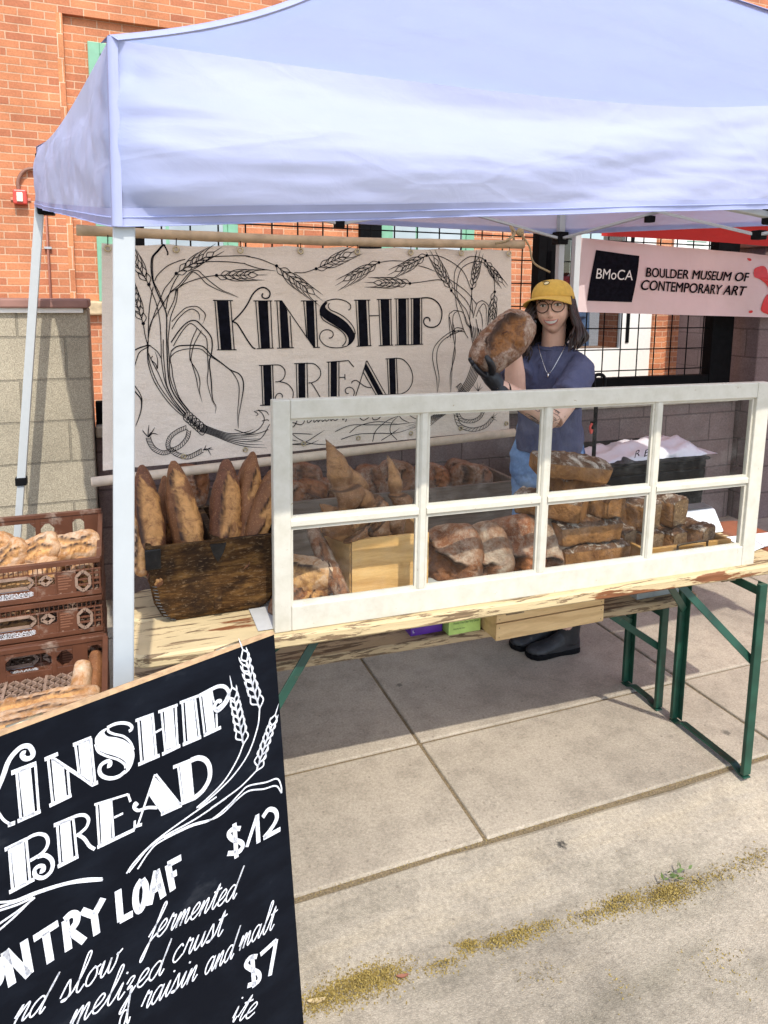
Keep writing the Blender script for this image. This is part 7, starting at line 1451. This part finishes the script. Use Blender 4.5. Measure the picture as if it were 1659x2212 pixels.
crate('brown bread crate under the front lattice crate, hidden by the chalkboard', fx0, fy0, .254, .126); crate('lowest brown bread crate of the front stack', fx0, fy0, .123, .126)
for lab, x, y, z in (('low wooden dolly under the rear crate stack', cx0, cy0, .112), ('low wooden dolly under the front crate stack', fx0, fy0, .123)):
    o = thing('dolly', lab, 'dolly', (x+.3,y+.26,0)); mb = MB(); mb.box((x+.02,y+.02,.07),(x+.58,y+.5,z-.001)); mb.build('deck', M_crate, o, bevel=.004)
    for a in (.08,.52):
        for b_ in (.08,.44): mb = MB(); mb.tube([(x+a-.012,y+b_,.035),(x+a+.012,y+b_,.035)], .034, 14); mb.build('wheel', M_blackp, o)
CL = 'ciabatta loaves in the top crate'
def ciab(label, c, x, y, Y, L, W, H, X, U, seed, grp=CL):
    p = onY(c, x, y, Y); return loaf('ciabatta', label, 'bread', M_ciab, p - nrm(U)*H*.5, X, U, L, W, H, seed, [dict(p=[(.8,-.4),(.2,-.1),(-.7,-.3)], w=.25, dep=.03, ear=.03), dict(p=[(.7,.4),(0,.2),(-.8,.5)], w=.22, dep=.03, ear=.03)], grp, p=.42, lump=1.6, nu=72, nv=56)
ciab('round topped floury ciabatta at the right end of the top crate', 'z1', 635, 510, 2.60, .175, .125, .09, (1,.2,-.05), (-.1,-.8,.8), 101)
ciab('floury ciabatta second from the right in the top crate', 'z1', 325, 535, 2.58, .16, .115, .085, (.9,.1,.35), (-.2,-.8,.7), 102)
ciab('narrow ciabatta third from the right in the top crate', 'z1', 105, 570, 2.56, .125, .10, .08, (.6,.1,.6), (-.3,-.8,.6), 103)
ciab('ciabatta cut by the left edge of view in the top crate', 'z1', -40, 530, 2.60, .14, .11, .085, (.5,.1,.6), (-.3,-.8,.6), 104)
ciab('ciabatta seen through the oval handle opening of the second crate', 'z1', 150, 805, 2.50, .18, .10, .075, (1,.1,.08), (0,-.8,.6), 105, 'loaves inside the crates'); ciab('floury loaf seen through the end opening of the second crate', 'z1', 735, 800, 2.48, .15, .075, .07, (.1,.15,1), (-.1,-1,.1), 106, 'loaves inside the crates')
ciab('floury loaf seen through the diamond opening of the second crate', 'z1', 400, 760, 2.52, .13, .09, .07, (.2,.2,1), (0,-1,.2), 107, 'loaves inside the crates')
ciab('loaf seen low in the oval opening of the third crate', 'z1', 130, 1190, 2.52, .20, .08, .06, (1,.05,.05), (0,-.7,.7), 108, 'loaves inside the crates')
LB = 'long loaves in the front lattice crate'
def longl(label, x, y, z, L, W, X, seed): 
    p = onz('z1', x, y, z); loaf('long_loaf', label, 'bread', M_ciab, p-np.array([0,0,W*.45]), X, (0,-.3,1), L, W, W*.8, seed, [dict(p=[(.85,-.2),(.2,0),(-.8,-.15)], w=.3, dep=.05, ear=.05)], LB, p=.35, tip=.2, lump=1.2, nu=80, nv=48)
longl('golden long loaf lying furthest back in the front crate', 290, 1890, .45, .36, .075, (1,.12,.0), 111); longl('golden long loaf nearest the chalkboard top in the front crate', 250, 2010, .46, .38, .08, (1,.1,0), 112); longl('golden long loaf at the front left of the front crate', 90, 2110, .47, .34, .08, (1,.1,0), 113)
p = onz('z1', 775, 1745, .44); loaf('long_loaf', 'white floury loaf standing against the right wall of the front crate', 'bread', M_ciab, p+np.array([-.01,.0,-.03]), (.05,.75,.62), (-.2,-.6,.8), .19, .06, .055, 114, (), LB, p=.3)
p = onz('z1', 860, 1690, .44); loaf('long_loaf', 'brown loaf squeezed beside the white floury one in the front crate', 'bread', M_bag_, p+np.array([.0,.02,-.03]), (.05,.8,.5), (-.2,-.6,.8), .20, .05, .05, 115, (), LB, p=.3)
# ================================================================== litter along the gutter
M_poll = NT('yellow plane-tree litter'); oi = M_poll.n('ShaderNodeNewGeometry'); f = M_poll.noise(M_poll.co(src='World'), 300, 2); M_poll.col(M_poll.ramp(f, [(.3,(.11,.075,.025)),(.5,(.27,.195,.055)),(.7,(.42,.33,.12))])).set(.9,0,.1); M_poll = M_poll.m
rs = np.random.RandomState(12); mb = MB()
def gz(x, y): return float(np.interp(y, [.75,1.18,1.36,1.45,1.56,1.66], [-.068,-.055,-.052,-.044,-.022,-.008])) + .002*sin(x*5+y*9)
heaps = [('l5',150,1305,.045,.016,700),('l5',290,1245,.065,.02,1500),('l5',360,1225,.05,.02,800),('l5',240,1270,.06,.02,600),('l5',565,1180,.035,.010,260),('l5',650,1118,.025,.010,420),('l5',740,1102,.025,.010,300),('l5',820,1080,.045,.014,700),('l5',910,1048,.03,.010,180),('l5',1050,1018,.06,.014,330),('l5',1160,975,.055,.016,900),('l5',1320,940,.060,.018,1500),('l5',1420,900,.05,.014,260),('l5',1500,875,.05,.014,160),('l5',1620,830,.08,.02,420),('l5',1500,1170,.05,.03,120),('l5',1160,1250,.03,.02,50),('l5',890,1210,.05,.02,70)]
for c, x, y, sx, sy, n in heaps:
    p = onz(c, x, y, -.045)
    for k in range(n):
        a = rs.normal(size=2); X, Y = p[0]+a[0]*sx*.8, p[1]+a[1]*sy*.95 - .03*a[0]*sx; z = gz(X, Y)+ .006*math.exp(-(a[0]**2+a[1]**2))*rs.rand()*2 + .0012
        r = rs.uniform(.0010,.0026); d = rs.normal(size=3); d[2] *= .4; d = nrm(d)*r*rs.uniform(1,2.2); e = nrm(np.cross(d,(0,0,1))+1e-6)*r*.7; q = np.array([X,Y,z]); mb.add([q-d, q+e, q+d, q-e+np.array([0,0,r*.7])], [(0,1,2),(0,2,3),(0,3,1),(1,3,2)])
for k in range(260):                                          # thin scatter along the gutter
    X = rs.uniform(.2, 3.2); Y = 1.39 + rs.normal()*.07 - .0; z = gz(X,Y)+.001; r = rs.uniform(.0006,.0016); d = nrm([rs.normal(),rs.normal(),0])*r*1.5; e = np.array([-d[1],d[0],0])*.6; q = np.array([X,Y,z]); mb.add([q-d,q+e,q+d,q-e], [(0,1,2,3)])
for k in range(900):                                          # grit in the slab joint at the kerb
    X = rs.uniform(.2, 2.6); Y = 1.672 + rs.normal()*.005; z = .001; r = rs.uniform(.0008,.0022); d = nrm([rs.normal(),rs.normal(),0])*r; e = np.array([-d[1],d[0],0])*.7; q = np.array([X,Y,z]); mb.add([q-d,q+e,q+d+np.array([0,0,r]),q-e], [(0,1,2,3)])
tag(mb.build('litter', M_poll, loc=(1,1.4,-.05)), kind='stuff', label='yellow plane tree litter lying along the gutter')
M_leaf = simple('fresh green leaf', (.09,.135,.03), .6, vary=.3, scale=60); mb = MB()
p = onz('l5', 1345, 905, -.04)
for k in range(26):
    a = rs.normal(size=2)*np.array([.022,.011]); q = p + np.array([a[0],a[1]+.008,.010+.022*rs.rand()]); d = nrm([rs.normal(),rs.normal(),rs.normal()*.5])*rs.uniform(.007,.015); e = nrm(np.cross(d,[rs.normal(),rs.normal(),1]))*rs.uniform(.002,.005); mb.add([q-d,q+e,q+d,q-e], [(0,1,2,3)])
o = mb.build('weed', M_leaf); tag(o, 'small green weed tuft growing in the gutter litter', 'weed')
for lab, c, x, y, s in (('dry pale leaf lying in the left gutter litter', 'l5', 135, 1312, .022), ('curled brown leaf on the larger litter heap', 'l5', 425, 1228, .016)):
    q = onz(c, x, y, -.043); mb = MB(); G = np.array([[q+np.array([u*s, v*s*.35*(1-abs(u))**.5 - u*s*.2, .004*(u*u+v*v)+.003]) for v in np.linspace(-1,1,5)] for u in np.linspace(-.95,.95,9)]); mb.grid(G); tag(mb.build('dry_leaf', simple('dry leaf', (.46,.36,.20) if s > .02 else (.25,.10,.06), .8), smooth=True), lab, 'leaf')
